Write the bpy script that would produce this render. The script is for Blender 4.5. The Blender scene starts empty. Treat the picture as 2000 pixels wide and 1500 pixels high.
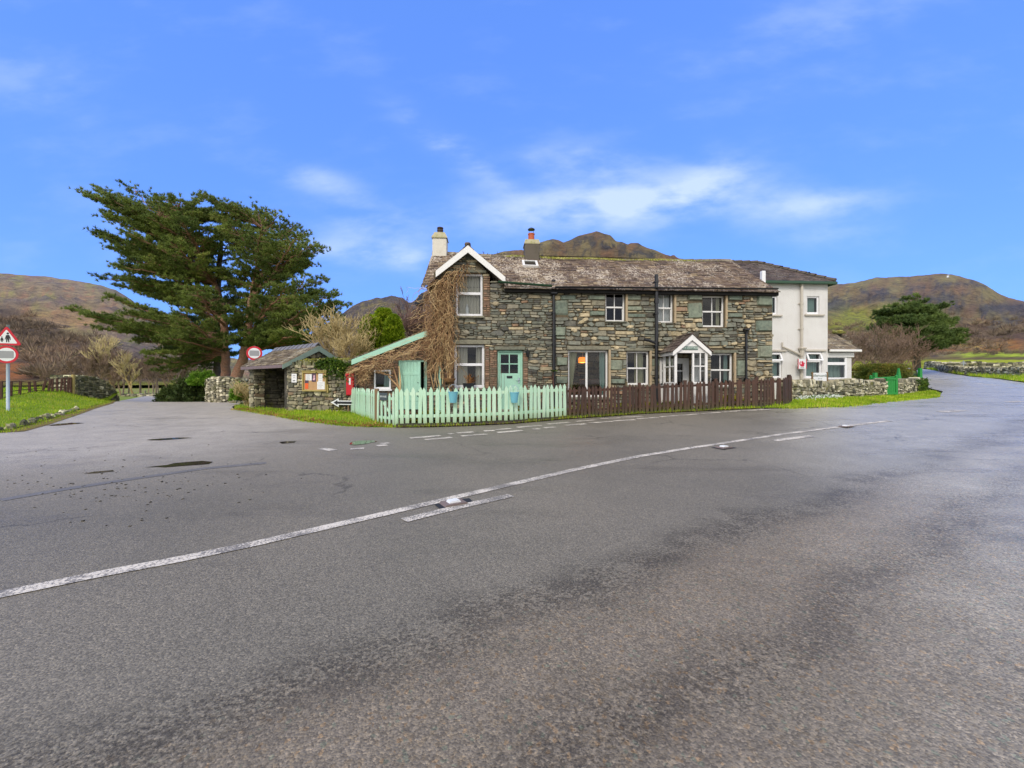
import bpy, bmesh, math, random
import numpy as np
from mathutils import Vector, Matrix, noise as mn
from mathutils.geometry import delaunay_2d_cdt
random.seed(7); rng = np.random.default_rng(7)
S = bpy.context.scene
COL = S.collection
R = math.radians

# ------------------------------------------------------------------ camera, world, sun, exposure
E = 1.25                                    # eye height above the road under the camera
cd = bpy.data.cameras.new('camera'); cam = bpy.data.objects.new('camera', cd); COL.objects.link(cam)
cam.location = (0, 0, E); cam.rotation_euler = (R(90), 0, 0)
cd.sensor_fit = 'HORIZONTAL'; cd.sensor_width = 36; cd.lens = 14.4; cd.clip_start = 0.05; cd.clip_end = 6000
S.camera = cam
S.view_settings.view_transform = 'Standard'; S.view_settings.look = 'None'
S.view_settings.exposure = 0.55; S.view_settings.gamma = 1
SUN_EL, SUN_AZ = 38, 205                    # sun behind the camera, a little to its left (compass from +Y)

class Nodes:
    """small helper around a node tree"""
    def __init__(s, nt):
        s.nt = nt; nt.nodes.clear()
    def n(s, t, ins=None, out=0, **props):
        nd = s.nt.nodes.new('ShaderNode' + t)
        for k, v in props.items(): setattr(nd, k, v)
        for k, v in (ins or {}).items():
            sk = nd.inputs[k]
            if isinstance(v, bpy.types.NodeSocket): s.nt.links.new(v, sk)
            else:
                if sk.type == 'RGBA' and len(v) == 3: v = (*v, 1)
                sk.default_value = v
        return nd.outputs[out] if len(nd.outputs) else None
    def m(s, op, a, b=0.0, c=None, clamp=False):
        d = {0: a, 1: b}
        if c is not None: d[2] = c
        return s.n('Math', d, operation=op, use_clamp=clamp)
    def mix(s, f, a, b, blend='MIX'):
        return s.n('Mix', {0: f, 6: a, 7: b}, out=2, data_type='RGBA', blend_type=blend)
    def ramp(s, f, stops, interp='LINEAR'):
        nd = s.nt.nodes.new('ShaderNodeValToRGB'); cr = nd.color_ramp; cr.interpolation = interp
        while len(cr.elements) < len(stops): cr.elements.new(0.5)
        for e, (p, c) in zip(cr.elements, stops):
            e.position = p; e.color = (*c, 1) if len(c) == 3 else c
        s.nt.links.new(f, nd.inputs[0]); return nd.outputs[0]
    def rng(s, f, a, b, c=0.0, d=1.0):
        return s.n('MapRange', {0: f, 1: a, 2: b, 3: c, 4: d}, clamp=True, interpolation_type='SMOOTHSTEP')
    def noise(s, co, sc, det=4, ro=0.55, out=0):
        return s.n('TexNoise', {'Vector': co, 'Scale': sc, 'Detail': det, 'Roughness': ro}, out=out)
    def bump(s, h, st=0.5, dist=0.02, nrm=None):
        d = {'Height': h, 'Strength': st, 'Distance': dist}
        if nrm is not None: d['Normal'] = nrm
        return s.n('Bump', d)
    def sep(s, v):
        nd = s.nt.nodes.new('ShaderNodeSeparateXYZ'); s.nt.links.new(v, nd.inputs[0]); return nd.outputs
    def vec(s, x, y, z): return s.n('CombineXYZ', {0: x, 1: y, 2: z})
    def scale(s, v, t): return s.n('VectorMath', {0: v, 1: t}, operation='MULTIPLY')

def c(r, g, b):
    f = lambda x: (x / 255 / 12.92) if x / 255 <= .04045 else ((x / 255 + .055) / 1.055) ** 2.4
    return (f(r), f(g), f(b))

W = bpy.data.worlds.new('World'); S.world = W; W.use_nodes = True
k = Nodes(W.node_tree)
d = k.n('TexCoord', out='Generated')
sky = k.n('TexSky', sky_type='NISHITA', sun_disc=False, sun_elevation=R(SUN_EL), sun_rotation=R(SUN_AZ), altitude=0,
          air_density=1.0, dust_density=0.4, ozone_density=3.0)
x, y, z = k.sep(d)
sky = k.n('Gamma', {'Color': sky, 'Gamma': 0.36})               # evens out the tonal range of the clear air
sky = k.mix(1.0, sky, (1.12, 2.16, 5.2), 'MULTIPLY')
yy = k.m('MAXIMUM', y, 0.02)
a = k.m('DIVIDE', x, yy); e = k.m('DIVIDE', z, yy)          # tangent of azimuth and elevation
pl = k.vec(k.m('DIVIDE', x, k.m('ADD', k.m('MAXIMUM', z, 0.0), 0.22)), k.m('DIVIDE', y, k.m('ADD', k.m('MAXIMUM', z, 0.0), 0.22)), 0.0)
n1 = k.noise(k.scale(pl, (1.0, 1.6, 1)), 1.6, 8, .58)
n2 = k.noise(k.scale(k.vec(k.m('ADD', a, k.m('MULTIPLY', e, 1.1)), k.m('SUBTRACT', e, k.m('MULTIPLY', a, .2)), 0.3), (1.0, 2.6, 1)), 3.2, 8, .55)
def wisp(ca, ce, sa, se, rot=0.0):
    da = k.m('SUBTRACT', a, ca); de = k.m('SUBTRACT', e, ce)
    cr, sr = math.cos(rot), math.sin(rot)
    p = k.m('DIVIDE', k.m('ADD', k.m('MULTIPLY', da, cr), k.m('MULTIPLY', de, sr)), sa)
    q = k.m('DIVIDE', k.m('SUBTRACT', k.m('MULTIPLY', de, cr), k.m('MULTIPLY', da, sr)), se)
    r2 = k.m('ADD', k.m('MULTIPLY', p, p), k.m('MULTIPLY', q, q))
    return k.m('POWER', 2.718, k.m('MULTIPLY', r2, -1.0))
def px_wisp(px, py, wx, wy, rot=0.0): return wisp((px - 1000) / 800, (750 - py) / 800, wx / 800, wy / 800, rot)
spots = None
for args, amp in (((1200, 400, 270, 46, 0.08), .8), ((1140, 318, 120, 34, 0.0), .42), ((880, 285, 110, 26, -0.62), .6), ((600, 345, 130, 26, -.3), .36),
                  ((1600, 402, 140, 26, .1), .45), ((790, 500, 130, 30, -.15), .5), ((640, 505, 110, 30, 0), .35), ((1390, 350, 90, 40, .5), .4), ((720, 430, 100, 30, -.1), .4),
                  ((1600, 60, 260, 90, .3), .15), ((80, 170, 200, 60, -.3), .14), ((1650, 460, 130, 30, 0), .2), ((300, 470, 200, 60, 0), .12)):
    w = k.m('MULTIPLY', px_wisp(*args), amp)
    spots = w if spots is None else k.m('ADD', spots, w)
wis = k.m('MULTIPLY', k.m('MULTIPLY', spots, 1.45), k.rng(n2, .34, .68, .06, 1.25))
wis = k.m('MINIMUM', k.m('MULTIPLY', k.m('ADD', wis, k.m('MULTIPLY', k.rng(n2, .48, .8), .14)), .62), .7)
front = k.rng(y, -.05, .12)                                   # clear to the north; the added fill cloud lies behind the camera
hz = k.m('MULTIPLY', k.rng(z, .34, .0), .42)
sky = k.mix(k.m('MULTIPLY', hz, .35), sky, (2.3, 4.7, 8.2))
skyf = k.mix(k.m('MULTIPLY', wis, front), sky, (5.9, 6.9, 8.6))
fill_cloud = k.m('MULTIPLY', k.m('MAXIMUM', k.rng(y, .10, -.25), k.rng(z, .72, .86)), k.rng(n1, .15, .62, .55, 1.0))   # unseen white cloud added behind the camera and overhead as neutral fill light
fill_cloudc = k.mix(k.rng(n1, .35, .75), (6.5, 6.6, 6.9), (14.5, 14.0, 13.2))
skyf = k.mix(fill_cloud, skyf, fill_cloudc)
bg = k.n('Background', {'Color': skyf, 'Strength': 0.095})
k.n('OutputWorld', {'Surface': bg})
W.cycles.sampling_method = 'MANUAL'; W.cycles.sample_map_resolution = 512

ld = bpy.data.lights.new('sun', 'SUN'); sun = bpy.data.objects.new('sun', ld); COL.objects.link(sun)
ld.energy = 1.4; ld.angle = R(14); ld.color = (1, .93, .80)
sd = Vector((math.sin(R(SUN_AZ)) * math.cos(R(SUN_EL)), math.cos(R(SUN_AZ)) * math.cos(R(SUN_EL)), math.sin(R(SUN_EL))))
sun.rotation_euler = sd.to_track_quat('Z', 'Y').to_euler()
S.cycles.max_bounces = 5; S.cycles.transparent_max_bounces = 12; S.cycles.caustics_reflective = False; S.cycles.caustics_refractive = False

# ------------------------------------------------------------------ geometry helpers
def tag(o, label=None, cat=None, group=None, kind=None):
    for kk, vv in (('label', label), ('category', cat), ('group', group), ('kind', kind)):
        if vv: o[kk] = vv
    return o
def empty(name, loc=(0, 0, 0), rz=0.0, label=None, cat=None, group=None, parent=None):
    o = bpy.data.objects.new(name, None); COL.objects.link(o); o.location = loc; o.rotation_euler = (0, 0, rz)
    o.empty_display_size = .2
    if parent: o.parent = parent
    return tag(o, label, cat, group)
class MB:
    """collects faces; build() links them as one mesh object; every face carries a random number 'rnd'"""
    def __init__(s): s.v = []; s.f = []; s.mi = []; s.r = []
    def add(s, vs, fs, m=0, r=None):
        b = len(s.v); s.v.extend(vs); r = random.random() if r is None else r
        for f in fs: s.f.append([b + i for i in f]); s.mi.append(m); s.r.append(r)
        return s
    def box(s, x0, x1, y0, y1, z0, z1, m=0, r=None, M=None, j=0):
        vs = [Vector((x, y, z)) for z in (z0, z1) for y in (y0, y1) for x in (x0, x1)]
        if j: vs = [v + Vector((random.uniform(-j, j), random.uniform(-j, j), random.uniform(-j, j))) for v in vs]
        if M is not None: vs = [M @ v for v in vs]
        return s.add([tuple(v) for v in vs], [(0, 2, 3, 1), (4, 5, 7, 6), (0, 1, 5, 4), (2, 6, 7, 3), (0, 4, 6, 2), (1, 3, 7, 5)], m, r)
    def bbox(s, x0, x1, y0, y1, z0, z1, b=.01, m=0, r=None, M=None):
        """box with bevelled edges along its longest axes"""
        bm = bmesh.new(); bmesh.ops.create_cube(bm, size=1)
        for v in bm.verts: v.co = Vector((x0 + (v.co.x + .5) * (x1 - x0), y0 + (v.co.y + .5) * (y1 - y0), z0 + (v.co.z + .5) * (z1 - z0)))
        b = min(b, .45 * min(x1 - x0, y1 - y0, z1 - z0))
        bmesh.ops.bevel(bm, geom=bm.edges[:], offset=b, segments=1, affect='EDGES', profile=.5)
        bm.verts.index_update()
        vs = [tuple(M @ v.co) if M is not None else tuple(v.co) for v in bm.verts]
        s.add(vs, [[v.index for v in f.verts] for f in bm.faces], m, r); bm.free(); return s
    def prism(s, poly, fn, d0, d1, m=0, r=None):
        """poly of 2-D points extruded between depths d0 and d1; fn(p, q, d) gives the 3-D point"""
        n = len(poly)
        vs = [fn(p, q, d0) for p, q in poly] + [fn(p, q, d1) for p, q in poly]
        fs = [list(range(n))[::-1], list(range(n, 2 * n))] + [(i, (i + 1) % n, n + (i + 1) % n, n + i) for i in range(n)]
        return s.add(vs, fs, m, r)
    def quad(s, a, b, c_, d_, m=0, r=None): return s.add([tuple(a), tuple(b), tuple(c_), tuple(d_)], [(0, 1, 2, 3)], m, r)
    def tube(s, pts, rad, n=6, m=0, r=None, caps=True):
        pts = [Vector(p) for p in pts]; rad = [rad] * len(pts) if isinstance(rad, (int, float)) else list(rad)
        vs = []; L = len(pts)
        for i, p in enumerate(pts):
            t = (pts[min(i + 1, L - 1)] - pts[max(i - 1, 0)])
            t = t.normalized() if t.length > 1e-9 else Vector((0, 0, 1))
            ref = Vector((0, 0, 1)) if abs(t.z) < .9 else Vector((1, 0, 0))
            u = t.cross(ref).normalized(); w = t.cross(u)
            for q in range(n):
                a_ = 2 * math.pi * q / n
                vs.append(tuple(p + (u * math.cos(a_) + w * math.sin(a_)) * rad[i]))
        fs = [(i * n + q, i * n + (q + 1) % n, (i + 1) * n + (q + 1) % n, (i + 1) * n + q) for i in range(L - 1) for q in range(n)]
        if caps and n > 2: fs += [tuple(range(n)), tuple(range((L - 1) * n, L * n))[::-1]]
        return s.add(vs, fs, m, r)
    def lathe(s, prof, n=16, c0=(0, 0, 0), m=0, r=None):
        vs = [(c0[0] + rr * math.cos(2 * math.pi * q / n), c0[1] + rr * math.sin(2 * math.pi * q / n), c0[2] + zz) for rr, zz in prof for q in range(n)]
        L = len(prof)
        fs = [(i * n + q, i * n + (q + 1) % n, (i + 1) * n + (q + 1) % n, (i + 1) * n + q) for i in range(L - 1) for q in range(n)]
        fs += [tuple(range(n))[::-1], tuple(range((L - 1) * n, L * n))]
        return s.add(vs, fs, m, r)
    def build(s, name, mats, parent=None, smooth=False, loc=None, rz=0):
        me = bpy.data.meshes.new(name); me.from_pydata([tuple(v) for v in s.v], [], s.f)
        mats = mats if isinstance(mats, (list, tuple)) else [mats]
        for mm in mats: me.materials.append(mm)
        if len(mats) > 1: me.polygons.foreach_set('material_index', s.mi)
        at = me.attributes.new('rnd', 'FLOAT', 'FACE'); at.data.foreach_set('value', s.r)
        if smooth: me.polygons.foreach_set('use_smooth', [True] * len(s.f))
        me.update()
        o = bpy.data.objects.new(name, me); COL.objects.link(o)
        if parent: o.parent = parent
        if loc: o.location = loc
        if rz: o.rotation_euler = (0, 0, rz)
        return o
def np_mesh(name, V, F, mats, rnd=None, parent=None, smooth=False, col=None):
    """numpy arrays to a mesh; F is (n,3) or (n,4)"""
    me = bpy.data.meshes.new(name); V = np.asarray(V, np.float32); F = np.asarray(F, np.int32); kf = F.shape[1]
    me.vertices.add(len(V)); me.vertices.foreach_set('co', V.ravel())
    me.loops.add(F.size); me.loops.foreach_set('vertex_index', F.ravel())
    me.polygons.add(len(F)); me.polygons.foreach_set('loop_start', np.arange(len(F), dtype=np.int32) * kf)
    me.polygons.foreach_set('loop_total', np.full(len(F), kf, np.int32))
    me.update(calc_edges=True); me.validate()
    for mm in (mats if isinstance(mats, (list, tuple)) else [mats]): me.materials.append(mm)
    if rnd is not None:
        at = me.attributes.new('rnd', 'FLOAT', 'FACE'); at.data.foreach_set('value', np.asarray(rnd, np.float32))
    if col is not None:
        ca = me.color_attributes.new('col', 'FLOAT_COLOR', 'POINT'); ca.data.foreach_set('color', np.c_[col, np.ones(len(col))].astype(np.float32).ravel())
    if smooth: me.polygons.foreach_set('use_smooth', np.ones(len(F), bool))
    o = bpy.data.objects.new(name, me); COL.objects.link(o)
    if parent: o.parent = parent
    return o
def text_into(mb, txt, fn, size, m, bold=0.0):
    """flat lettering: glyph outlines filled as faces; fn(x, y) gives the 3-D point, centred on 0,0"""
    cu = bpy.data.curves.new('lettering', 'FONT'); cu.body = txt; cu.size = size; cu.align_x = 'CENTER'; cu.align_y = 'CENTER'; cu.resolution_u = 3
    cu.offset = bold
    o = bpy.data.objects.new('lettering', cu); COL.objects.link(o)
    dg = bpy.context.evaluated_depsgraph_get(); ev = o.evaluated_get(dg); me = ev.to_mesh()
    mb.add([fn(v.co.x, v.co.y) for v in me.vertices], [list(p.vertices) for p in me.polygons], m, .5)
    ev.to_mesh_clear(); bpy.data.objects.remove(o); bpy.data.curves.remove(cu)
def copy_tree(o, parent=None):
    q = o.copy(); COL.objects.link(q)
    if parent: q.parent = parent
    for ch in list(o.children): copy_tree(ch, q)
    return q

# ------------------------------------------------------------------ lie of the land (heights relative to the eye)
CP = [(0, 0, -1.25), (-3, 2.4, -1.25), (0, 5, -1.22), (4, 3, -1.2), (5.4, 8.4, -1.08), (9.3, 9.8, -.92), (14, 10, -.86), (-3, 10.7, -1.12), (-.5, 12.2, -1.06), (1.8, 12.8, -1.02), (5, 13, -.9),
      (8.7, 13.2, -.73), (10.2, 15, -.68), (-8.2, 15.2, -1.05), (-11, 17.3, -1.05), (-5, 14.4, -1.05), (4, 16, -.95), (14, 17, -.68), (18.8, 20.2, -.66), (20.5, 17, -.70), (24, 23.4, -.5), (28.6, 28, -.36),
      (39, 32, -.25), (44.6, 39, .05), (50, 40, .1), (53.5, 43, .62), (49, 45, .36), (53.6, 52, .98), (63, 60, 1.65), (75, 75, 2.7), (68, 62, 1.9), (90, 70, 2.4), (90, 92, 3.6), (40, 44, .6), (30, 36, .0), (30, 60, 1.0), (60, 90, 3.0),
      (-13, 10.5, -1.22), (-20, 18, -1.14), (-25.5, 26, -1.1), (-17, 26.5, -1.1), (-14.2, 21, -1.07), (-22, 31, -1.42), (-28, 31, -1.45), (-32, 45, -1.5), (-20, 38, -1.4), (-40, 60, -1.6), (-24, 20, -1.0), (-32, 28, -1.05), (-50, 45, -1.1),
      (-60, 20, -1.3), (-30, 0, -1.35), (30, 0, -1.0), (0, -15, -1.3), (-60, -15, -1.5), (60, -15, -.9), (70, 15, -.5), (0, 30, -.8), (-10, 28, -1.05), (15, 30, -.4), (0, 60, -.5), (0, 100, 1), (-60, 100, -1.5), (100, 110, 4.5), (-100, 60, -1.4), (110, 40, 2)]
CPa = np.array(CP, float)
def _phi(r): return np.sqrt(r * r + 9.0)
_A = np.zeros((len(CP) + 3,) * 2); _d = np.hypot(CPa[:, None, 0] - CPa[None, :, 0], CPa[:, None, 1] - CPa[None, :, 1])
_n = len(CP); _A[:_n, :_n] = _phi(_d) - np.eye(_n) * .02; _A[:_n, _n] = 1; _A[:_n, _n + 1] = CPa[:, 0]; _A[:_n, _n + 2] = CPa[:, 1]; _A[_n:, :_n] = _A[:_n, _n:].T
_w = np.linalg.solve(_A, np.r_[CPa[:, 2], 0, 0, 0])
def G(X, Y):
    """world height of the ground"""
    X = np.asarray(X, float); Y = np.asarray(Y, float); sh = X.shape; X = X.ravel(); Y = Y.ravel()
    out = np.empty(len(X))
    for i in range(0, len(X), 20000):
        xx, yy_ = X[i:i + 20000], Y[i:i + 20000]
        out[i:i + 20000] = _phi(np.hypot(xx[:, None] - CPa[None, :, 0], yy_[:, None] - CPa[None, :, 1])) @ _w[:_n] + _w[_n] + _w[_n + 1] * xx + _w[_n + 2] * yy_
    r = np.hypot(X, Y); t = np.clip((r - 110) / 80, 0, 1); t = t * t * (3 - 2 * t)
    out = out * (1 - t) + np.clip(out, -2.5, 4) * t
    return (out + E).reshape(sh)
def g1(x, y): return float(G(np.array([x]), np.array([y]))[0])
_T = np.geomspace(.6, 160, 3000)
def ground_at(px, py):
    """point of the ground seen at a pixel of the 2000 x 1500 photograph"""
    X = (px - 1000) / 800 * _T; f = (E - G(X, _T)) - (py - 750) / 800 * _T
    i = np.nonzero((f[:-1] > 0) != (f[1:] > 0))[0]
    i = i[0] if len(i) else int(np.argmin(np.abs(f)))
    return ((px - 1000) / 800 * _T[i], _T[i])
def P3(px, py, Y): return Vector(((px - 1000) / 800 * Y, Y, E + (750 - py) / 800 * Y))
def inside(poly, X, Y):
    res = np.zeros(X.shape, bool); n = len(poly)
    for i in range(n):
        (x0, y0), (x1, y1) = poly[i], poly[(i + 1) % n]
        cnd = ((y0 > Y) != (y1 > Y))
        with np.errstate(divide='ignore', invalid='ignore'): res ^= cnd & (X < (x1 - x0) * (Y - y0) / (y1 - y0 + 1e-12) + x0)
    return res
def edge_dist(line, X, Y, closed=False):
    best = np.full(X.shape, 1e9); n = len(line)
    for i in range(n if closed else n - 1):
        (x0, y0), (x1, y1) = line[i], line[(i + 1) % n]; dx, dy = x1 - x0, y1 - y0; L = dx * dx + dy * dy + 1e-12
        t = np.clip(((X - x0) * dx + (Y - y0) * dy) / L, 0, 1)
        best = np.minimum(best, np.hypot(X - x0 - t * dx, Y - y0 - t * dy))
    return best
def densify(line, step, closed=False):
    out = []; n = len(line)
    for i in range(n if closed else n - 1):
        a_, b_ = line[i], line[(i + 1) % n]; L = math.hypot(b_[0] - a_[0], b_[1] - a_[1]); m_ = max(1, int(L / step))
        out += [(a_[0] + (b_[0] - a_[0]) * q / m_, a_[1] + (b_[1] - a_[1]) * q / m_) for q in range(m_)]
    return out if closed else out + [line[-1]]
def sheet(name, poly, zf, mat_, pts, parent=None, step=1.0, ):
    """triangulated sheet inside a polygon, with interior points pts"""
    b = densify(poly, step, True); pts = np.asarray(pts)
    if len(pts):
        ok = inside(poly, pts[:, 0], pts[:, 1]) & (edge_dist(poly, pts[:, 0], pts[:, 1], True) > .12); pts = pts[ok]
    vs = [Vector(p) for p in b] + [Vector((float(p[0]), float(p[1]))) for p in pts]
    r_ = delaunay_2d_cdt(vs, [], [list(range(len(b)))], 1, 1e-5)
    V = np.array([(v.x, v.y) for v in r_[0]]); F = np.array([f for f in r_[2]], np.int32)
    a_ = V[F]; cr = (a_[:, 1, 0] - a_[:, 0, 0]) * (a_[:, 2, 1] - a_[:, 0, 1]) - (a_[:, 1, 1] - a_[:, 0, 1]) * (a_[:, 2, 0] - a_[:, 0, 0])
    F[cr < 0] = F[cr < 0][:, ::-1]
    return np_mesh(name, np.c_[V, zf(V[:, 0], V[:, 1])], F, mat_, smooth=True, parent=parent)

# ------------------------------------------------------------------ materials
def material(name):
    m = bpy.data.materials.new(name); m.use_nodes = True; return m, Nodes(m.node_tree)
def finish(k, base, rough=.7, nrm=None, spec=.5, metal=0.0, **extra):
    ins = {'Base Color': base, 'Roughness': rough, 'Specular IOR Level': spec, 'Metallic': metal, **extra}
    if nrm is not None: ins['Normal'] = nrm
    k.n('OutputMaterial', {'Surface': k.n('BsdfPrincipled', ins)})
def co(k): return k.n('TexCoord', out='Object')
def rnd(k): return k.n('Attribute', out='Fac', attribute_name='rnd')

def stone_mat(name, stops, moss=.0, mossc=(60, 66, 22), lich=.25, interp='CONSTANT', bs=.55):
    m, k = material(name); p = co(k); r = rnd(k)
    col = k.ramp(r, stops, interp)
    n = k.noise(p, 9, 6, .65); n2 = k.noise(p, 34, 5, .65); n0 = k.noise(p, 3.6, 5, .65); n4 = k.noise(p, 17, 5, .7)
    col = k.mix(k.m('MULTIPLY', k.rng(n0, .4, .7), .4), col, c(86, 83, 76)); col = k.mix(k.m('MULTIPLY', k.rng(n4, .55, .72), .5), col, c(60, 60, 54))
    col = k.mix(1.0, col, k.ramp(n, [(.25, (1.25, 1.2, 1.15)), (.5, (2.25, 2.2, 2.05)), (.75, (3.2, 3.05, 2.75))]), 'MULTIPLY')
    col = k.mix(k.m('MULTIPLY', k.rng(n2, .58, .70), lich), col, c(198, 190, 168))
    if moss: col = k.mix(k.m('MULTIPLY', k.rng(k.noise(p, 2.2, 6, .7), .62 - moss * .25, .72 - moss * .12), .85), col, k.mix(n2, c(*mossc), c(110, 110, 40)))
    h = k.m('ADD', k.m('MULTIPLY', n, .6), k.m('MULTIPLY', n2, .4))
    finish(k, col, .82, k.bump(h, bs, .02), .18); return m
ST_GREY = [(0, c(66, 68, 64)), (.16, c(82, 85, 79)), (.32, c(94, 93, 84)), (.46, c(72, 73, 72)), (.56, c(100, 97, 88)), (.68, c(84, 87, 82)), (.78, c(56, 56, 55)), (.86, c(114, 106, 90)), (.94, c(132, 122, 102)), (.98, c(104, 84, 70))]
ST_WARM = [(0, c(82, 84, 79)), (.14, c(98, 95, 85)), (.3, c(86, 90, 85)), (.44, c(110, 104, 90)), (.56, c(68, 68, 65)), (.66, c(118, 109, 90)), (.76, c(92, 94, 88)), (.85, c(134, 124, 104)), (.92, c(58, 57, 54)), (.975, c(108, 88, 74))]
M_rub1 = stone_mat('rubble_slate', ST_GREY, lich=.3); M_rub2 = stone_mat('rubble_warm', ST_WARM, lich=.3)
M_brick = stone_mat('worn_brick', [(0, c(88, 70, 60)), (.3, c(98, 76, 64)), (.55, c(80, 68, 60)), (.8, c(106, 86, 72))], lich=.15)
M_green = stone_mat('green_slate_slab', [(0, c(86, 94, 86)), (.35, c(76, 85, 79)), (.7, c(92, 98, 89))], lich=.25, bs=.4)
M_sill = stone_mat('slate_sill', [(0, c(88, 87, 78)), (.5, c(78, 80, 73))], lich=.2, bs=.5)
M_dry = stone_mat('dry_stone', [(0, c(88, 86, 75)), (.2, c(120, 116, 101)), (.4, c(58, 58, 51)), (.55, c(142, 138, 123)), (.7, c(96, 93, 80)), (.85, c(160, 156, 142)), (.94, c(46, 46, 40))], moss=.4, lich=.5)
M_drymoss = stone_mat('mossy_dry_stone', [(0, c(84, 84, 66)), (.25, c(66, 68, 52)), (.5, c(104, 102, 80)), (.75, c(48, 50, 38)), (.92, c(150, 148, 126))], moss=.5, lich=.35)
M_shel = stone_mat('shelter_stone', [(0, c(80, 79, 68)), (.2, c(104, 99, 84)), (.4, c(62, 63, 57)), (.55, c(122, 117, 100)), (.7, c(88, 84, 74)), (.85, c(92, 79, 66)), (.93, c(150, 146, 128))], moss=.4, lich=.35)
M_core = stone_mat('wall_core', [(0, c(44, 42, 38))], lich=.1); M_mortar = stone_mat('mortar', [(0, c(66, 59, 48))], lich=.15)

def slate_mat(name, stops, lich=.5, lc=(196, 188, 170), moss=.15):
    m, k = material(name); p = k.scale(co(k), (1, .5, .5)); r = rnd(k)
    col = k.ramp(r, stops, 'LINEAR')
    n = k.noise(p, 1.1, 5, .6); n2 = k.noise(p, 17, 5, .75); n3 = k.noise(p, 7, 5, .6)
    col = k.mix(1.0, col, k.ramp(n3, [(.3, (.6, .6, .6)), (.6, (1.1, 1.08, 1.05))]), 'MULTIPLY')
    f = k.m('MULTIPLY', k.rng(k.m('ADD', n2, k.m('MULTIPLY', k.m('SUBTRACT', n, .5), .7)), .52, .64), lich)
    col = k.mix(f, col, c(*lc))
    col = k.mix(k.m('MULTIPLY', k.rng(k.noise(p, 3.1, 5, .7), .62, .74), moss), col, c(104, 104, 42))
    finish(k, col, .7, k.bump(n2, .5, .01), .15); return m
M_slate = slate_mat('lichen_slate', [(0, c(82, 69, 62)), (.3, c(112, 95, 84)), (.6, c(136, 118, 98)), (.85, c(98, 84, 78)), (1, c(160, 142, 116))], .85, (206, 194, 178), moss=.3)
M_slate2 = slate_mat('dark_slate', [(0, c(72, 62, 60)), (.5, c(92, 80, 76)), (1, c(108, 94, 86))], .25)
M_slate3 = slate_mat('grey_slate', [(0, c(98, 88, 76)), (.4, c(130, 116, 98)), (.7, c(108, 100, 90)), (1, c(156, 142, 116))], .6, moss=.4)

def paint(name, col, rough=.45, grime=.25, gc=(70, 66, 50), spec=.5, bs=.15, gs=3.0):
    m, k = material(name); p = co(k)
    n = k.noise(p, gs, 6, .65); n2 = k.noise(p, 40, 3, .6)
    b = k.mix(k.m('MULTIPLY', k.rng(n, .45, .75), grime), c(*col), c(*gc))
    b = k.mix(1.0, b, k.ramp(n2, [(.3, (.9, .9, .9)), (.7, (1.06, 1.06, 1.06))]), 'MULTIPLY')
    finish(k, b, rough, k.bump(n2, bs, .004), spec); return m
M_white = paint('white_paint', (232, 230, 228), .4, .10, (150, 145, 130))
M_upvc = paint('white_plastic', (236, 235, 238), .3, .05, (170, 168, 160))
M_black = paint('black_iron', (24, 25, 30), .35, .2, (50, 48, 44)); M_dark = paint('dark_void', (20, 18, 17), .9, .1)
M_mint = paint('mint_green_paint', (160, 206, 184), .5, .25, (140, 172, 142)); m, k = material('pale_mint_picket'); p = co(k); oi = k.n('ObjectInfo', out='Random'); n = k.noise(k.scale(p, (5, 5, 1)), 5, 6, .65); n2 = k.noise(k.scale(p, (9, 9, 1)), 14, 4, .7)
b = k.mix(oi, c(182, 220, 190), c(200, 228, 202)); b = k.mix(k.m('MULTIPLY', k.rng(n, .45, .75), .45), b, c(150, 180, 126)); b = k.mix(k.m('MULTIPLY', k.rng(k.m('ADD', k.sep(p)[2], k.m('MULTIPLY', n, .25)), .42, .10), .6), b, c(134, 150, 104)); b = k.mix(k.m('MULTIPLY', k.rng(n2, .6, .7), .35), b, c(120, 128, 106))
finish(k, b, .65, k.bump(n2, .4, .004), .3); M_mint2 = m
M_gutter = paint('dark_green_paint', (40, 74, 52), .4, .2); M_bargeg = paint('sage_green_paint', (134, 154, 142), .6, .5, (104, 112, 96))
M_red = paint('postbox_red', (196, 20, 38), .3, .15, (120, 16, 26)); M_navy = paint('navy_paint', (28, 28, 44), .4, .2, (60, 60, 70))
M_postbr = paint('weathered_post', (128, 104, 76), .8, .4, (96, 84, 60)); M_grey = paint('galvanised_grey', (168, 182, 194), .4, .2, (130, 140, 140))
M_grn = paint('bright_green_paint', (34, 138, 56), .45, .25, (20, 84, 40)); M_buck = paint('blue_bucket', (112, 180, 196), .45, .1)
M_pot = paint('terracotta', (184, 92, 56), .7, .2, (130, 70, 50)); M_chwhite = paint('chimney_white', (214, 208, 196), .75, .35, (150, 140, 118), gs=5)
M_chgrey = paint('chimney_render', (96, 88, 78), .85, .5, (70, 66, 50)); M_capst = paint('chimney_cap', (176, 168, 138), .85, .75, (132, 134, 50), gs=6)
M_cream = paint('cream_stone_surround', (176, 156, 126), .7, .3, (140, 124, 98)); M_tar = paint('grey_fascia', (196, 188, 176), .6, .35, (150, 138, 118))
M_signred = paint('sign_red', (200, 26, 48), .35, .05); M_signwhite = paint('sign_white', (226, 228, 230), .35, .06, (180, 180, 178)); M_signgrey = paint('sign_grey_panel', (152, 152, 156), .45, .05)
M_ink = paint('black_lettering', (24, 26, 32), .5, .05); M_slatesign = paint('slate_sign', (70, 78, 78), .55, .15); M_greensign = paint('green_name_plate', (86, 116, 104), .5, .15)
M_signtxt = paint('pale_lettering', (214, 220, 212), .5, .05); M_squir = paint('squirrel_red', (200, 24, 62), .5, .05)
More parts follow.
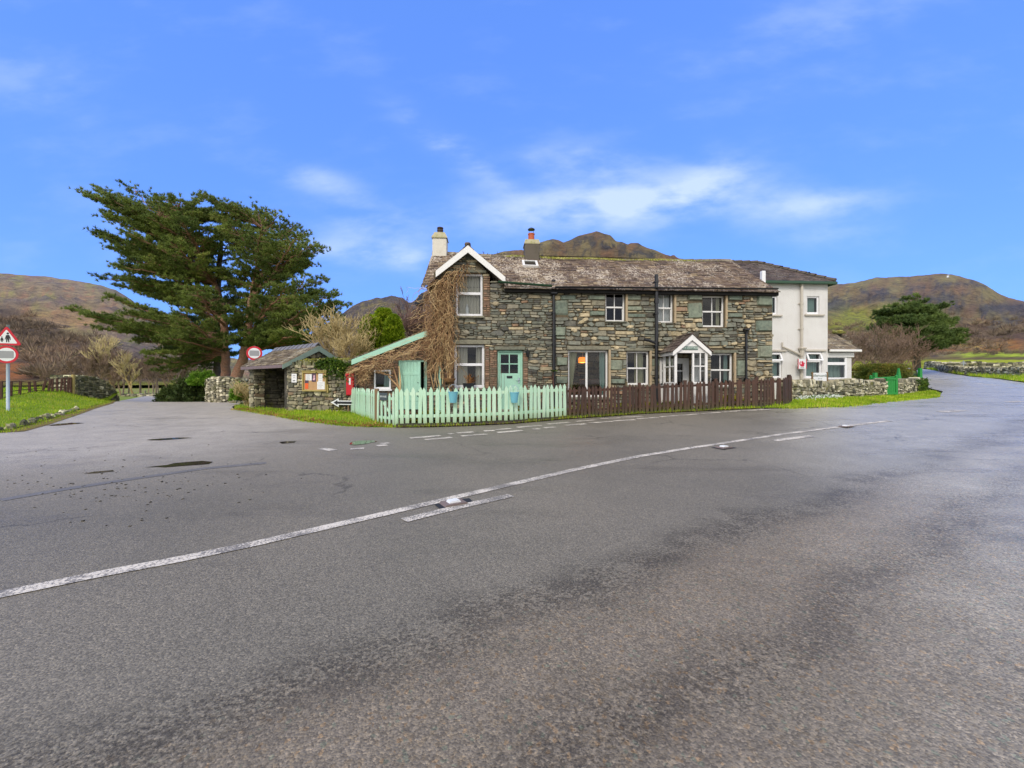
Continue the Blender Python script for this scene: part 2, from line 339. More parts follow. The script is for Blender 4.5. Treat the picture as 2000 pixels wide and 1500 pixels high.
M_cork = paint('cork', (184, 146, 104), .9, .35, (150, 116, 80), gs=8); M_oak = paint('mossy_oak', (168, 150, 92), .8, .5, (132, 128, 52), gs=5)
M_paper = paint('paper', (226, 226, 226), .8, .08, (190, 190, 186)); M_poster = paint('dark_poster', (64, 48, 66), .6, .6, (150, 120, 140), gs=14); M_orange = paint('orange_poster', (226, 96, 36), .6, .15)
M_curt = paint('net_curtain', (206, 198, 182), .9, .2, (160, 150, 130)); M_curt2 = paint('olive_curtain', (176, 172, 140), .9, .2, (130, 126, 96)); M_curt3 = paint('aqua_curtain', (150, 176, 168), .9, .3, (110, 136, 130))
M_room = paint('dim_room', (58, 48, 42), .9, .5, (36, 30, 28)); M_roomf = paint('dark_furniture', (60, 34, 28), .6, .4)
M_soil = paint('dark_soil', (58, 48, 36), .95, .5, (40, 34, 26), gs=7); M_plinth = paint('plinth_timber', (66, 60, 52), .85, .5, (48, 46, 36))
M_basket = paint('coir_basket', (150, 112, 72), .9, .4); M_metal = paint('cats_eye_iron', (120, 104, 98), .5, .3, (60, 54, 50)); M_tyre = paint('black_rubber', (30, 30, 32), .7, .2)
m, k = material('white_roughcast'); p = co(k); n = k.noise(k.scale(p, (1, 1, 2.6)), 16, 6, .6); n2 = k.noise(p, 1.2, 4, .6)
st = k.noise(k.scale(p, (3.2, 3.2, .22)), 1.6, 5, .65); b = k.mix(k.rng(n2, .4, .8), c(222, 220, 218), c(210, 206, 203)); b = k.mix(k.m('MULTIPLY', k.rng(st, .55, .78), .4), b, c(176, 168, 156))
finish(k, b, .85, k.bump(n, .9, .03), .25); M_rough = m
m, k = material('brown_picket'); p = co(k); r = rnd(k); oi = k.n('ObjectInfo', out='Random'); n = k.noise(k.scale(p, (6, 6, 1)), 9, 5, .65)
b = k.mix(oi, c(66, 49, 43), c(94, 66, 54)); b = k.mix(k.rng(n, .4, .75), b, c(62, 52, 46)); b = k.mix(k.m('MULTIPLY', k.rng(k.sep(p)[2], .3, .0), .55), b, c(82, 84, 50))
finish(k, b, .75, k.bump(n, .5, .006), .35); M_brown = m
m, k = material('rusty_post'); p = co(k); n = k.noise(k.scale(p, (6, 6, 1)), 7, 5, .65); finish(k, k.mix(n, c(62, 44, 38), c(106, 76, 64)), .8, k.bump(n, .5, .006), .3); M_rust = m
m, k = material('window_glass')
gl = k.n('BsdfGlossy', {'Color': (1, 1, 1, 1), 'Roughness': .02}); tr = k.n('BsdfTransparent', {'Color': (.86, .9, .9, 1)})
fr = k.n('Fresnel', {'IOR': 1.5}); fr = k.m('MULTIPLY', fr, .8)
k.n('OutputMaterial', {'Surface': k.n('MixShader', {0: fr, 1: tr, 2: gl})}); M_glass = m
m, k = material('lit_orange_shade'); finish(k, c(240, 150, 60), .6, None, .3, **{'Emission Color': (*c(255, 140, 40), 1), 'Emission Strength': .9}); M_lamp = m

def leafmat(name, stops, rough=.6, trans=.0, big=None):
    m, k = material(name); r = rnd(k); col = k.ramp(r, stops)
    if big:
        n = k.noise(k.n('NewGeometry', out='Position'), big, 3, .5)
        col = k.mix(1.0, col, k.ramp(n, [(.3, (.6, .66, .62)), (.7, (1.3, 1.25, 1.1))]), 'MULTIPLY')
    d_ = k.n('BsdfPrincipled', {'Base Color': col, 'Roughness': rough, 'Specular IOR Level': .25})
    if trans: d_ = k.n('MixShader', {0: trans, 1: d_, 2: k.n('BsdfTranslucent', {'Color': col})})
    k.n('OutputMaterial', {'Surface': d_}); return m
M_needle = leafmat('pine_needles', [(0, c(84, 98, 54)), (.35, c(114, 130, 66)), (.7, c(142, 156, 80)), (.93, c(168, 174, 98)), (1, c(166, 142, 96))], .6, .3, .35)
M_needle2 = leafmat('dark_pine_needles', [(0, c(78, 94, 54)), (.5, c(106, 126, 68)), (.85, c(130, 148, 80)), (1, c(146, 158, 96))], .6, .3, .2)
M_gold = leafmat('golden_conifer', [(0, c(84, 112, 22)), (.4, c(122, 150, 28)), (.8, c(160, 178, 44)), (1, c(190, 196, 66))], .6, .3, 1.6)
M_hedge = leafmat('clipped_hedge', [(0, c(84, 98, 40)), (.4, c(106, 120, 50)), (.7, c(136, 128, 58)), (1, c(160, 120, 66))], .6, .2, 1.4)
M_ivy = leafmat('ivy', [(0, c(46, 66, 24)), (.5, c(70, 98, 34)), (.85, c(104, 130, 46)), (1, c(138, 146, 66))], .5, .15, 1.5)
M_rhodo = leafmat('dark_bank_shrub', [(0, c(44, 54, 30)), (.5, c(66, 82, 40)), (.85, c(88, 106, 50)), (1, c(112, 110, 66))], .55, .1, .8)
M_bright = leafmat('bright_bush', [(0, c(66, 100, 26)), (.5, c(96, 138, 40)), (1, c(140, 168, 62))], .55, .2, 1.0)
M_blade = leafmat('grass_blade', [(0, c(108, 142, 22)), (.35, c(144, 178, 34)), (.65, c(182, 198, 58)), (.85, c(208, 202, 100)), (1, c(194, 162, 104))], .6, .35, .9)
M_moss = leafmat('moss', [(0, c(92, 92, 34)), (.5, c(124, 122, 48)), (1, c(166, 164, 110))], .9, 0, 2)
M_snow = leafmat('snowdrop', [(0, c(238, 240, 238)), (.62, c(226, 232, 224)), (.66, c(84, 116, 50)), (1, c(110, 140, 70))], .6, .1)
M_bed = leafmat('bed_plants', [(0, c(60, 72, 30)), (.4, c(104, 116, 44)), (.7, c(178, 170, 50)), (.85, c(120, 80, 50)), (1, c(150, 120, 70))], .6, .1)
M_leaf = leafmat('fallen_leaves', [(0, c(110, 72, 44)), (.5, c(150, 104, 62)), (1, c(178, 134, 84))], .8)
M_vine = leafmat('dry_vine', [(0, c(96, 72, 56)), (.3, c(146, 112, 82)), (.65, c(184, 150, 108)), (1, c(222, 196, 148))], .75)
M_twig = leafmat('pale_twig', [(0, c(146, 128, 104)), (.4, c(142, 120, 96)), (.75, c(130, 108, 88)), (1, c(122, 100, 82))], .8)
M_twig2 = leafmat('grey_brown_twig', [(0, c(128, 112, 98)), (.5, c(126, 108, 92)), (1, c(120, 100, 86))], .8)
M_twig3 = leafmat('straw_shrub_twig', [(0, c(128, 108, 70)), (.5, c(168, 146, 98)), (1, c(190, 172, 126))], .8)
M_wood = leafmat('far_wood_twigs', [(0, c(100, 86, 80)), (.4, c(124, 108, 96)), (.75, c(146, 124, 108)), (1, c(128, 122, 94))], .9, 0, .02)
M_bark = stone_mat('pine_bark', [(0, c(92, 68, 58)), (.5, c(106, 78, 64))], lich=.15, interp='LINEAR'); M_bark2 = stone_mat('dark_bark', [(0, c(64, 57, 50)), (1, c(76, 67, 58))], moss=.2, lich=.2, interp='LINEAR')

# turf under the blades, far fields
m, k = material('turf'); p = k.n('NewGeometry', out='Position'); n = k.noise(p, 1.3, 6, .6); n2 = k.noise(p, 26, 5, .7)
b = k.ramp(n, [(.25, c(110, 136, 24)), (.5, c(136, 164, 34)), (.75, c(160, 168, 58))]); b = k.mix(k.rng(n2, .35, .8), b, c(86, 96, 28))
finish(k, b, .9, k.bump(n2, 1, .05), .2); M_turf = m
m, k = material('field_ground'); p = k.n('NewGeometry', out='Position'); n = k.noise(p, .06, 5, .6); n2 = k.noise(p, 1.4, 6, .7)
b = k.ramp(n, [(.3, c(112, 128, 48)), (.5, c(126, 142, 52)), (.62, c(136, 128, 72)), (.8, c(128, 110, 72))]); b = k.mix(k.rng(n2, .35, .8), b, c(98, 106, 46))
finish(k, b, .9, k.bump(n2, 1, .1), .2); M_field = m
m, k = material('muddy_edge'); p = k.n('NewGeometry', out='Position'); n = k.noise(p, 5, 6, .7); b = k.ramp(n, [(.3, c(70, 62, 46)), (.5, c(120, 100, 58)), (.62, c(112, 118, 44)), (.8, c(150, 112, 66))])
finish(k, b, .9, k.bump(n, 1, .05), .2); M_mud = m

# asphalt: chippings, worn tracks, wet sheen partly painted as paler colour
m, k = material('wet_asphalt'); p = k.n('NewGeometry', out='Position'); px_, py_, pz_ = k.sep(p)
big = k.noise(p, .35, 5, .6); mid = k.noise(k.scale(p, (1, 1, 1)), 2.2, 5, .65); fine = k.noise(p, 160, 4, .7)
# along-road coordinate: the lane runs roughly up and to the right, bending
sdist = k.m('SUBTRACT', k.m('MULTIPLY', px_, .52), k.m('MULTIPLY', py_, .854))      # metres to the near side of a line through the camera
sd2 = k.m('ADD', sdist, k.m('MULTIPLY', k.m('SUBTRACT', k.noise(p, .8, 4, .6), .5), .9))
def band(cn, wd): return k.m('POWER', 2.718, k.m('MULTIPLY', k.m('POWER', k.m('DIVIDE', k.m('SUBTRACT', sd2, cn), wd), 2.0), -1.0))
rough_band = k.m('MULTIPLY', k.m('ADD', band(-1.95, .26), k.m('MULTIPLY', band(-1.05, .2), .9)), k.rng(k.m('ADD', k.m('MULTIPLY', k.noise(p, 2.2, 5, .7), .42), k.m('MULTIPLY', k.noise(p, 48, 4, .7), .58)), .47, .545))
near = k.rng(sd2, -2.2, -1.5)                                                            # coarser, browner dressing on the near lane
def chips(scale, thr):
    nd = k.nt.nodes.new('ShaderNodeTexVoronoi'); nd.inputs['Scale'].default_value = scale; k.nt.links.new(p, nd.inputs['Vector'])
    cs = k.nt.nodes.new('ShaderNodeSeparateColor'); k.nt.links.new(nd.outputs['Color'], cs.inputs[0])
    return nd.outputs['Distance'], cs.outputs
d1, c1 = chips(125, 0); d2, c2 = chips(62, 0)
base = k.ramp(big, [(.3, c(112, 109, 104)), (.5, c(124, 120, 114)), (.7, c(132, 127, 120))])
base = k.mix(near, base, k.ramp(mid, [(.3, c(120, 113, 105)), (.7, c(136, 128, 120))]))
side = k.m('MULTIPLY', k.rng(k.m('ADD', px_, k.m('MULTIPLY', k.m('SUBTRACT', big, .5), 5.0)), -1.5, -8.0), k.rng(py_, 3.6, 8.0)); base = k.mix(k.m('MULTIPLY', side, .85), base, k.ramp(mid, [(.3, c(166, 161, 158)), (.7, c(190, 185, 181))]))   # grey sky sheen on the side road, painted in as paler colour
pale = k.rng(k.m('ADD', k.m('SUBTRACT', px_, k.m('MULTIPLY', py_, .55)), k.m('MULTIPLY', k.m('SUBTRACT', big, .5), 2.5)), -.4, 3.6); base = k.mix(k.m('MULTIPLY', pale, .85), base, k.ramp(mid, [(.3, c(168, 166, 162)), (.7, c(192, 190, 186))]))  # sky sheen of the right-hand road, also painted as paler colour
chip = k.ramp(c1[0], [(0, (.66, .66, .67)), (.3, (.88, .88, .88)), (.6, (1.04, 1.03, 1.02)), (.85, (1.24, 1.22, 1.19)), (.965, (1.45, 1.4, 1.35)), (.9965, (3.2, 3.1, 2.9))], 'CONSTANT')
base = k.mix(1.0, base, chip, 'MULTIPLY')
tint = k.ramp(c2[1], [(0, (1, 1, 1)), (.35, (.9, .9, .9)), (.6, (1.1, 1.08, 1.04)), (.80, (1.05, 1.0, .92)), (.93, (1.22, 1.04, .84)), (.97, (.86, 1.0, .96))], 'CONSTANT'); base = k.mix(near, base, k.mix(1.0, base, tint, 'MULTIPLY'))
base = k.mix(1.0, base, (1.0, .972, .90), 'MULTIPLY')
base = k.mix(k.m('MULTIPLY', rough_band, .78), base, k.mix(1.0, base, (.36, .36, .38), 'MULTIPLY'))
damp = k.rng(k.noise(k.scale(p, (.35, 1.1, 1)), .9, 6, .65), .50, .68)
base = k.mix(k.m('MULTIPLY', damp, .42), base, k.mix(1.0, base, (.55, .54, .54), 'MULTIPLY'))
cr = k.n('TexVoronoi', {'Vector': k.n('VectorMath', {0: p, 1: k.n('VectorMath', {0: k.noise(p, 2.5, 4, .6, out=1), 1: (.5, .5, .5)}, operation='MULTIPLY')}, operation='ADD'), 'Scale': .42}, feature='DISTANCE_TO_EDGE')
crack = k.m('MULTIPLY', k.rng(cr, .012, .003), k.rng(k.noise(p, .5, 3, .5), .5, .6)); base = k.mix(k.m('MULTIPLY', crack, .4), base, c(40, 40, 40))
wetr = k.rng(k.m('SUBTRACT', px_, k.m('MULTIPLY', py_, .45)), .2, 3.6)
rg = k.m('ADD', .42, k.m('MULTIPLY', big, .2)); rg = k.m('SUBTRACT', rg, k.m('MULTIPLY', damp, .14)); rg = k.m('ADD', rg, k.m('MULTIPLY', near, .06)); rg = k.m('MAXIMUM', k.m('SUBTRACT', rg, k.m('MULTIPLY', wetr, .22)), .12)
h = k.m('ADD', k.m('MULTIPLY', d1, -.8), k.m('MULTIPLY', fine, .5)); h = k.m('ADD', h, k.m('MULTIPLY', rough_band, -1.2))
finish(k, base, rg, k.bump(k.m('MULTIPLY', h, k.m('SUBTRACT', 1.0, k.m('MULTIPLY', wetr, .45))), .5, .008), .11, **{'Coat Weight': k.m('MULTIPLY', wetr, .06), 'Coat Roughness': .25}); M_road = m
m, k = material('worn_road_paint'); p = k.n('NewGeometry', out='Position'); n = k.noise(p, 60, 4, .7); n2 = k.noise(p, 4, 4, .6)
f = k.rng(k.m('ADD', n, k.m('MULTIPLY', k.m('SUBTRACT', n2, .5), .6)), .44, .56); finish(k, k.mix(f, c(120, 115, 110), c(212, 203, 190)), .6, k.bump(n, .6, .006), .4); M_line = m
m, k = material('faded_road_paint'); p = k.n('NewGeometry', out='Position'); n = k.noise(p, 40, 4, .7); n2 = k.noise(p, 3, 4, .6)
f = k.rng(k.m('ADD', n, k.m('MULTIPLY', k.m('SUBTRACT', n2, .5), .8)), .55, .75); finish(k, k.mix(f, c(104, 101, 99), c(150, 145, 140)), .6, k.bump(n, .6, .006), .4); M_faded = m
m, k = material('puddle_water'); finish(k, c(58, 52, 47), .04, None, .5); M_puddle = m
m, k = material('hillside'); p = k.n('NewGeometry', out='Position'); col = k.n('VertexColor', layer_name='col')
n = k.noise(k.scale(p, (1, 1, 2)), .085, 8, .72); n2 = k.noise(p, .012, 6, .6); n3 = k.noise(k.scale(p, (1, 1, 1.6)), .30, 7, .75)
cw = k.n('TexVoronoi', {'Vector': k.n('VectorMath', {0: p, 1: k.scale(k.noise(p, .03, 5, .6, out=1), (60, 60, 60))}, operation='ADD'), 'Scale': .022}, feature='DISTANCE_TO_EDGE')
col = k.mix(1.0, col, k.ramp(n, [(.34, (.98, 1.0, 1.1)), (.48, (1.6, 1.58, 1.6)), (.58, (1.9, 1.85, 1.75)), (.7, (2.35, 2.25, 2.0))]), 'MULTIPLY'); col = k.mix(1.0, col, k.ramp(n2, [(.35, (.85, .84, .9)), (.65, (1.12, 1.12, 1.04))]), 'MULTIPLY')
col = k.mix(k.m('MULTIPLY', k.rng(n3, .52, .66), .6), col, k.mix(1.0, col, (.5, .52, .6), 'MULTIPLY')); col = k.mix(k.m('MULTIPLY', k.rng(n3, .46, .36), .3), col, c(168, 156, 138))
col = k.mix(k.m('MULTIPLY', k.rng(cw, .10, .0), k.m('MULTIPLY', k.rng(n2, .42, .6), .45)), col, c(92, 90, 96))
finish(k, col, .95, k.bump(k.m('ADD', n, k.m('MULTIPLY', n3, .35)), 1.0, 14.0), .1); M_hill = m
# ------------------------------------------------------------------ ground, road, verges
na = 240; rad = np.r_[np.geomspace(.6, 140, 64), np.geomspace(160, 4200, 24)]
AZ, RR = np.meshgrid(np.linspace(0, 2 * math.pi, na, endpoint=False), rad, indexing='ij')
X = np.r_[0, (RR * np.sin(AZ)).ravel()]; Y = np.r_[0, (RR * np.cos(AZ)).ravel()]
Z = G(X, Y) - .10 - np.clip((np.hypot(X, Y) - 60) / 30, 0, 1) * .25
nr = len(rad); F = []
for i in range(na):
    j = (i + 1) % na; F.append((0, 1 + j * nr, 1 + i * nr, 0))
    F += [(1 + i * nr + q, 1 + j * nr + q, 1 + j * nr + q + 1, 1 + i * nr + q + 1) for q in range(nr - 1)]
Fq = [f for f in F if f[0] != 0]
tag(np_mesh('ground', np.c_[X, Y, Z], Fq, M_field, smooth=True), kind='structure')

GA = ground_at
left_edge = [(-19, 5.5)] + [GA(*q) for q in ((0, 845), (60, 830), (110, 815), (160, 799), (200, 788))] + [(-26.2, 26.6)]
shel_edge = [GA(*q) for q in ((775, 834), (722, 834), (660, 830), (600, 823), (540, 813), (490, 804), (458, 800))]
right_edge = [GA(*q) for q in ((1530, 797.5), (1600, 796), (1660, 793), (1740, 784), (1795, 779))] + [(20.9, 20.0)]
fence_px = [(775, 834), (834, 833.5), (900, 831.5), (1000, 827), (1105, 818), (1250, 808), (1400, 801), (1480, 797)]
fence_edge = [GA(*q) for q in fence_px]
gap_edge = [(-13.2, 19.3), (-14.6, 22.0), (-19.5, 28)]
road_poly = [(-45, -12), (45, -12), (72, 14), (62, 34), (50.2, 40), (54, 48), (63.5, 60), (76.5, 76), (90, 92), (87, 93), (74, 75), (53, 53.4), (46.8, 46.8), (40, 39.5), (31, 30.5), (26.3, 25), (22.6, 21.6)]
road_poly += right_edge[::-1] + fence_edge[::-1][:-1] + shel_edge + gap_edge + [(-27, 37), (-36, 50), (-44, 50), (-36, 39), (-29.5, 30)] + left_edge[::-1] + [(-30, 0), (-45, -6)]
pa, pr = [], []
gx = []
for r_ in np.geomspace(.7, 100, 70):
    for a_ in np.linspace(0, 2 * math.pi, 150, endpoint=False): gx.append((r_ * math.sin(a_), r_ * math.cos(a_)))
tag(sheet('road', road_poly, lambda x, y: G(x, y), M_road, gx), kind='structure')

def grid_pts(poly, st):
    a_ = np.array(poly); xs = np.arange(a_[:, 0].min(), a_[:, 0].max(), st); ys = np.arange(a_[:, 1].min(), a_[:, 1].max(), st)
    gx_, gy_ = np.meshgrid(xs, ys); return np.c_[gx_.ravel() + rng.uniform(-.2, .2, gx_.size) * st, gy_.ravel() + rng.uniform(-.2, .2, gx_.size) * st]
def lump(x, y, s, a_): return np.array([mn.fractal(Vector((float(p) / s, float(q) / s, 1.7)), 1.0, 2.0, 4) for p, q in zip(x, y)]) * a_
def blades(V, n, zf, poly, h0, h1, w, name, mat_, edge=None, clump=.6, lean=.5):
    """n grass blades scattered over a polygon"""
    a_ = np.array(poly); xs = rng.uniform(a_[:, 0].min(), a_[:, 0].max(), n * 3); ys = rng.uniform(a_[:, 1].min(), a_[:, 1].max(), n * 3)
    ok = inside(poly, xs, ys); xs, ys = xs[ok][:n], ys[ok][:n]
    return blade_mesh(name, xs, ys, zf(xs, ys), h0, h1, w, mat_, clump, lean)
def blade_mesh(name, xs, ys, zs, h0, h1, w, mat_, clump=.6, lean=.5):
    n = len(xs); cl = np.array([mn.noise(Vector((float(p) * 1.7, float(q) * 1.7, 3.1))) for p, q in zip(xs, ys)])
    h = rng.uniform(h0, h1, n) * (1 + clump * cl); th = rng.uniform(0, 2 * np.pi, n); ln = rng.uniform(0, lean, n) * h; la = rng.uniform(0, 2 * np.pi, n)
    ww = w * rng.uniform(.6, 1.4, n); dx, dy = np.cos(th) * ww, np.sin(th) * ww
    V = np.stack([np.c_[xs - dx, ys - dy, zs - .02], np.c_[xs + dx, ys + dy, zs - .02], np.c_[xs + np.cos(la) * ln, ys + np.sin(la) * ln, zs + h]], 1).reshape(-1, 3)
    F = np.arange(3 * n).reshape(-1, 3); r_ = np.clip(.45 + .35 * cl + rng.normal(0, .2, n), 0, 1)
    return tag(np_mesh(name, V, F, mat_, rnd=r_), kind='stuff')

# left bank: rises from the kerb stones, flattens to the field behind the fence
lb_out = [(-36, 30), (-36, 14), (-27, 6)]
left_bank = left_edge + [(-27.6, 28.8), (-30, 31)] + lb_out
def z_left(x, y):
    d_ = edge_dist(left_edge, x, y); up = np.clip(d_ / 2.6, 0, 1); up = up * up * (3 - 2 * up)
    far = np.clip((y - 14) / 10, 0, 1); dn = np.clip((d_ - 4.2) / 2.2, 0, 1)
    return G(x, y) + .03 + up * (.34 + .34 * far) * (1 - dn * .9) + lump(x, y, .9, .05) * np.clip(d_ / .6, 0, 1)
tag(sheet('grass_bank', left_bank, z_left, M_turf, grid_pts(left_bank, .45)), kind='structure')
strip = densify(left_edge, .6); mud_l = [(p[0] - .25, p[1] - .1) for p in left_edge] + [(p[0] + .38, p[1] + .2) for p in left_edge[::-1]]
tag(sheet('muddy_margin', mud_l, lambda x, y: G(x, y) + .012 + lump(x, y, .3, .012), M_mud, grid_pts(mud_l, .3), step=.3), kind='structure')
blades(None, 42000, z_left, left_bank, .05, .13, .012, 'bank_grass', M_blade)

# verge in front of the shelter and the corner of the picket fence
SC = (-8.25, 15.15)                                                 # shelter corner
sv = shel_edge[::-1] + [(-3.3, 11.1), (-5.4, 14.2), (-8.2, 15.4), (-11.0, 17.5), (-12.6, 18.6)]
def z_sv(x, y):
    d_ = edge_dist(shel_edge, x, y); return G(x, y) + .02 + np.clip(d_ / 1.0, 0, 1) * .07 + lump(x, y, .5, .03) * np.clip(d_ / .4, 0, 1)
tag(sheet('shelter_verge', sv, z_sv, M_turf, grid_pts(sv, .2), step=.3), kind='structure')
n_ = 26000; a_ = np.array(sv); xs = rng.uniform(a_[:, 0].min(), a_[:, 0].max(), n_); ys = rng.uniform(a_[:, 1].min(), a_[:, 1].max(), n_)
ok = inside(sv, xs, ys); gapm = (np.hypot((xs + 10.0) / 1.1, (ys - 16.0) / .8) < 1) & (rng.random(n_) < .85); ok &= ~gapm; xs, ys = xs[ok], ys[ok]
blade_mesh('verge_grass', xs, ys, z_sv(xs, ys), .03, .10, .011, M_blade)
n_ = 1100; t_ = rng.integers(0, len(shel_edge) - 1, n_); u_ = rng.random(n_); se = np.array(shel_edge)
xs = se[t_, 0] * (1 - u_) + se[t_ + 1, 0] * u_ + rng.normal(0, .12, n_); ys = se[t_, 1] * (1 - u_) + se[t_ + 1, 1] * u_ + abs(rng.normal(0, .22, n_))
blade_mesh('fallen_leaves', xs, ys, z_sv(xs, ys) + .015, .01, .03, .03, M_leaf, .2, 2.0)

# right-hand verge in front of the dry stone garden wall
WL = [(10.2, 14.95), (13.4, 17.2), (16.3, 19.0), (18.9, 20.55)]     # garden wall, left run
WR = [(19.75, 20.95), (22.0, 22.4), (23.9, 23.75)]                  # garden wall, right run
rv = [GA(1490, 798.5)] + right_edge + [(22.6, 21.6), (24.2, 23.6)] + WR[::-1] + WL[::-1] + [(9.2, 14.2), (8.3, 13.3)]
def z_rv(x, y):
    d_ = edge_dist(right_edge, x, y); return G(x, y) + .02 + np.clip(d_ / 1.2, 0, 1) * .07 + lump(x, y, .6, .03) * np.clip(d_ / .4, 0, 1)
tag(sheet('right_verge', rv, z_rv, M_turf, grid_pts(rv, .3), step=.4), kind='structure')
blades(None, 26000, z_rv, rv, .04, .10, .014, 'right_verge_grass', M_blade)
# far-side verge beyond the bend: grass below the field wall
fv = [(64, 33.5), (50.4, 40.1), (54.2, 48), (63.7, 60), (76.7, 76), (80, 76), (67, 62), (57, 51.5), (54.5, 44), (66, 37)]
def z_fv(x, y): return G(x, y) + .06 + lump(x, y, 1.5, .1)
tag(sheet('far_verge', fv, z_fv, M_turf, grid_pts(fv, 1.0)), kind='structure')
blades(None, 16000, z_fv, fv, .12, .42, .03, 'far_verge_grass', M_blade)

def ragged(name, line, n, zf, spread, h1=.08):
    se_ = np.array(densify(line, .05)); i_ = rng.integers(0, len(se_), n); cl = np.array([mn.noise(Vector((q[0] * 1.3, q[1] * 1.3, 7))) for q in se_[i_]]); ok_ = rng.random(n) < .35 + .9 * cl; i_ = i_[ok_]; m_ = len(i_)
    x_ = se_[i_, 0] + rng.normal(0, spread, m_); y_ = se_[i_, 1] + rng.normal(0, spread, m_); blade_mesh(name, x_, y_, G(x_, y_) + .01, .02, h1, .011, M_blade)
ragged('bank_edge_grass', [(p[0] + .12, p[1] + .05) for p in left_edge], 5000, None, .10); ragged('verge_edge_grass', [(p[0], p[1] - .02) for p in shel_edge], 4500, None, .07); ragged('right_edge_grass', [(p[0], p[1] - .03) for p in right_edge], 5000, None, .10)
# garden bed between fence and cottage
bed = fence_edge + [(9.0, 14.3), (-2.7, 13.9), (-5.4, 14.3)]
tag(sheet('garden_soil', bed, lambda x, y: G(x, y) + .05 + lump(x, y, .4, .03), M_soil, grid_pts(bed, .3)), kind='structure')
mud_f = [(p[0] + .02, p[1] - .16) for p in fence_edge] + [(p[0], p[1] + .1) for p in fence_edge[::-1]]
tag(sheet('fence_foot_margin', mud_f, lambda x, y: G(x, y) + .035 + lump(x, y, .2, .015), M_mud, grid_pts(mud_f, .2), step=.3), kind='structure')
n_ = 7000; t_ = rng.integers(0, len(fence_edge) - 1, n_); u_ = rng.random(n_); fe = np.array(fence_edge)
pick = rng.random(n_) < np.where(t_ < 3, .45, 1.0); t_, u_ = t_[pick], u_[pick]; n_ = len(t_)
xs = fe[t_, 0] * (1 - u_) + fe[t_ + 1, 0] * u_ + rng.normal(0, .05, n_); ys = fe[t_, 1] * (1 - u_) + fe[t_ + 1, 1] * u_ + rng.normal(0, .07, n_)
blade_mesh('fence_foot_grass', xs, ys, G(xs, ys) + .03, .02, .09, .009, M_blade)

# road markings
mk = MB()
def stripe(px_line, w, m_=0, lift=.006, w1=None, jit=.0):
    pts = [GA(*q) for q in px_line]; pts = densify(pts, .35); L = len(pts); prev = None
    for i, (x_, y_) in enumerate(pts):
        x0, y0 = pts[max(i - 1, 0)]; x1, y1 = pts[min(i + 1, L - 1)]; dx, dy = x1 - x0, y1 - y0; l_ = math.hypot(dx, dy) + 1e-9
        w_ = (w if w1 is None else w + (w1 - w) * i / (L - 1)) * (1 + random.uniform(-jit, jit))
        a_ = (x_ - dy / l_ * w_ / 2, y_ + dx / l_ * w_ / 2); b_ = (x_ + dy / l_ * w_ / 2, y_ - dx / l_ * w_ / 2)
        cur = ((*a_, g1(*a_) + lift), (*b_, g1(*b_) + lift))
        if prev: mk.quad(prev[1], cur[1], cur[0], prev[0], m_)
        prev = cur
stripe([(-120, 1192), (0, 1162), (200, 1121), (350, 1093), (500, 1062), (625, 1033), (750, 1004), (875, 975), (1000, 946), (1125, 917), (1250, 891), (1350, 875), (1450, 860), (1525, 848.5), (1600, 839), (1670, 830), (1738, 822)], .125)
stripe([(789, 1017), (890, 992), (998, 968)], .125); stripe([(1512, 861), (1550, 856), (1587, 851.5)], .15)
stripe([(1838, 804.5), (1880, 801.5)], .24); stripe([(1969, 785.5), (1994, 783.5)], .3)
for x_, y_ in ((1977, 757), (1945, 752.3), (1931, 751), (1915, 749.6), (1891, 747), (1874, 744.5), (1834, 735.5), (1825, 734)): stripe([(x_ - 5, y_ + .3), (x_ + 5, y_ - .3)], .5)
for a_, b_, c_, d_ in ((801, 856, 860, 851), (830, 859, 882, 854.5), (900, 852, 950.6, 848), (876, 848, 885, 847), (892, 846, 925, 844), (945, 842, 966, 841), (969, 840, 997, 837), (971, 845, 1021, 841), (1010, 835, 1056, 831), (1040, 838.5, 1054, 837.5), (1063, 836, 1084, 834),
                       (1068, 828.5, 1113, 825), (1105, 831, 1144, 828), (1124, 823.3, 1165, 820.3), (1151, 826.3, 1197, 823), (1171, 818.4, 1212, 816), (1197, 822.3, 1241, 820), (1214.5, 815.3, 1255, 813.3), (1243, 818.3, 1285, 815.6), (1288, 814.3, 1327, 811.5), (1329, 811.4, 1367, 808.5),
                       (1370, 808, 1408, 805.2), (1411, 805, 1447, 802.3), (1450, 802.2, 1508, 799.6), (628, 876, 652, 880), (684, 877.5, 711, 876), (736, 871, 756, 869), (744, 867, 760, 865)):
    stripe([(a_, b_), (c_, d_)], .17, jit=.15)
stripe([(0, 977), (130, 955), (260, 935), (400, 915), (520, 904)], .16, 1, .004)
tag(mk.build('road_markings', [M_line, M_faded]), kind='structure')
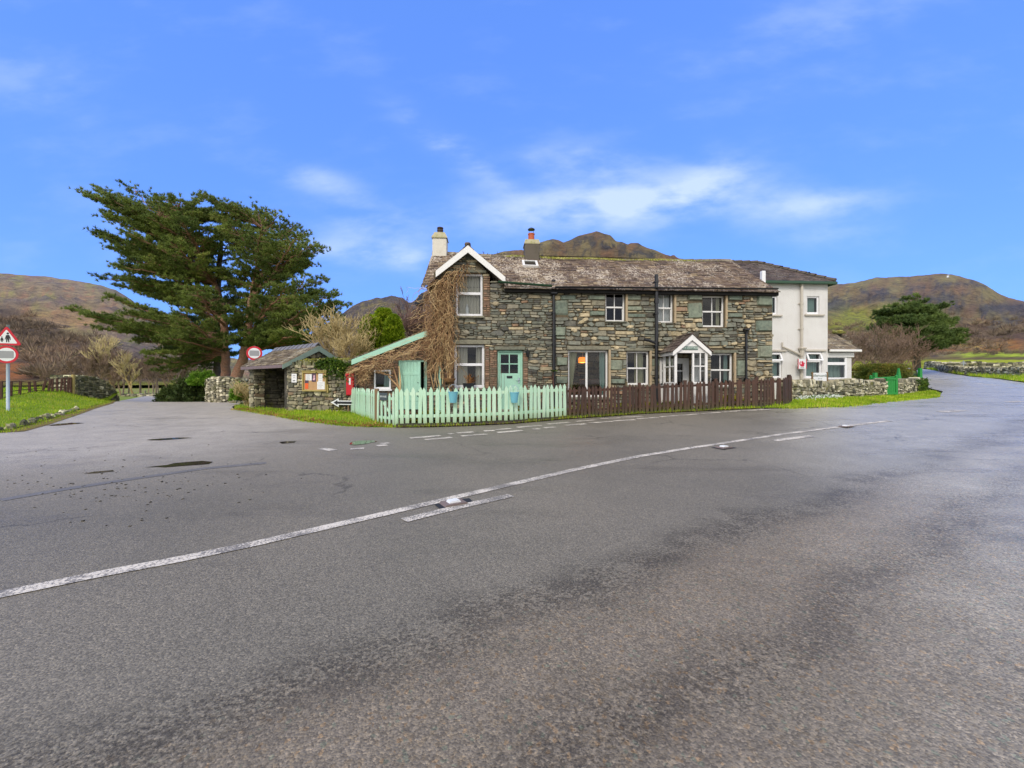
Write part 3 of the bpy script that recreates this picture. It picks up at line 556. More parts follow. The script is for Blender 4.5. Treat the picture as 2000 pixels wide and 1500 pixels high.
# puddles
def puddle(px_poly, i):
    pts = [GA(*q) for q in px_poly]; cx_ = sum(p[0] for p in pts) / len(pts); cy_ = sum(p[1] for p in pts) / len(pts); z_ = g1(cx_, cy_)
    mb = MB(); b_ = densify(pts, .12, True); b_ = [(p[0] + random.gauss(0, .012), p[1] + random.gauss(0, .02)) for p in b_]
    mb.add([(*p, max(z_, g1(*p)) + .006) for p in b_], [tuple(range(len(b_)))])
    tag(mb.build('puddle', M_puddle), kind='structure')
for i, pp in enumerate(([(280, 914), (330, 909), (345, 904), (400, 900), (416, 902), (405, 907), (350, 911)], [(680, 869), (685, 864), (705, 861), (728, 860.5), (738, 863), (715, 867), (694, 870)],
                        [(92, 832), (110, 828.5), (140, 826), (165, 826.5), (140, 829), (112, 831.5)], [(285, 860), (310, 857), (350, 855), (375, 855.5), (345, 858), (310, 860.5)], [(545, 864), (560, 862), (580, 862), (575, 865), (555, 866)],
                        [(165, 925), (190, 921), (220, 919), (222, 921), (190, 924)])): puddle(pp, i)
# loose grit scattered on the worn joint, left
n_ = 170; xs, ys = [], []
while len(xs) < n_:
    q = (random.gauss(240, 150), random.gauss(945, 32));
    if q[0] > 2: p = GA(*q); xs.append(p[0]); ys.append(p[1])
mb = MB()
for x_, y_ in zip(xs, ys):
    s_ = random.uniform(.003, .009); mb.box(x_ - s_, x_ + s_, y_ - s_, y_ + s_, g1(x_, y_) - .002, g1(x_, y_) + s_, j=s_ * .4)
tag(mb.build('loose_grit', M_core), kind='stuff')
# cat's eyes
for i, ((px1, py1), lb) in enumerate((((886, 983.5), 'cat\'s eye road stud beside the short white dash nearest the camera'), ((1414, 874.5), 'middle cat\'s eye stud against the long white line'), ((1652, 833.5), 'farthest cat\'s eye stud, near the end of the long white line'))):
    x_, y_ = GA(px1, py1); t = empty('road_stud', (x_, y_, g1(x_, y_)), R(31 - i * 4), lb, 'road stud', 'road studs along the centre line')
    MB().prism([(-.13, 0), (-.11, .022), (.11, .022), (.13, 0)], lambda p, q, d_: (p, d_, q), -.085, .085).build('casing', M_metal, t)
    MB().prism([(-.065, .02), (-.05, .042), (.05, .042), (.065, .02)], lambda p, q, d_: (p, d_, q), -.045, .045).build('reflector', M_signwhite, t)
    MB().add([(-.19, -.13, .004), (.19, -.12, .004), (.22, .1, .004), (-.18, .13, .004)], [(0, 1, 2, 3)]).build('tar_patch', M_tyre, t)
# mossy stones laid along the foot of the left bank
le = densify(left_edge[1:5], .02); pos = 0; i = 0
while i < len(le) - 8:
    x_, y_ = le[i]; w_ = random.uniform(.10, .24); hh = random.uniform(.06, .14); bm = bmesh.new(); bmesh.ops.create_icosphere(bm, subdivisions=2, radius=1)
    sd_ = random.random() * 50
    for v in bm.verts:
        q = v.co * (1 + .6 * mn.noise(v.co * 1.5 + Vector((sd_, 0, 0)))); v.co = Vector((q.x * w_, q.y * w_ * .6, q.z * hh))
    mb = MB(); bm.verts.index_update(); mb.add([tuple(v.co) for v in bm.verts], [[v.index for v in f.verts] for f in bm.faces]); bm.free()
    o = mb.build('kerb_stone', M_drymoss if random.random() < .6 else M_shel, None, False, (x_ - .12, y_ - .05 + random.uniform(-.05, .1), g1(x_, y_) + hh * .35), R(130 + random.uniform(-15, 15)))
    tag(o, 'rough mossy stone in the row edging the left grass bank', 'stone', 'stones edging the left bank')
    i += int((w_ * 2 + random.choice((.02, .06, .3))) / .02)

# ------------------------------------------------------------------ hills
def interp(pts, xs): pts = sorted(pts); return np.interp(xs, [p[0] for p in pts], [p[1] for p in pts])
HILL = {}
def hill(name, x0, x1, sky_pts, d0, d1, py0, pw, colf, amp, nc=220, nrow=70, seed=0, rough=1.0):
    pxs = np.linspace(x0, x1, nc); skyl = interp(sky_pts, pxs); ts = np.linspace(0, 1, nrow)
    foot = np.full(nc, py0) if not callable(py0) else py0(pxs)
    PX = np.repeat(pxs[:, None], nrow, 1); T = np.repeat(ts[None], nc, 0)
    D = d0 * (d1 / d0) ** T; PY = foot[:, None] + (skyl - foot)[:, None] * T ** pw
    Xh = (PX - 1000) / 800 * D; Yh = D; Zh = E + (750 - PY) / 800 * D
    nz = np.zeros_like(Xh)
    for i in range(nc):
        for j in range(nrow):
            v = Vector((Xh[i, j] / 120 + seed, Yh[i, j] / 120, Zh[i, j] / 200))
            nz[i, j] = mn.ridged_multi_fractal(v, .9, 2.1, 5, 1.0, 2.0) - 1.0
    env = np.sin(np.pi * np.clip(T, 0, 1)) ** .7 * (D / d1) * np.clip(T * 4, 0, 1)
    crest = np.array([mn.fractal(Vector((p / 26 + seed, 2.2, 0)), .8, 2.1, 5) for p in pxs]) * 1.6
    Zh = Zh + nz * amp * env + (crest[:, None] * (T ** 6)) / 800 * D * rough
    col = colf(PX, (750 - (Zh - E) / D * 800), nz, T, Xh, Yh)
    HILL[name] = (PX, PY, Xh, Yh, Zh)
    # far side falls away behind the ridge
    back = [(1.12, .75), (1.35, .3), (1.6, -.05)]
    Xa, Ya, Za = [Xh], [Yh], [Zh]; ca = [col]
    for f_, zf in back:
        Xa.append(Xh[:, -1:] * f_); Ya.append(Yh[:, -1:] * f_); Za.append(Zh[:, -1:] * zf); ca.append(col[:, -1:])
    Xa, Ya, Za = (np.concatenate(q, 1) for q in (Xa, Ya, Za)); ca = np.concatenate(ca, 1); n2 = Xa.shape[1]
    idx = np.arange(nc * n2).reshape(nc, n2)
    F = np.stack([idx[:-1, :-1], idx[1:, :-1], idx[1:, 1:], idx[:-1, 1:]], -1).reshape(-1, 4)
    return tag(np_mesh(name, np.c_[Xa.ravel(), Ya.ravel(), Za.ravel()], F, M_hill, col=ca.reshape(-1, 3), smooth=True), kind='structure')
def sm(x, a, b): t = np.clip((x - a) / (b - a), 0, 1); return t * t * (3 - 2 * t)
def vn(X, Y, s, seed): 
    f = np.vectorize(lambda a, b: mn.fractal(Vector((a / s + seed, b / s, seed * 1.3)), .9, 2.1, 5)); return f(X, Y)
def lerp(a, b, t): return a + (np.array(b) - a) * t[..., None]
def blob(px, py, cx_, cy_, wx, wy): return np.exp(-((px - cx_) / wx) ** 2 - ((py - cy_) / wy) ** 2)

def col_left(px, py, nz, T, X, Y):
    n = vn(px, py * 2.2, 60, 3.1); n2 = vn(px, py * 3, 22, 8.3)
    q = np.zeros(px.shape + (3,)) + np.array(c(138, 124, 108))
    q = lerp(q, c(142, 136, 98), sm(n, -.1, .45)); q = lerp(q, c(150, 116, 100), sm(n2, .05, .5) * .8)
    q = lerp(q, c(112, 108, 112), sm(nz + n2 * .5, .35, .9) * .8)
    q = lerp(q, c(164, 134, 100), np.clip(blob(px, py, 150, 625, 130, 22) + n2 * .2, 0, 1) * .8)
    line = 600 + (px) * .36 + n * 16
    q = lerp(q, c(104, 92, 84), sm(py, line - 6, line + 10))
    q = lerp(q, c(148, 98, 66), np.clip(blob(px, py, 0, 725, 60, 22) * 1.4 + n2 * .15, 0, 1) * sm(py, 700, 712))
    return lerp(q, c(128, 130, 56), sm(py, 742, 750))
def bump_rows(px): return np.where(px < 400, 752.0, 752.0)
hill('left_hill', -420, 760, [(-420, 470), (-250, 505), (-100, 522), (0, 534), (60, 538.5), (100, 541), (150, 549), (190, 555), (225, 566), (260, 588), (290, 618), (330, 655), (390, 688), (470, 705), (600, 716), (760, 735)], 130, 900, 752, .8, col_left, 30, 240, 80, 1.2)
def col_mid(px, py, nz, T, X, Y):
    n = vn(px, py * 1.6, 40, 5.1); n2 = vn(px, py * 2, 14, 1.3)
    q = np.zeros(px.shape + (3,)) + np.array(c(96, 88, 84)); q = lerp(q, c(116, 104, 88), sm(n, -.05, .4)); q = lerp(q, c(78, 76, 84), sm(n2, .0, .45) * .8); q = lerp(q, c(112, 106, 68), sm(n - n2, .15, .7) * .6)
    return q
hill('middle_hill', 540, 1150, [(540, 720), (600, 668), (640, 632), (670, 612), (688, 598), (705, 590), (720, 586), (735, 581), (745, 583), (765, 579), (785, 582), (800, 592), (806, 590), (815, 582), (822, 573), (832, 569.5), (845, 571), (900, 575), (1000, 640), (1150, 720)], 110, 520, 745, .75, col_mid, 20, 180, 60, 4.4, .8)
def col_back(px, py, nz, T, X, Y):
    n = vn(px, py * 1.5, 46, 2.1); n2 = vn(px, py * 1.6, 15, 6.3)
    q = np.zeros(px.shape + (3,)) + np.array(c(110, 96, 74)); q = lerp(q, c(122, 112, 82), sm(n, -.1, .35)); q = lerp(q, c(70, 70, 72), sm(n2 + nz * .25, .05, .5) * .9)
    q = lerp(q, c(128, 98, 72), sm(-n, .05, .5) * .6); return q
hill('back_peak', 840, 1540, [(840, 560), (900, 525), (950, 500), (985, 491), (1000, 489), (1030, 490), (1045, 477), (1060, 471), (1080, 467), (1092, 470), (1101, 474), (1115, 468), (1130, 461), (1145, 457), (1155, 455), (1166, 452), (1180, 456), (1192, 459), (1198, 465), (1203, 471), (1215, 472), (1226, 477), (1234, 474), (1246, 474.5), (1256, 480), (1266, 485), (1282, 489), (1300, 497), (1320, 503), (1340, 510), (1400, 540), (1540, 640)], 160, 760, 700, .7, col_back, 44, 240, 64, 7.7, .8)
def col_right(px, py, nz, T, X, Y):
    n = vn(px, py * 1.7, 52, 9.1); n2 = vn(px, py * 2.2, 17, 4.3)
    q = np.zeros(px.shape + (3,)) + np.array(c(122, 108, 86)); q = lerp(q, c(130, 122, 92), sm(n, -.1, .35)); q = lerp(q, c(124, 100, 86), sm(-n, .05, .45) * .7)
    crag = np.clip(blob(px, py, 1715, 572, 26, 8) + blob(px, py, 1655, 590, 50, 9) + blob(px, py, 1630, 605, 30, 10) + blob(px, py, 1810, 562, 30, 7) + blob(px, py, 1850, 585, 38, 13) + blob(px, py, 1925, 605, 30, 14) + blob(px, py, 1980, 602, 40, 14) + blob(px, py, 1960, 630, 30, 12) + blob(px, py, 1880, 555, 40, 6) + blob(px, py, 1770, 585, 40, 6), 0, 1)
    q = lerp(q, c(76, 78, 90), np.clip(crag * (1 + n2 * 1.2) + sm(n2 + nz * .2, .25, .6) * .5, 0, 1) * .9)
    gr = np.clip(blob(px, py, 1700, 622, 75, 20) * 1.3 + blob(px, py, 1660, 640, 50, 14), 0, 1); q = lerp(q, c(140, 146, 66), np.clip(gr * (1 + n2 * .7), 0, 1) * .85)
    q = lerp(q, c(110, 92, 82), sm(py, 634, 650) * sm(-py, -676, -664) * sm(px, 1760, 1850) * .8); q = lerp(q, c(100, 84, 76), blob(px, py, 1680, 650, 60, 10) * .7)
    q = lerp(q, c(168, 120, 80), sm(py, 660, 668) * sm(-py, -690, -684) * sm(px, 1790, 1830) * np.clip(.85 + n2, 0, 1)); q = lerp(q, c(196, 176, 96), np.clip(blob(px, py, 1890, 672, 60, 6) * (1 + n2), 0, 1) * .9)
    q = lerp(q, c(180, 198, 76), sm(py, 687, 690) * sm(px, 1840, 1900)); q = lerp(q, c(120, 108, 80), sm(py, 696, 698.5) * sm(-py, -704, -702))
    q = lerp(q, c(192, 202, 58), sm(py, 702, 705)); q = lerp(q, c(128, 132, 60), sm(-px, -1830, -1790) * sm(py, 690, 700) * .6)
    sn = np.clip(blob(px, py, 1825, 541, 3, .9) + blob(px, py, 1838, 542, 3.5, .8) + blob(px, py, 1852, 541, 2.5, .8), 0, 1); return lerp(q, c(235, 238, 242), (sn > .4) * 1.0)
hill('right_hill', 1440, 2350, [(1440, 610), (1500, 580), (1560, 564), (1617, 556), (1650, 554.5), (1665, 552), (1690, 548), (1713, 541), (1730, 542), (1770, 540.5), (1800, 538), (1820, 535.5), (1838, 534), (1858, 536), (1875, 541), (1895, 545), (1912, 550), (1928, 559), (1938, 565), (1952, 574), (1966, 580), (1985, 585), (2000, 588), (2080, 604), (2200, 640), (2350, 690)],
     84, 950, lambda p: interp([(1440, 716), (1800, 722), (1850, 722), (2000, 713), (2350, 690)], p), 1.5, col_right, 40, 260, 100, 3.3)

# winter woods on the slopes, one mass each
def far_wood(name, hl, n, test, s0, s1, blades_n=44):
    PX, PY, Xh, Yh, Zh = HILL[hl]; nc, nrw = PX.shape; pts = []
    while len(pts) < n:
        i = rng.random() * (nc - 1.01); j = rng.random() ** .8 * (nrw - 1.01); i0, j0 = int(i), int(j); fi, fj = i - i0, j - j0
        lrp = lambda A: A[i0, j0] * (1 - fi) * (1 - fj) + A[i0 + 1, j0] * fi * (1 - fj) + A[i0, j0 + 1] * (1 - fi) * fj + A[i0 + 1, j0 + 1] * fi * fj
        if test(lrp(PX), lrp(PY)): pts.append((lrp(Xh), lrp(Yh), lrp(Zh)))
    pts = np.array(pts); N = len(pts) * blades_n; b = np.repeat(pts, blades_n, 0); s = np.repeat(rng.uniform(s0, s1, len(pts)), blades_n)
    dv = rng.normal(0, 1, (N, 3)); dv[:, 2] = np.abs(dv[:, 2]) * .9 + .1; dv /= np.linalg.norm(dv, axis=1)[:, None]
    st = b + dv * (s * rng.uniform(.1, .5, N))[:, None] + np.c_[np.zeros((N, 2)), s * .15]; en = b + dv * (s * rng.uniform(.45, 1.0, N))[:, None] + np.c_[np.zeros((N, 2)), s * .2]
    sd_ = np.cross(dv, rng.normal(0, 1, (N, 3))); sd_ /= np.linalg.norm(sd_, axis=1)[:, None] + 1e-9; sd_ *= (s * .032)[:, None]
    V = np.stack([st - sd_, st + sd_, en], 1).reshape(-1, 3)
    r_ = np.clip(np.repeat(rng.random(len(pts)), blades_n) * .8 + rng.random(N) * .2, 0, 1)
    return tag(np_mesh(name, V, np.arange(3 * N).reshape(-1, 3), M_wood, rnd=r_), kind='stuff')
far_wood('hillside_woods', 'left_hill', 2600, lambda x, y: y > 612 + x * .36 + 14 * mn.noise(Vector((x / 40, 1, 0))) and y < 745 and x < 520 and not (x < 50 and y > 695), 3, 6.5)
far_wood('right_hillside_woods', 'right_hill', 420, lambda x, y: 640 < y < 674 and x > 1770, 4, 8)
far_wood('field_hedges', 'right_hill', 260, lambda x, y: 696 < y < 705 and x > 1790 and mn.noise(Vector((x / 18, 0, 0))) > -.25, 1.0, 2.2)
far_wood('fellside_scrub', 'middle_hill', 500, lambda x, y: y > 640 + 20 * mn.noise(Vector((x / 30, 1, 0))), 2.5, 4.5)
far_wood('roadside_scrub', 'right_hill', 300, lambda x, y: 655 < y < 712 and x < 1800, 2.5, 5)
# ------------------------------------------------------------------ masonry helpers
def rubble(mb, u0, u1, z0, top, holes, to3, hr, wr, dep=.045, m=0, gap=.012, jit=.25, base=None):
    """irregular stones on a wall face; to3(u, z, out); top(u) limits; holes are (u0,u1,z0,z1). Narrow height ranges give even courses (brick),
    wide ones are cut up at random like random rubble and gently warped out of line"""
    even = hr[1] - hr[0] < .015; z = z0; zmax = max(top(u0 + (u1 - u0) * q / 20) for q in range(21))
    seed = random.uniform(0, 50)
    def wp(p, q):
        if even: return p, q
        return p + .030 * mn.noise(Vector((p * 1.9 + seed, q * 3.2, 3))), q + .045 * mn.noise(Vector((p * 1.3 + seed, q * 1.7, 9))) + .026 * mn.noise(Vector((p * 4.5 + seed, q * 3, 5)))
    def stone(u, w, zz, hh):
        g = gap * random.uniform(.5, 1.5); a0, a1, b0, b1 = u + g / 2, u + w - g / 2, zz + g / 2, zz + hh - g / 2
        if a1 - a0 < .02 or b1 - b0 < .015: return
        mnw = min(a1 - a0, b1 - b0); cc = mnw * (random.uniform(.04, .12) if even else random.uniform(.1, .46)); J = lambda: random.uniform(-jit, jit) * mnw * .3
        ol = [(a0 + cc * random.uniform(.6, 1.4), b0), (a1 - cc * random.uniform(.6, 1.4), b0), (a1, b0 + cc * .9), (a1, b1 - cc * .9), (a1 - cc * random.uniform(.6, 1.5), b1), (a0 + cc * random.uniform(.6, 1.5), b1), (a0, b1 - cc * .9), (a0, b0 + cc * .9)]
        ol = [wp(p + J(), q + J()) for p, q in ol]; cu, cz = wp((a0 + a1) / 2, (b0 + b1) / 2)
        d = dep * random.uniform(.4, 1.2); k_ = random.uniform(.76, .93); t1, t2 = random.uniform(-.3, .3), random.uniform(-.35, .35)
        vs = [to3(p, q, 0) for p, q in ol] + [to3(cu + (p - cu) * k_, cz + (q - cz) * k_, d * (1 + t1 * (p - cu) / (a1 - a0) + t2 * (q - cz) / (b1 - b0))) for p, q in ol]
        mb.add(vs, [tuple(range(8, 16))] + [(i, (i + 1) % 8, 8 + (i + 1) % 8, 8 + i) for i in range(8)], m)
    def ok(u, z_): return z_ < top(u) and (base is None or z_ > base(u))
    def cut(a, b, p, q):
        w, h = b - a, q - p; tw, th = random.uniform(*wr), random.uniform(*hr); fw, fh = w / tw, h / th
        if max(fw, fh) < 1.55 or (max(fw, fh) < 2.1 and random.random() < .25):
            if ok((a + b) / 2, p + h * .6): stone(a, w, p, h)
        elif fw > fh * random.uniform(.6, 1.3): c_ = a + w * random.uniform(.32, .68); cut(a, c_, p, q); cut(c_, b, p, q)
        else: c_ = p + h * random.uniform(.34, .66); cut(a, b, p, c_); cut(a, b, c_, q)
    while z < zmax:
        h = random.uniform(*hr) if even else random.uniform(2.2, 4.2) * (hr[0] + hr[1]) / 2
        if not even:
            for _, _, p, q in holes:
                for e in (p, q):
                    if z + hr[0] < e < z + h - hr[0] * .5: h = e - z
            if zmax - z - h < hr[0]: h = zmax - z
        iv = [(u0, u1)]
        for a, b, p, q in holes:
            ov = min(z + h, q) - max(z, p)
            if ov > .35 * min(h, q - p) and ov > .02:
                nv = []
                for s, e in iv:
                    if b <= s or a >= e: nv.append((s, e)); continue
                    if a > s: nv.append((s, a))
                    if b < e: nv.append((b, e))
                iv = nv
        for s, e in iv:
            if e - s < .02: continue
            if even:
                u = s
                while u < e - .02:
                    w = random.uniform(*wr)
                    if e - u - w < wr[0] * .6: w = e - u
                    if ok(u + w / 2, z + h * .6): stone(u, w, z, h)
                    u += w
            else: cut(s, e, z, z + h)
        z += h
def panel(mb, u0, u1, z0, z1, holes, to3, m, thick=.3, reveal=.16):
    """flat wall with rectangular openings and their reveals"""
    us = sorted({u0, u1, *[h[0] for h in holes], *[h[1] for h in holes]}); zs = sorted({z0, z1, *[h[2] for h in holes], *[h[3] for h in holes]})
    us = [u for u in us if u0 <= u <= u1]; zs = [z for z in zs if z0 <= z <= z1]
    for a, b in zip(us, us[1:]):
        for p, q in zip(zs, zs[1:]):
            cu, cz = (a + b) / 2, (p + q) / 2
            if any(h[0] < cu < h[1] and h[2] < cz < h[3] for h in holes): continue
            mb.quad(to3(a, p, 0), to3(b, p, 0), to3(b, q, 0), to3(a, q, 0), m)
    for a, b, p, q in holes:
        for (ua, za), (ub, zb) in (((a, p), (b, p)), ((b, p), (b, q)), ((b, q), (a, q)), ((a, q), (a, p))):
            mb.quad(to3(ua, za, 0), to3(ub, zb, 0), to3(ub, zb, -reveal), to3(ua, za, -reveal), m)
def slates(mb, u0, u1, s0, s1, to3, course=.17, wr=(.16, .32), skip=None, m=0, th=.016, over=1.35):
    """overlapping slates on a slope; s runs up the slope; to3(u, s, out)"""
    s = s0; row = 0
    while s < s1 - .02:
        u = u0 - random.uniform(0, wr[1]) if row else u0
        while u < u1:
            w = random.uniform(*wr); a, b = max(u, u0), min(u + w, u1)
            if b - a > .03 and not (skip and skip((a + b) / 2, s + course / 2)):
                t = min(s + course * over, s1 + .02); lo = s - random.uniform(0, .018); g = .003; o = th * random.uniform(1.2, 2.2); o2 = .004
                vs = [to3(a + g, lo, o), to3(b - g, lo + random.uniform(-.008, .008), o * random.uniform(.8, 1.25)), to3(b - g, t, o2), to3(a + g, t, o2), to3(a + g, lo, 0), to3(b - g, lo, 0), to3(a + g, t, -.01), to3(b - g, t, -.01)]
                mb.add(vs, [(0, 1, 2, 3), (4, 5, 1, 0), (6, 4, 0, 3), (5, 7, 2, 1)], m)
            u += w
        s += course; row += 1
def curtain(mb, u0, u1, z0, z1, v, fn, amp=.025, per=.11, u0b=None, u1b=None, m=0):
    n = max(6, int((u1 - u0) / per * 5)); u0b = u0 if u0b is None else u0b; u1b = u1 if u1b is None else u1b
    ph = random.random() * 6; vs = []
    for j in range(5):
        t = j / 4; a, b = u0 * t + u0b * (1 - t), u1 * t + u1b * (1 - t)
        for i in range(n + 1):
            s = i / n; vs.append(fn(a + (b - a) * s, z0 + (z1 - z0) * t, v + amp * math.sin(ph + 2 * math.pi * s * (u1 - u0) / per + .4 * math.sin(3 * s))))
    mb.add(vs, [(j * (n + 1) + i, j * (n + 1) + i + 1, (j + 1) * (n + 1) + i + 1, (j + 1) * (n + 1) + i) for j in range(4) for i in range(n)], m)
def frame_of(O, ang):
    cs, sn = math.cos(ang), math.sin(ang)
    def at(px, py, v=0.0):
        kx = (px - 1000) / 800; u = (kx * (O[1] + v * cs) - O[0] + v * sn) / (cs - kx * sn); Yw = O[1] + u * sn + v * cs
        return u, E + (750 - py) / 800 * Yw
    def rect(x0, x1, y0, y1, v=0.0):
        a = at(x0, (y0 + y1) / 2, v)[0]; b = at(x1, (y0 + y1) / 2, v)[0]; xm = (x0 + x1) / 2
        return (a, b, at(xm, y1, v)[1], at(xm, y0, v)[1])
    return at, rect
wall3 = lambda u, z, o: (u, -o, z)                       # house frames: u right, v back, z up

def window(parent, r, style, v=.09, fw=.055, mat_=None, glass=True, curt=None, name='window', bars=None, deep=.07):
    """frame mesh with pane and curtain children; r is (u0,u1,z0,z1)"""
    u0, u1, z0, z1 = r; mat_ = mat_ or M_white; mb = MB(); B = lambda a, b, p, q, d0=0.0, d1=deep: mb.bbox(a, b, v + d0, v + d1, p, q, .006)
    B(u0, u0 + fw, z0, z1); B(u1 - fw, u1, z0, z1); B(u0 + fw, u1 - fw, z1 - fw, z1); B(u0 + fw, u1 - fw, z0, z0 + fw * 1.25)
    um, zm = (u0 + u1) / 2, (z0 + z1) / 2
    if style == 'sash':
        B(u0 + fw, u1 - fw, zm - .03, zm + .025, -.012, deep); s = .022
        B(u0 + fw, u0 + fw + s, z0 + fw, zm, .015); B(u1 - fw - s, u1 - fw, z0 + fw, zm, .015)
        B(um - .014, um + .014, zm + .025, z1 - fw, .02); B(um - .014, um + .014, z0 + fw * 1.25, zm - .03, .005)
    elif style == 'two': 
        zm = z0 + (z1 - z0) * .54; B(u0 + fw, u1 - fw, zm - .045, zm + .045)
        for p, q in ((z0 + fw * 1.25, zm - .045), (zm + .045, z1 - fw)): pass
    elif style == 'mull': um = u0 + (u1 - u0) * .475; B(um - .035, um + .035, z0 + fw, z1 - fw)
    elif style == 'top': zt = z0 + (z1 - z0) * .64; B(u0 + fw, u1 - fw, zt - .04, zt + .04)
    o = mb.build(name, mat_, parent)
    if glass: MB().quad((u0 + fw, v + deep * .6, z0 + fw), (u1 - fw, v + deep * .6, z0 + fw), (u1 - fw, v + deep * .6, z1 - fw), (u0 + fw, v + deep * .6, z1 - fw)).build('pane', M_glass, o)
    if curt:
        for (a, b, ab, bb, mt) in curt:
            cm = MB(); L = u1 - u0 - 2 * fw; q = lambda t: u0 + fw + L * t
            curtain(cm, q(a), q(b), z0 + fw * .5, z1 - fw * .5, v + .17, lambda uu, zz, vv: (uu, vv, zz), u0b=q(ab), u1b=q(bb)); cm.build('curtain', mt, o)
    return o

# ------------------------------------------------------------------ the stone cottages
HO, HA = (-2.72, 13.85), R(3.58)
hat, hrect = frame_of(HO, HA)
H = empty('stone_cottage', (HO[0], HO[1], 0), HA, 'long two storey slate rubble cottage with lichened roof, white sashes and small porch', 'cottage')
HL = 12.02; EV = 4.62; HD = 5.2
w_ul = hrect(889.7, 942.6, 533.6, 617.6); w_ll = hrect(886.8, 946, 673, 757.7); dr = hrect(971.5, 1021, 684, 800)
w3 = hrect(1182.7, 1221, 571, 628); w4 = hrect(1281, 1315.5, 572, 630); w5 = hrect(1372, 1415.5, 577.5, 638.5)
w6 = hrect(1109.5, 1188, 684, 776); w7 = hrect(1224, 1268, 686, 752); w8 = hrect(1388, 1432, 690, 755); pd = hrect(1318, 1342, 698, 800)
pd = (pd[0] - .55, pd[1] + .1, pd[2], pd[3] - .02)
holes = [w_ul, w_ll, dr, w3, w4, w5, w6, w7, w8, pd]
apu, apz = hat(914, 490); gl_ = hat(846, 540)[0]; gr_ = hat(984, 548)[0]; ub = hat(1081, 650)[0]
gsl = (apz - EV + .18) / (gr_ - apu)
def topz(u): return max(EV, apz - abs(u - apu) * gsl)
mb = MB()
panel(mb, 0, HL, -.3, EV, holes, lambda u, z, o: (u, -o, z), 0, reveal=.22)
gh = [h for h in holes if h[3] > EV]
if w_ul[3] > EV:                                          # gable triangle beside and above the tall upper window
    panel(mb, gl_ + .02, w_ul[0], EV, w_ul[3], [], wall3, 0); panel(mb, w_ul[1], apu + (apz - w_ul[3]) / gsl, EV, w_ul[3], [], wall3, 0)
    mb.add([(gl_, 0, w_ul[3]), (apu + (apz - w_ul[3]) / gsl, 0, w_ul[3]), (apu, 0, apz)], [(0, 1, 2)])
else: mb.add([(gl_, 0, EV), (gr_, 0, EV), (apu, 0, apz)], [(0, 1, 2)])
for a, b, c_, d_ in (((0, 0), (0, HD), -.3, EV), ((HL, 0), (HL, HD), -.3, EV), ((0, HD), (HL, HD), -.3, EV)): mb.quad((*a, c_), (*b, c_), (*b, d_), (*a, d_))
RZ0, RZ1, RV = 6.50, 6.42, HD / 2
mb.add([(0, 0, EV), (0, HD, EV), (0, RV, RZ0 - .1)], [(0, 1, 2)]); mb.add([(HL, 0, EV), (HL, HD, EV), (HL, RV, RZ1 - .1)], [(0, 1, 2)])
slabs = [hrect(*q) for q in ((1080, 1109, 586, 616), (1081, 1105, 638, 657), (1148, 1182.5, 577, 586), (1152, 1182.5, 607, 617), (1222, 1252, 577, 586), (1222, 1254.5, 598, 607), (1222, 1262, 612, 620), (1094, 1125, 576, 586), (1343, 1371.5, 591, 622), (1343, 1371.5, 574, 586.5),
         (1420, 1450, 577, 587), (1420, 1450, 611, 620), (1475, 1508, 625, 648), (1479, 1508, 675, 699), (1438, 1456, 703, 736), (1191.5, 1216, 703, 723), (1192, 1222, 739, 750), (1085, 1105, 657, 662), (1086, 1108.5, 697, 714), (1086, 1108.5, 735, 749), (1270, 1288, 700, 716), (1478, 1508, 577, 598))]
bricks = [hrect(944, 957, 541, 618), hrect(947.5, 956, 678, 758), hrect(957, 970.5, 684, 800), hrect(1022, 1031, 690, 800), hrect(877, 886, 678, 758), hrect(850, 876, 560, 640)]
lint = [hrect(886, 950, 527.5, 533), hrect(882, 958, 664, 672.5), hrect(966, 1026, 677, 683.6), hrect(1107, 1192, 676, 683.6), hrect(1220, 1275, 680, 685.6), hrect(1384, 1440, 684, 689.6), hrect(1368, 1424, 571, 577), hrect(1286, 1330, 568, 571.6)]
hp = [w_ul, w_ll, dr, (w3[0] - .02, w3[1] + .02, w3[2], w3[3]), w4, w5, w6, w7, w8, pd] + slabs + bricks + lint
rubble(mb, 0.0, ub - .03, .05, lambda u: topz(u) - .02, hp, wall3, (.05, .12), (.11, .40), .055, 1, .012)
rubble(mb, ub + .03, HL, .05, lambda u: EV - .05, hp, wall3, (.065, .165), (.12, .46), .07, 2, .018)
for i in range(150):                                        # rounder cobbles standing proud of the courses
    uc, zc_ = random.uniform(.15, HL - .15), random.uniform(.2, EV - .35); w_, h_ = random.uniform(.06, .17), random.uniform(.045, .09)
    if any(a - w_ - .03 < uc < b + w_ + .03 and p - h_ - .03 < zc_ < q + h_ + .03 for a, b, p, q in hp) or abs(uc - ub) < .2: continue
    n_ = 9; an = [2 * math.pi * q / n_ + random.uniform(-.2, .2) for q in range(n_)]; rr = [random.uniform(.8, 1.1) for _ in an]; tl = random.uniform(-.3, .3)
    ring = lambda f, o: [(uc + (w_ * r_ * math.cos(t) * math.cos(tl) - h_ * r_ * math.sin(t) * math.sin(tl)) * f, -o, zc_ + (w_ * r_ * math.cos(t) * math.sin(tl) + h_ * r_ * math.sin(t) * math.cos(tl)) * f) for t, r_ in zip(an, rr)]
    mb.add(ring(1.0, .03) + ring(.93, .078) + ring(.6, .102), [(i_, (i_ + 1) % n_, n_ + (i_ + 1) % n_, n_ + i_) for i_ in range(n_)] + [(n_ + i_, n_ + (i_ + 1) % n_, 2 * n_ + (i_ + 1) % n_, 2 * n_ + i_) for i_ in range(n_)] + [tuple(range(2 * n_, 3 * n_))], 2 if uc > ub else random.choice((1, 2)), random.choice((.45, .67, .86, .87, .9, .1, .3, .97)))
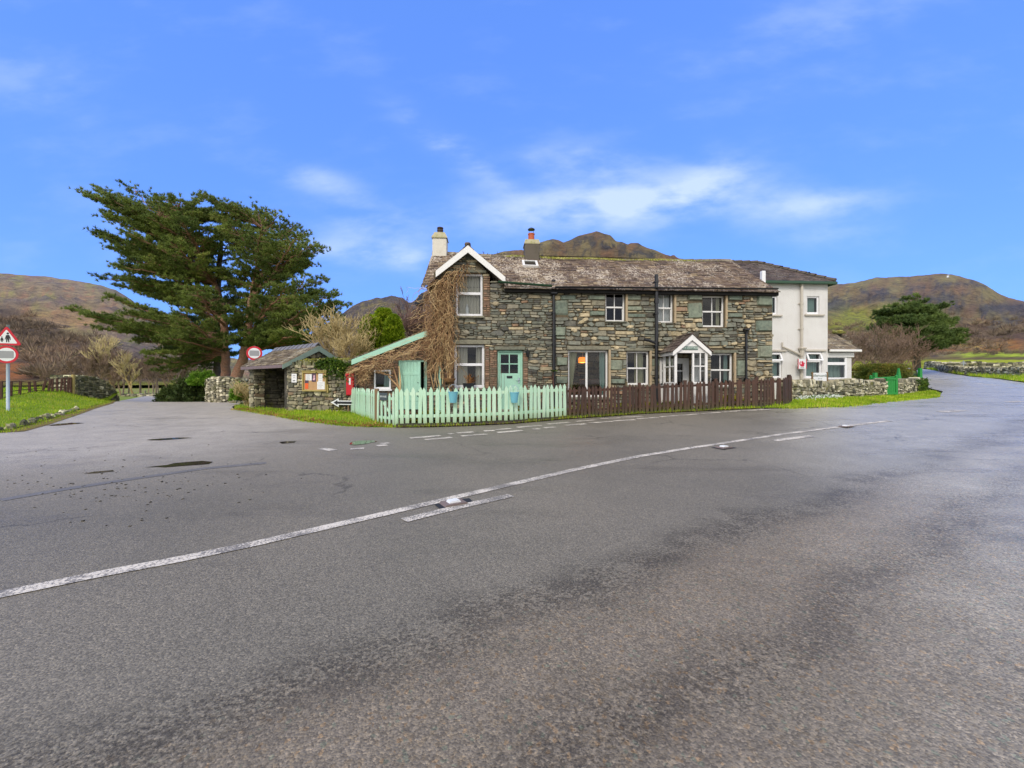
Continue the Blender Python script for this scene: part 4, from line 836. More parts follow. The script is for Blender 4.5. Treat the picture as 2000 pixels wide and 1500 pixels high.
for s in slabs: rubble(mb, s[0], s[1], s[2], lambda u: s[3], [], wall3, (s[3] - s[2] - .004,) * 2, (s[1] - s[0],) * 2, .075, 3, .012, .15)
for s in bricks: rubble(mb, s[0], s[1], s[2], lambda u: s[3], [], wall3, (.07, .08), (.1, .22), .035, 4, .012, .05)
for s in lint: mb.bbox(s[0], s[1], -.06, .1, s[2], s[3], .01, 5)
mb.build('wall', [M_mortar, M_rub1, M_rub2, M_green, M_brick, M_sill], H)

def roof3(u, s, o):                                       # s up the front slope from the eave; gentle sag of the ridge
    f = s / SL; zr = RZ0 + (RZ1 - RZ0) * u / HL - .10 * math.sin(math.pi * min(max(u / HL, 0), 1)) * .9 + .012 * math.sin(u * 2.3)
    z0 = EV - .16; return (u, -.28 + (RV + .28) * f - o * .55, z0 + (zr - z0) * f + o * .83 + .05 * math.sin(f * math.pi) * -.6)
SL = math.hypot(RV + .28, RZ0 - EV + .16)
def in_gable(u, s): 
    p = roof3(u, s, 0); return p[2] < apz + .12 - abs(u - apu) * gsl and gl_ - .25 < u < gr_ + .08
mb = MB(); slates(mb, -.32, HL + .1, 0, SL - .05, roof3, .155, (.14, .32), in_gable)
rf = mb.build('roof', M_slate, H)
mb = MB()                                                 # rear slope and ridge tiles
mb.quad((-.32, RV, RZ0 + .02), (HL + .1, RV, RZ1 + .02), (HL + .1, HD + .25, EV - .1), (-.32, HD + .25, EV - .1))
for i in range(26):
    u0, u1 = -.32 + i * (HL + .42) / 26, -.32 + (i + 1) * (HL + .42) / 26 - .015; p0, p1 = roof3(u0, SL, 0), roof3(u1, SL, 0)
    mb.prism([(-.15, -.09), (0, .05), (.15, -.09), (.12, -.10), (0, .02), (-.12, -.10)], lambda p, q, d_: (u0 if d_ == 0 else u1, RV + p, (p0 if d_ == 0 else p1)[2] + q + .02), 0, 1)
mb.build('ridge', M_slate3, rf)
mb = MB(); n_ = 1100                                       # moss along the right-hand ridge
for i in range(n_):
    u = random.triangular(2.4, HL, 6.5) if random.random() < .4 else random.choice((3.1, 4.4, 5.0, 6.3, 7.2, 8.8, 10.1)) + random.gauss(0, .3); p = roof3(min(u, HL), SL - abs(random.gauss(0, .07)), .03); s_ = random.uniform(.015, .04)
    mb.add([(p[0] - s_, p[1] - .02, p[2]), (p[0] + s_, p[1] - .02, p[2]), (p[0], p[1], p[2] + s_ * 1.6)], [(0, 1, 2)])
mb.build('ridge_moss', M_moss, rf)
mb = MB()                                                 # little gable roof over the upper window
for sg in (-1, 1):
    wd = 1.05 * (apu - gl_ + .12) if sg < 0 else gr_ - apu + .08; L_ = math.hypot(wd, wd * gsl)
    slates(mb, -.30, 2.0, 0, L_ - .02, lambda q, s, o: (apu + sg * (wd - s / L_ * wd) + sg * o * .6, q, apz + .14 - (wd - s / L_ * wd) * gsl + o * .8), .15, (.16, .3))
mb.bbox(apu - .10, apu + .10, -.32, 2.0, apz + .10, apz + .2, .04)
gd = mb.build('gable_roof', M_slate2, H)
mb = MB()
pk = hat(914, 479, -.3); fl = hat(851, 529, -.3); fr = hat(987, 541, -.3); bw = .21
for (a, b) in ((pk, fl), (pk, fr)):
    mb.add([(a[0], -.31, a[1]), (b[0], -.31, b[1]), (b[0], -.31, b[1] - bw), (a[0], -.31, a[1] - bw * 1.15), (a[0], -.27, a[1]), (b[0], -.27, b[1]), (b[0], -.27, b[1] - bw), (a[0], -.27, a[1] - bw * 1.15)], [(0, 1, 2, 3), (4, 5, 6, 7), (0, 1, 5, 4), (3, 2, 6, 7), (1, 2, 6, 5)])
MB_ = mb.build('bargeboard', M_white, gd)

window(H, w_ul, 'two', curt=[(0, 1, 0, 1, M_curt)], mat_=M_upvc, fw=.075)
wl = window(H, w_ll, 'two', curt=[(0, .42, 0, .42, M_curt), (.76, 1, .74, 1, M_curt)], mat_=M_upvc, fw=.08)
window(H, w3, 'sash', fw=.05); window(H, w4, 'sash', fw=.05, curt=[(0, 1, 0, 1, M_white)]); window(H, w5, 'sash', fw=.05, curt=[(.8, 1, .8, 1, M_curt2)])
w6o = window(H, w6, 'mull', fw=.06, curt=[(0, .25, 0, .08, M_curt2), (.86, 1, .88, 1, M_curt3)])
window(H, w7, 'sash', fw=.055, curt=[(.45, .9, .45, .95, M_curt2)]); window(H, w8, 'sash', fw=.055, curt=[(.82, 1, .82, 1, M_curt3)])
def sill(r, ex=.06, m_=None, h=.07): 
    MB().bbox(r[0] - ex, r[1] + ex * 1.6, -.13, .1, r[2] - h, r[2] - .004, .012).build('sill', m_ or M_sill, H)
sill(w_ul, .04); sill(w_ll, .04); sill(w3, .02, h=.05); sill(w6, .02, h=.08); sill(w7, .02); sill(w8, .02)
for r in (w3, w4, w5, w7, w8, w6):                          # buff stone jambs right of the sashes
    MB().bbox(r[1] + .003, r[1] + .075, -.07, .12, r[2] - .02, r[3] + .02, .008).build('window_surround', M_cream, H)
# mint door
u0, u1, z0, z1 = dr; mb = MB(); f_ = .07
mb.bbox(u0, u0 + f_, .06, .16, z0, z1, .006); mb.bbox(u1 - f_, u1, .06, .16, z0, z1, .006); mb.bbox(u0 + f_, u1 - f_, .06, .16, z1 - f_, z1, .006)
gw = hrect(978, 1012, 692, 729); L_, R_ = u0 + f_, u1 - f_
mb.bbox(L_, R_, .09, .13, z0, gw[2], .005); mb.bbox(L_, gw[0], .09, .13, gw[2], gw[3], .005); mb.bbox(gw[1], R_, .09, .13, gw[2], gw[3], .005); mb.bbox(L_, R_, .09, .13, gw[3], z1 - f_, .005)
gu, gz = (gw[0] + gw[1]) / 2, (gw[2] + gw[3]) / 2
mb.box(gu - .016, gu + .016, .085, .125, gw[2], gw[3]); mb.box(gw[0], gw[1], .085, .124, gz - .016, gz + .016)
for i in range(1, 6): uu = L_ + (R_ - L_) * i / 6; mb.box(uu - .004, uu + .004, .0885, .092, z0 + .02, gw[2] - .2)
D_ = mb.build('door', M_mint, H)
MB().quad((gw[0], .11, gw[2]), (gw[1], .11, gw[2]), (gw[1], .11, gw[3]), (gw[0], .11, gw[3])).build('pane', M_glass, D_)
q = hrect(990, 1001, 734, 739); MB().bbox(q[0], q[1], .078, .095, q[2], q[3], .006).build('letter_flap', M_black, D_)
q = hat(1014, 743); mb = MB(); mb.bbox(q[0] - .025, q[0] + .025, .07, .09, q[1] - .1, q[1] + .1, .008); mb.tube([(q[0], .07, q[1] + .02), (q[0], .03, q[1] + .02), (q[0] - .11, .03, q[1] + .01)], .012, 6); mb.build('handle', M_grey, D_)
MB().bbox(u0 - .1, u1 + .1, -.3, .1, z0 - .14, z0 - .005, .01).build('doorstep', M_sill, H)
# lantern by the door
q = hat(1030, 690); mb = MB(); mb.tube([(q[0], -.02, q[1] + .12), (q[0], -.14, q[1] + .16), (q[0], -.15, q[1] + .09)], .012, 5); mb.lathe([(.03, .09), (.075, .06), (.07, .0), (.045, -.13), (.02, -.15)], 6, (q[0], -.15, q[1])); mb.build('wall_lantern', M_black, H)
# gutters and pipes
def pipe(px0, py0, py1, rad, v=-.1, name='drainpipe', mt=None, extra=None):
    a, b = hat(px0, py0, v), hat(px0, py1, v); mb = MB(); mb.tube([(a[0], v, a[1]), (a[0], v, b[1])], rad, 8)
    n_ = int((a[1] - b[1]) / 1.1) + 1
    for i in range(n_): zz = b[1] + .25 + i * 1.1; mb.tube([(a[0], v, zz), (a[0], v, zz + .05)], rad * 1.35, 8); mb.box(a[0] - .07, a[0] + .07, v, -.02, zz, zz + .04)
    if extra: extra(mb, a, b, v)
    return mb.build(name, mt or M_black, H)
pipe(1081.3, 562, 815, .042, extra=lambda mb, a, b, v: (mb.bbox(a[0] - .12, a[0] + .14, v - .1, v + .1, a[1] - .25, a[1] + .02, .04), mb.tube([(a[0] + .03, v + .02, a[1] - .2), (a[0] + .06, v, a[1] - 1.6), (a[0] + .04, v, a[1] - 4)], .012, 5)))
def soil(mb, a, b, v):
    q = hat(1265, 665, v); mb.tube([(a[0], v, q[1] - .1), (q[0] + .05, v, q[1] + .0), (q[0] - .12, v, q[1] + .03)], .05, 8); mb.tube([(a[0], v, a[1] - 1.0), (a[0], v, a[1] - .85)], .085, 8)
pipe(1282, 536, 815, .062, v=-.36 + .16, name='soil_pipe', extra=soil)
pipe(1457.3, 645, 815, .04, extra=lambda mb, a, b, v: mb.lathe([(.05, -.12), (.07, -.05), (.12, .0), (.12, .05)], 8, (a[0], v, a[1])))
def gutter(x0, x1, y0, y1, v, rad, mt):
    a, b = hat(x0, y0, v), hat(x1, y1, v); mb = MB(); n_ = 8; vs = []
    for P in (a, b):
        for i in range(n_ + 1): t = math.pi + math.pi * i / n_; vs.append((P[0], v + rad * math.cos(t), P[1] + rad * math.sin(t)))
        for i in range(n_ + 1): t = 2 * math.pi - math.pi * i / n_; vs.append((P[0], v + rad * .8 * math.cos(t), P[1] + rad * .8 * math.sin(t)))
    L2 = 2 * (n_ + 1); mb.add(vs, [(i, (i + 1) % L2, L2 + (i + 1) % L2, L2 + i) for i in range(L2)] + [tuple(range(L2)), tuple(range(L2, 2 * L2))[::-1]])
    k_ = int(abs(b[0] - a[0]) / .9)
    for i in range(k_ + 1): u = a[0] + (b[0] - a[0]) * (i + .5) / (k_ + 1); mb.box(u - .012, u + .012, v - .02, -.02, a[1] - rad * 1.2, a[1] - rad * .6)
    return mb.build('gutter', mt, H)
gutter(973, 1078, 549, 557, -.33, .065, M_gutter); gutter(1084, 1519, 559.5, 563, -.33, .05, M_black)
MB().bbox(gr_ + .02, HL + .1, -.2, -.0, EV - .26, EV - .14, .01).build('fascia', M_dark, H)
x_ = hat(859.3, 700, -.1)[0]; MB().tube([(x_, -.1, hat(859, 690, -.1)[1]), (x_, -.1, .1)], .045, 8).build('drainpipe', M_mint, H)
# chimneys, skylight
def cat(px, py, v): return hat(px, py, v)
a, b = cat(846, 505, RV), cat(873.5, 470, RV); zc = a[1] - .4; mb = MB(); cu = (a[0] + b[0]) / 2; hw = (b[0] - a[0]) / 2
mb.bbox(cu - hw, cu + hw, RV - hw, RV + hw, zc, b[1], .02)
ch = mb.build('chimney', M_chwhite, H)
t = cat(860, 457, RV)[1]; mb = MB(); mb.add([(cu + sx * s, RV + sy * s, z_) for s, z_ in ((hw + .03, b[1]), (hw + .03, b[1] + .04), (hw * .72, t)) for sx, sy in ((-1, -1), (1, -1), (1, 1), (-1, 1))], [(i * 4 + j, i * 4 + (j + 1) % 4, (i + 1) * 4 + (j + 1) % 4, (i + 1) * 4 + j) for i in range(2) for j in range(4)] + [(8, 9, 10, 11)]); mb.build('chimney_cap', M_capst, ch)
mb = MB(); mb.lathe([(.115, 0), (.11, .1), (.125, .11), (.125, .16), (.10, .17), (.13, .22), (.12, .25), (.0, .26)], 12, (cu, RV, t)); mb.build('chimney_pot', M_roomf, ch)
a, b = cat(1023, 500, RV), cat(1052.5, 472, RV); cu = (a[0] + b[0]) / 2; hw = (b[0] - a[0]) / 2; mb = MB(); zs = cat(1037, 481, RV)[1]
mb.bbox(cu - hw * .94, cu + hw * .94, RV - hw, RV + hw, RZ0 - .6, zs, .02); ch = mb.build('chimney', M_chgrey, H)
mb = MB(); mb.add([(cu + sx * s, RV + sy * s, z_) for s, z_ in ((hw * 1.02, zs), (hw * 1.02, zs + .05), (hw * .86, b[1])) for sx, sy in ((-1, -1), (1, -1), (1, 1), (-1, 1))], [(i * 4 + j, i * 4 + (j + 1) % 4, (i + 1) * 4 + (j + 1) % 4, (i + 1) * 4 + j) for i in range(2) for j in range(4)] + [(8, 9, 10, 11)]); mb.build('chimney_cap', M_capst, ch)
mb = MB(); mb.lathe([(.13, 0), (.125, .26), (.14, .27), (.14, .31)], 12, (cu, RV, b[1])); mb.build('chimney_pot', M_pot, ch)
mb = MB(); [mb.tube([(cu + .09 * sx, RV, b[1] + .3), (cu + .09 * sx, RV, b[1] + .5)], .008, 4) for sx in (-1, 1)]; mb.lathe([(.15, .47), (.14, .5), (.06, .55), (0, .56)], 12, (cu, RV, b[1])); mb.build('cowl', M_black, ch)
mb = MB(); a, b = hat(1021, 515, 1.6)[0], hat(1051, 515, 1.6)[0]; s0_, s1_ = SL * .63, SL * .80
for (p, q, s_, t_) in ((a, b, s0_, s0_ + .06), (a, b, s1_ - .05, s1_), (a, a + .08, s0_ + .06, s1_ - .05), (b - .08, b, s0_ + .06, s1_ - .05)):
    vs = [roof3(x, s, o) for o in (.02, .11) for s in (s_, t_) for x in (p, q)]; mb.add(vs, [(4, 5, 7, 6), (0, 1, 5, 4), (2, 3, 7, 6), (0, 2, 6, 4), (1, 3, 7, 5)])
sk = mb.build('skylight', M_white, H); MB().quad(roof3(a + .08, s0_ + .06, .09), roof3(b - .08, s0_ + .06, .09), roof3(b - .08, s1_ - .05, .09), roof3(a + .08, s1_ - .05, .09)).build('pane', M_glass, sk)
MB().quad(roof3(a + .08, s0_ + .06, .06), roof3(b - .08, s0_ + .06, .06), roof3(b - .08, s1_ - .05, .06), roof3(a + .08, s1_ - .05, .06)).build('blind', M_room, sk)
# dim rooms behind the glass
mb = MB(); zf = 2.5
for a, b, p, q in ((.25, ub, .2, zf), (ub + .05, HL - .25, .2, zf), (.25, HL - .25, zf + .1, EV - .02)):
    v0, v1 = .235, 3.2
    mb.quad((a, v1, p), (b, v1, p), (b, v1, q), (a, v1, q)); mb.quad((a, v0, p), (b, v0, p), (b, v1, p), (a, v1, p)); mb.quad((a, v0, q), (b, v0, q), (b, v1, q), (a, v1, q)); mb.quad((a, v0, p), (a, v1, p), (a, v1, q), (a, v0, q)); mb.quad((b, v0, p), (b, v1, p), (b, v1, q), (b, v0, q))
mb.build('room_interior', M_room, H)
mb = MB(); rubble(mb, w6[0] - .4, w6[1] + .6, .6, lambda u: 2.45, [], lambda u, z, o: (u, 3.18 - o, z), (.1, .2), (.2, .5), .04, 0); mb.build('inner_wall', M_rub2, H)
# porch
PV = -.95
pf = hrect(1317, 1381, 686, 798, PV); pz = hat(1350, 654, PV)[1]; pu = (pf[0] + pf[1]) / 2; pe = pf[3]
zp0 = pf[2]; pm = MB(); po = .07
def post(u, v, z0, z1, w=.08): pm.bbox(u - w / 2, u + w / 2, v - w / 2, v + w / 2, z0, z1, .008)
zb = zp0 + .02
for u, v in ((pf[0] + .04, PV), (pf[1] - .04, PV), (pf[0] + .04, -.10), (pf[1] - .04, -.10)): post(u, v, zb, pe)
ih = .85
for u in (pf[0] + .04, pf[1] - .04):                                       # glazed sides over low boarded panels
    pm.bbox(u - .03, u + .03, PV, -.1, zb, zb + .1, .006); pm.bbox(u - .03, u + .03, PV, -.1, pe - .08, pe, .006); pm.bbox(u - .025, u + .025, PV, -.1, zb + ih - .05, zb + ih, .006)
    pm.bbox(u - .02, u + .02, (PV - .1) / 2 - .025, (PV - .1) / 2 + .025, zb + ih, pe - .08, .005); pm.bbox(u - .02, u + .02, PV, -.1, zb + 1.35, zb + 1.39, .005); pm.box(u - .012, u + .012, PV + .04, -.14, zb + .1, zb + ih - .05)
pm.bbox(pf[0], pf[1], PV - .03, PV + .03, pe - .06, pe + .03, .006)
mid = pf[0] + (pf[1] - pf[0]) * .58; post(mid, PV + .02, zb, pe, .06)       # right-hand fixed light of the front
pm.bbox(mid, pf[1], PV - .02, PV + .04, zb + ih - .05, zb + ih, .005); pm.bbox((mid + pf[1]) / 2 - .02, (mid + pf[1]) / 2 + .02, PV - .015, PV + .03, zb + ih, pe, .005); pm.bbox(mid, pf[1], PV - .015, PV + .03, zb + 1.35, zb + 1.39, .005); pm.box(mid, pf[1], PV - .005, PV + .02, zb, zb + ih - .05)
ov = .09; gsp = (pz - pe) / (pu - pf[0] + ov)
pm.prism([(pf[0] - .02, pe + .02), (pf[1] + .02, pe + .02), (pu, pz - .16)], lambda p, q, d_: (p, PV + d_, q), -.035, .0)
P_ = pm.build('porch', M_white, H)
mb = MB()
for sg in (-1, 1):
    x0, x1 = (pu, pz), (pu + sg * (pu - pf[0] + ov), pe - .02); w = .15
    mb.add([(x0[0], PV - .11, x0[1]), (x1[0], PV - .11, x1[1]), (x1[0], PV - .11, x1[1] - w * .9), (x0[0], PV - .11, x0[1] - w * 1.2), (x0[0], PV - .075, x0[1]), (x1[0], PV - .075, x1[1]), (x1[0], PV - .075, x1[1] - w * .9), (x0[0], PV - .075, x0[1] - w * 1.2)], [(0, 1, 2, 3), (4, 5, 6, 7), (0, 1, 5, 4), (3, 2, 6, 7), (1, 2, 6, 5)])
mb.box(pf[0] - ov, pf[0] - ov + .03, PV - .08, -.03, pe - .13, pe - .02); mb.build('bargeboard', M_white, P_)
mb = MB(); wd = pu - pf[0] + ov + .05; L_ = math.hypot(wd, wd * gsp)
for sg in (-1, 1): slates(mb, PV - .13, -.02, 0, L_, lambda q, s, o: (pu + sg * (wd - s / L_ * wd) + sg * o * .6, q, pz + .02 - (wd - s / L_ * wd) * gsp + o * .8), .16, (.18, .34))
mb.bbox(pu - .07, pu + .07, PV - .13, -.02, pz + .0, pz + .06, .03); mb.build('porch_roof', M_slate2, P_)
for u in (pf[0] + .04, pf[1] - .04): MB().quad((u, PV + .04, zb + ih), (u, -.14, zb + ih), (u, -.14, pe - .08), (u, PV + .04, pe - .08)).build('pane', M_glass, P_)
MB().quad((mid + .03, PV, zb + ih), (pf[1] - .08, PV, zb + ih), (pf[1] - .08, PV, pe - .06), (mid + .03, PV, pe - .06)).build('pane', M_glass, P_)
mb = MB(); nr_ = hrect(1333.5, 1363.5, 676.5, 682.8, PV - .06); mb.bbox(nr_[0], nr_[1], PV - .062, PV - .036, nr_[2], nr_[3], .004)
text_into(mb, 'IVY COTTAGE', lambda x, y: ((nr_[0] + nr_[1]) / 2 + x, PV - .0645, (nr_[2] + nr_[3]) / 2 + y), .082, 1, .001); mb.build('name_plate', [M_greensign, M_signtxt], P_)
mb = MB(); u0, u1, z0, z1 = pd; mb.bbox(u0, u1, .06, .1, z0, z0 + .85, .006); mb.bbox(u0, u0 + .12, .06, .1, z0 + .85, z1, .006); mb.bbox(u1 - .22, u1, .06, .1, z0 + .85, z1, .006); mb.bbox(u0 + .12, u1 - .22, .06, .1, z1 - .2, z1, .006); mb.bbox(u0 + .12, u1 - .22, .055, .1, z0 + 1.34, z0 + 1.38, .004); mb.bbox((u0 + u1 - .1) / 2 - .02, (u0 + u1 - .1) / 2 + .02, .055, .1, z0 + .85, z1 - .2, .004)
pdo = mb.build('door', M_white, H); MB().quad((u0 + .12, .08, z0 + .85), (u1 - .22, .08, z0 + .85), (u1 - .22, .08, z1 - .2), (u0 + .12, .08, z1 - .2)).build('pane', M_glass, pdo); MB().lathe([(.0, -.03), (.03, -.02), (.03, .02), (0, .03)], 8, (u0 + .08, .03, z0 + .9)).build('door_knob', M_black, pdo)

# hanging lamp and furniture seen through the large window
hl = lambda u, v, z: tuple(Vector((HO[0] + u * math.cos(HA) - v * math.sin(HA), HO[1] + u * math.sin(HA) + v * math.cos(HA), z)))
q = hat(1138, 703, .9); p = hl(q[0], .9, q[1]); t = empty('pendant_lamp', p, 0, 'glowing orange drum lampshade hanging inside the large ground floor window', 'lamp')
mb = MB(); mb.lathe([(.13, -.1), (.16, -.09), (.165, .05), (.12, .1)], 16); mb.build('lamp_shade', M_lamp, t); MB().tube([(0, 0, .1), (0, 0, 2.49 - q[1])], .008, 5).build('flex', M_white, t)
bl = bpy.data.lights.new('lamp_bulb', 'POINT'); bl.energy = 9; bl.color = (1, .62, .25); bl.shadow_soft_size = .1; bo = bpy.data.objects.new('lamp_bulb', bl); COL.objects.link(bo); bo.location = (p[0], p[1] + .02, p[2] - .2)
for i, (px1, lb) in enumerate(((1140, 'dark high backed chair inside the large window, below the orange lamp'), (1162, 'dark high backed chair inside the large window, right of the mullion'))):
    q = hat(px1, 755, .75); t = empty('dining_chair', hl(q[0], .8, .45), HA, lb, 'chair', 'chairs inside the large window'); mb = MB()
    mb.bbox(-.22, .22, -.2, .22, .4, .45, .01); mb.build('seat', M_roomf, t); MB().bbox(-.22, .22, -.24, -.2, .45, .98, .03).build('backrest', M_roomf, t)
    for sx in (-.19, .19):
        for sy in (-.18, .18): MB().bbox(sx - .02, sx + .02, sy - .02, sy + .02, -.2, .4, .004).build('leg', M_roomf, t)
# white bottle on the upper sill, pots and basket, satellite dish
q = hat(912.5, 612, .2); t = MB(); t.lathe([(.055, 0), (.06, .02), (.06, .22), (.03, .3), (.02, .36), (.03, .37), (.0, .38)], 10); tag(t.build('lantern_ornament', M_white, None, True, hl(q[0], .19, w_ul[2] + .07)), 'small white bottle shaped ornament standing inside the upper left window', 'ornament')
q = hat(915, 752, -.1); t = empty('window_planter', hl(q[0], -.07, w_ll[2] + .0), HA, 'black trough planter with a withered plant on the lower left window sill', 'planter')
MB().add([(x * s, y * s2, z) for z, s, s2 in ((0, .16, .05), (.16, .2, .06)) for x, y in ((-1, -1), (1, -1), (1, 1), (-1, 1))], [(0, 1, 2, 3), (0, 1, 5, 4), (1, 2, 6, 5), (2, 3, 7, 6), (3, 0, 4, 7), (4, 5, 6, 7)]).build('trough', M_black, t)
mb = MB()
for i in range(40):
    a = random.gauss(.06, .08); h_ = random.uniform(.08, .34); mb.tube([(a * .5, 0, .15), (a + random.gauss(0, .03), random.gauss(0, .03), .15 + h_ * .6), (a * 1.2 + random.gauss(0, .05), random.gauss(-.02, .04), .15 + h_)], [.004, .004, .009], 3)
mb.build('withered_plant', M_leaf, t)
q = hat(878, 742, -.2); t = empty('hanging_basket', hl(q[0], -.22, q[1]), 0, 'brown coir hanging basket on a wall hook left of the lower window', 'basket')
MB().lathe([(.06, -.12), (.15, -.06), (.2, .02), (.21, .05), (.17, .05)], 14).build('basket', M_basket, t); mb = MB(); [mb.tube([(.2 * math.cos(a), .2 * math.sin(a), .05), (0, 0, .42)], .005, 4) for a in (0, 2.1, 4.2)]; mb.tube([(0, 0, .42), (0, .2, .46)], .012, 4); mb.build('chain', M_black, t)
q = hat(825, 586, .6); p = hl(q[0], .6, q[1]); t = empty('satellite_dish', p, 0, 'dark round satellite dish on the left gable behind the dry creeper', 'satellite dish')
Mx = Matrix.Rotation(R(58), 4, 'X') @ Matrix.Rotation(R(-25), 4, 'Y'); mb = MB(); mb.lathe([(.0, -.06), (.12, -.05), (.24, -.015), (.3, .02), (.305, .03)], 20); mb.v = [tuple(Mx @ Vector(v)) for v in mb.v]; mb.build('dish', M_tyre, t, True)
MB().tube([(0, .05, -.05), (.2, .15, -.1), (.5, .2, -.1)], .02, 6).build('bracket', M_black, t)

# ------------------------------------------------------------------ lean-to shed with a mint door
LT = empty('lean_to_shed', (HO[0], HO[1], 0), HA, 'low lean-to shed with sloping roof and mint door against the cottage\'s left end', 'shed')
lv = .06
uL = hat(697, 740, lv)[0]; zA = hat(836, 650, lv); zB = hat(699, 702, lv)
sd_ = hrect(779, 834, 704, 800, lv); sw = hrect(730.6, 763.6, 722.5, 760, lv); dp = 3.4
lt_top = lambda u: zB[1] + (zA[1] - zB[1]) * (u - zB[0]) / (zA[0] - zB[0]) - .05
mb = MB(); loc3 = lambda u, z, o: (u, lv - o, z)
zt_ = min(sd_[3], lt_top(uL)) ; panel(mb, uL, -.01, -.3, sd_[3] + .001, [(sd_[0], sd_[1], sd_[2], sd_[3]), sw], loc3, 0)
mb.add([loc3(uL, sd_[3], 0), loc3(-.01, sd_[3], 0), loc3(-.01, lt_top(-.01), 0), loc3(uL, lt_top(uL), 0)], [(0, 1, 2, 3)])
rubble(mb, uL, -.01, 0, lambda u: lt_top(u) - .03, [sd_, (sw[0] - .03, sw[1] + .03, sw[2] - .05, sw[3] + .03)], loc3, (.07, .09), (.12, .26), .03, 1, .014, .1)
mb.quad((uL, lv, -.3), (uL, lv + dp, -.3), (uL, lv + dp, lt_top(uL)), (uL, lv, lt_top(uL)), 2)
mb.quad((uL, lv + dp, -.3), (-.01, lv + dp, -.3), (-.01, lv + dp, lt_top(0)), (uL, lv + dp, lt_top(uL)), 2)
mb.quad((uL + .1, lv + 1.4, 0), (-.1, lv + 1.4, 0), (-.1, lv + 1.4, 2.0), (uL + .1, lv + 1.4, 2.0), 2); mb.build('wall', [M_mortar, M_brick, M_core], LT)
rs = math.hypot(zA[0] - zB[0], zA[1] - zB[1]) + .25; ux, uz = (zA[0] - zB[0]) / (rs - .25), (zA[1] - zB[1]) / (rs - .25)
mb = MB(); slates(mb, lv - .16, lv + dp + .1, -.1, rs - .15, lambda q, s, o: (zB[0] - .12 + ux * s - uz * o, q, zB[1] + uz * s + ux * o + .02), .17, (.18, .36)); lr = mb.build('roof', M_slate3, LT)
mb = MB(); mb.add([(zB[0] - .15, lv - .19, zB[1] - .02), (zA[0], lv - .19, zA[1] + .06), (zA[0], lv - .19, zA[1] - .13), (zB[0] - .15, lv - .19, zB[1] - .19), (zB[0] - .15, lv - .15, zB[1] - .02), (zA[0], lv - .15, zA[1] + .06), (zA[0], lv - .15, zA[1] - .13), (zB[0] - .15, lv - .15, zB[1] - .19)], [(0, 1, 2, 3), (4, 5, 6, 7), (0, 1, 5, 4), (3, 2, 6, 7), (0, 3, 7, 4)]); mb.build('bargeboard', M_mint, LT)
a = zB[0] - .03; MB().tube([(a, lv - .1, zB[1] - .1), (a, lv - .1, .1)], .05, 8).build('drainpipe', M_navy, LT)
u0, u1, z0, z1 = sd_; mb = MB(); mb.bbox(u0, u0 + .07, lv - .03, lv + .1, z0, z1, .006); mb.bbox(u1 - .1, u1, lv - .03, lv + .1, z0, z1, .006); mb.bbox(u0 + .07, u1 - .1, lv - .03, lv + .1, z1 - .05, z1, .006); dfr = mb.build('door_frame', M_mint, LT)
mb = MB(); ud = u0 + .075; wdr = (u1 - .1 - ud) * .985; Mx = Matrix.Translation((ud, lv + .0, 0)) @ Matrix.Rotation(R(-22), 4, 'Z')
for i in range(6): mb.bbox(wdr * i / 6 + .002, wdr * (i + 1) / 6 - .002, -.02, .02, z0 + .02, z1 - .06, .004, M=Mx)
for zz in (z1 - .5, z0 + .3): mb.bbox(.02, wdr - .02, -.03, -.021, zz, zz + .1, .004, M=Mx)
dd = mb.build('door', M_mint, LT); mb = MB(); mb.lathe([(0, -.02), (.02, 0), (0, .02)], 6, (wdr - .08, -.04, z1 - .75)); mb.tube([(wdr - .07, -.03, z1 - 1.05), (wdr - .07, -.08, z1 - 1.08), (wdr - .07, -.08, z1 - 1.2), (wdr - .07, -.03, z1 - 1.23)], .014, 5); mb.v = [tuple(Mx @ Vector(v)) for v in mb.v]; mb.build('handle', M_black, dd)
window(LT, sw, 'plain', v=lv - .02, fw=.055, mat_=M_upvc, curt=[(.55, .9, .5, .95, M_curt3)])
MB().bbox(sw[0] - .05, sw[1] + .05, lv - .1, lv + .05, sw[2] - .06, sw[2] - .004, .01).build('sill', M_upvc, LT)

# ------------------------------------------------------------------ white house
WO, WA = (10.45, 19.3), R(3.58)
wat, wrect = frame_of(WO, WA)
WHs = empty('white_house', (WO[0], WO[1], 0), WA, 'white roughcast two storey guest house with dark slate hipped roof and glazed side porch', 'house')
wu = wat(1616.5, 650)[0]; wz = wat(1617, 551)[1]; WD = 7.0
wn = [wrect(1576, 1600.5, 578.6, 613), wrect(1573.5, 1605, 687.5, 738), wrect(1494, 1518.5, 578, 614), wrect(1491, 1527, 688, 738)]
wn[2] = (wn[2][0] + .0, wn[2][1], wn[2][2], wn[2][3])
mb = MB(); panel(mb, .0, wu, -.3, wz, wn, wall3, 0, reveal=.14)
for a, b in (((wu, 0), (wu, WD)), ((0, WD), (wu, WD)), ((0, 0), (0, WD))): mb.quad((*a, -.3), (*b, -.3), (*b, wz), (*a, wz))
mb.build('wall', M_rough, WHs)
mb = MB()
for r in wn[:3:2]: mb.bbox(r[0] - .14, r[1] + .2, -.1, .0, r[2] - .10, r[2] - .03, .01)
for r in wn[1::2]: mb.bbox(r[0] - .1, r[1] + .18, -.09, 0, r[3] + .03, r[3] + .12, .01); mb.bbox(r[0] - .1, r[1] + .1, -.09, .0, r[2] - .1, r[2] - .02, .01)
mb.build('window_ledges', M_sill if False else M_tar, WHs)
for r in (wn[0], wn[2]): window(WHs, r, 'plain', v=.06, fw=.07, mat_=M_upvc, curt=[(0, 1, 0, 1, M_curt3)])
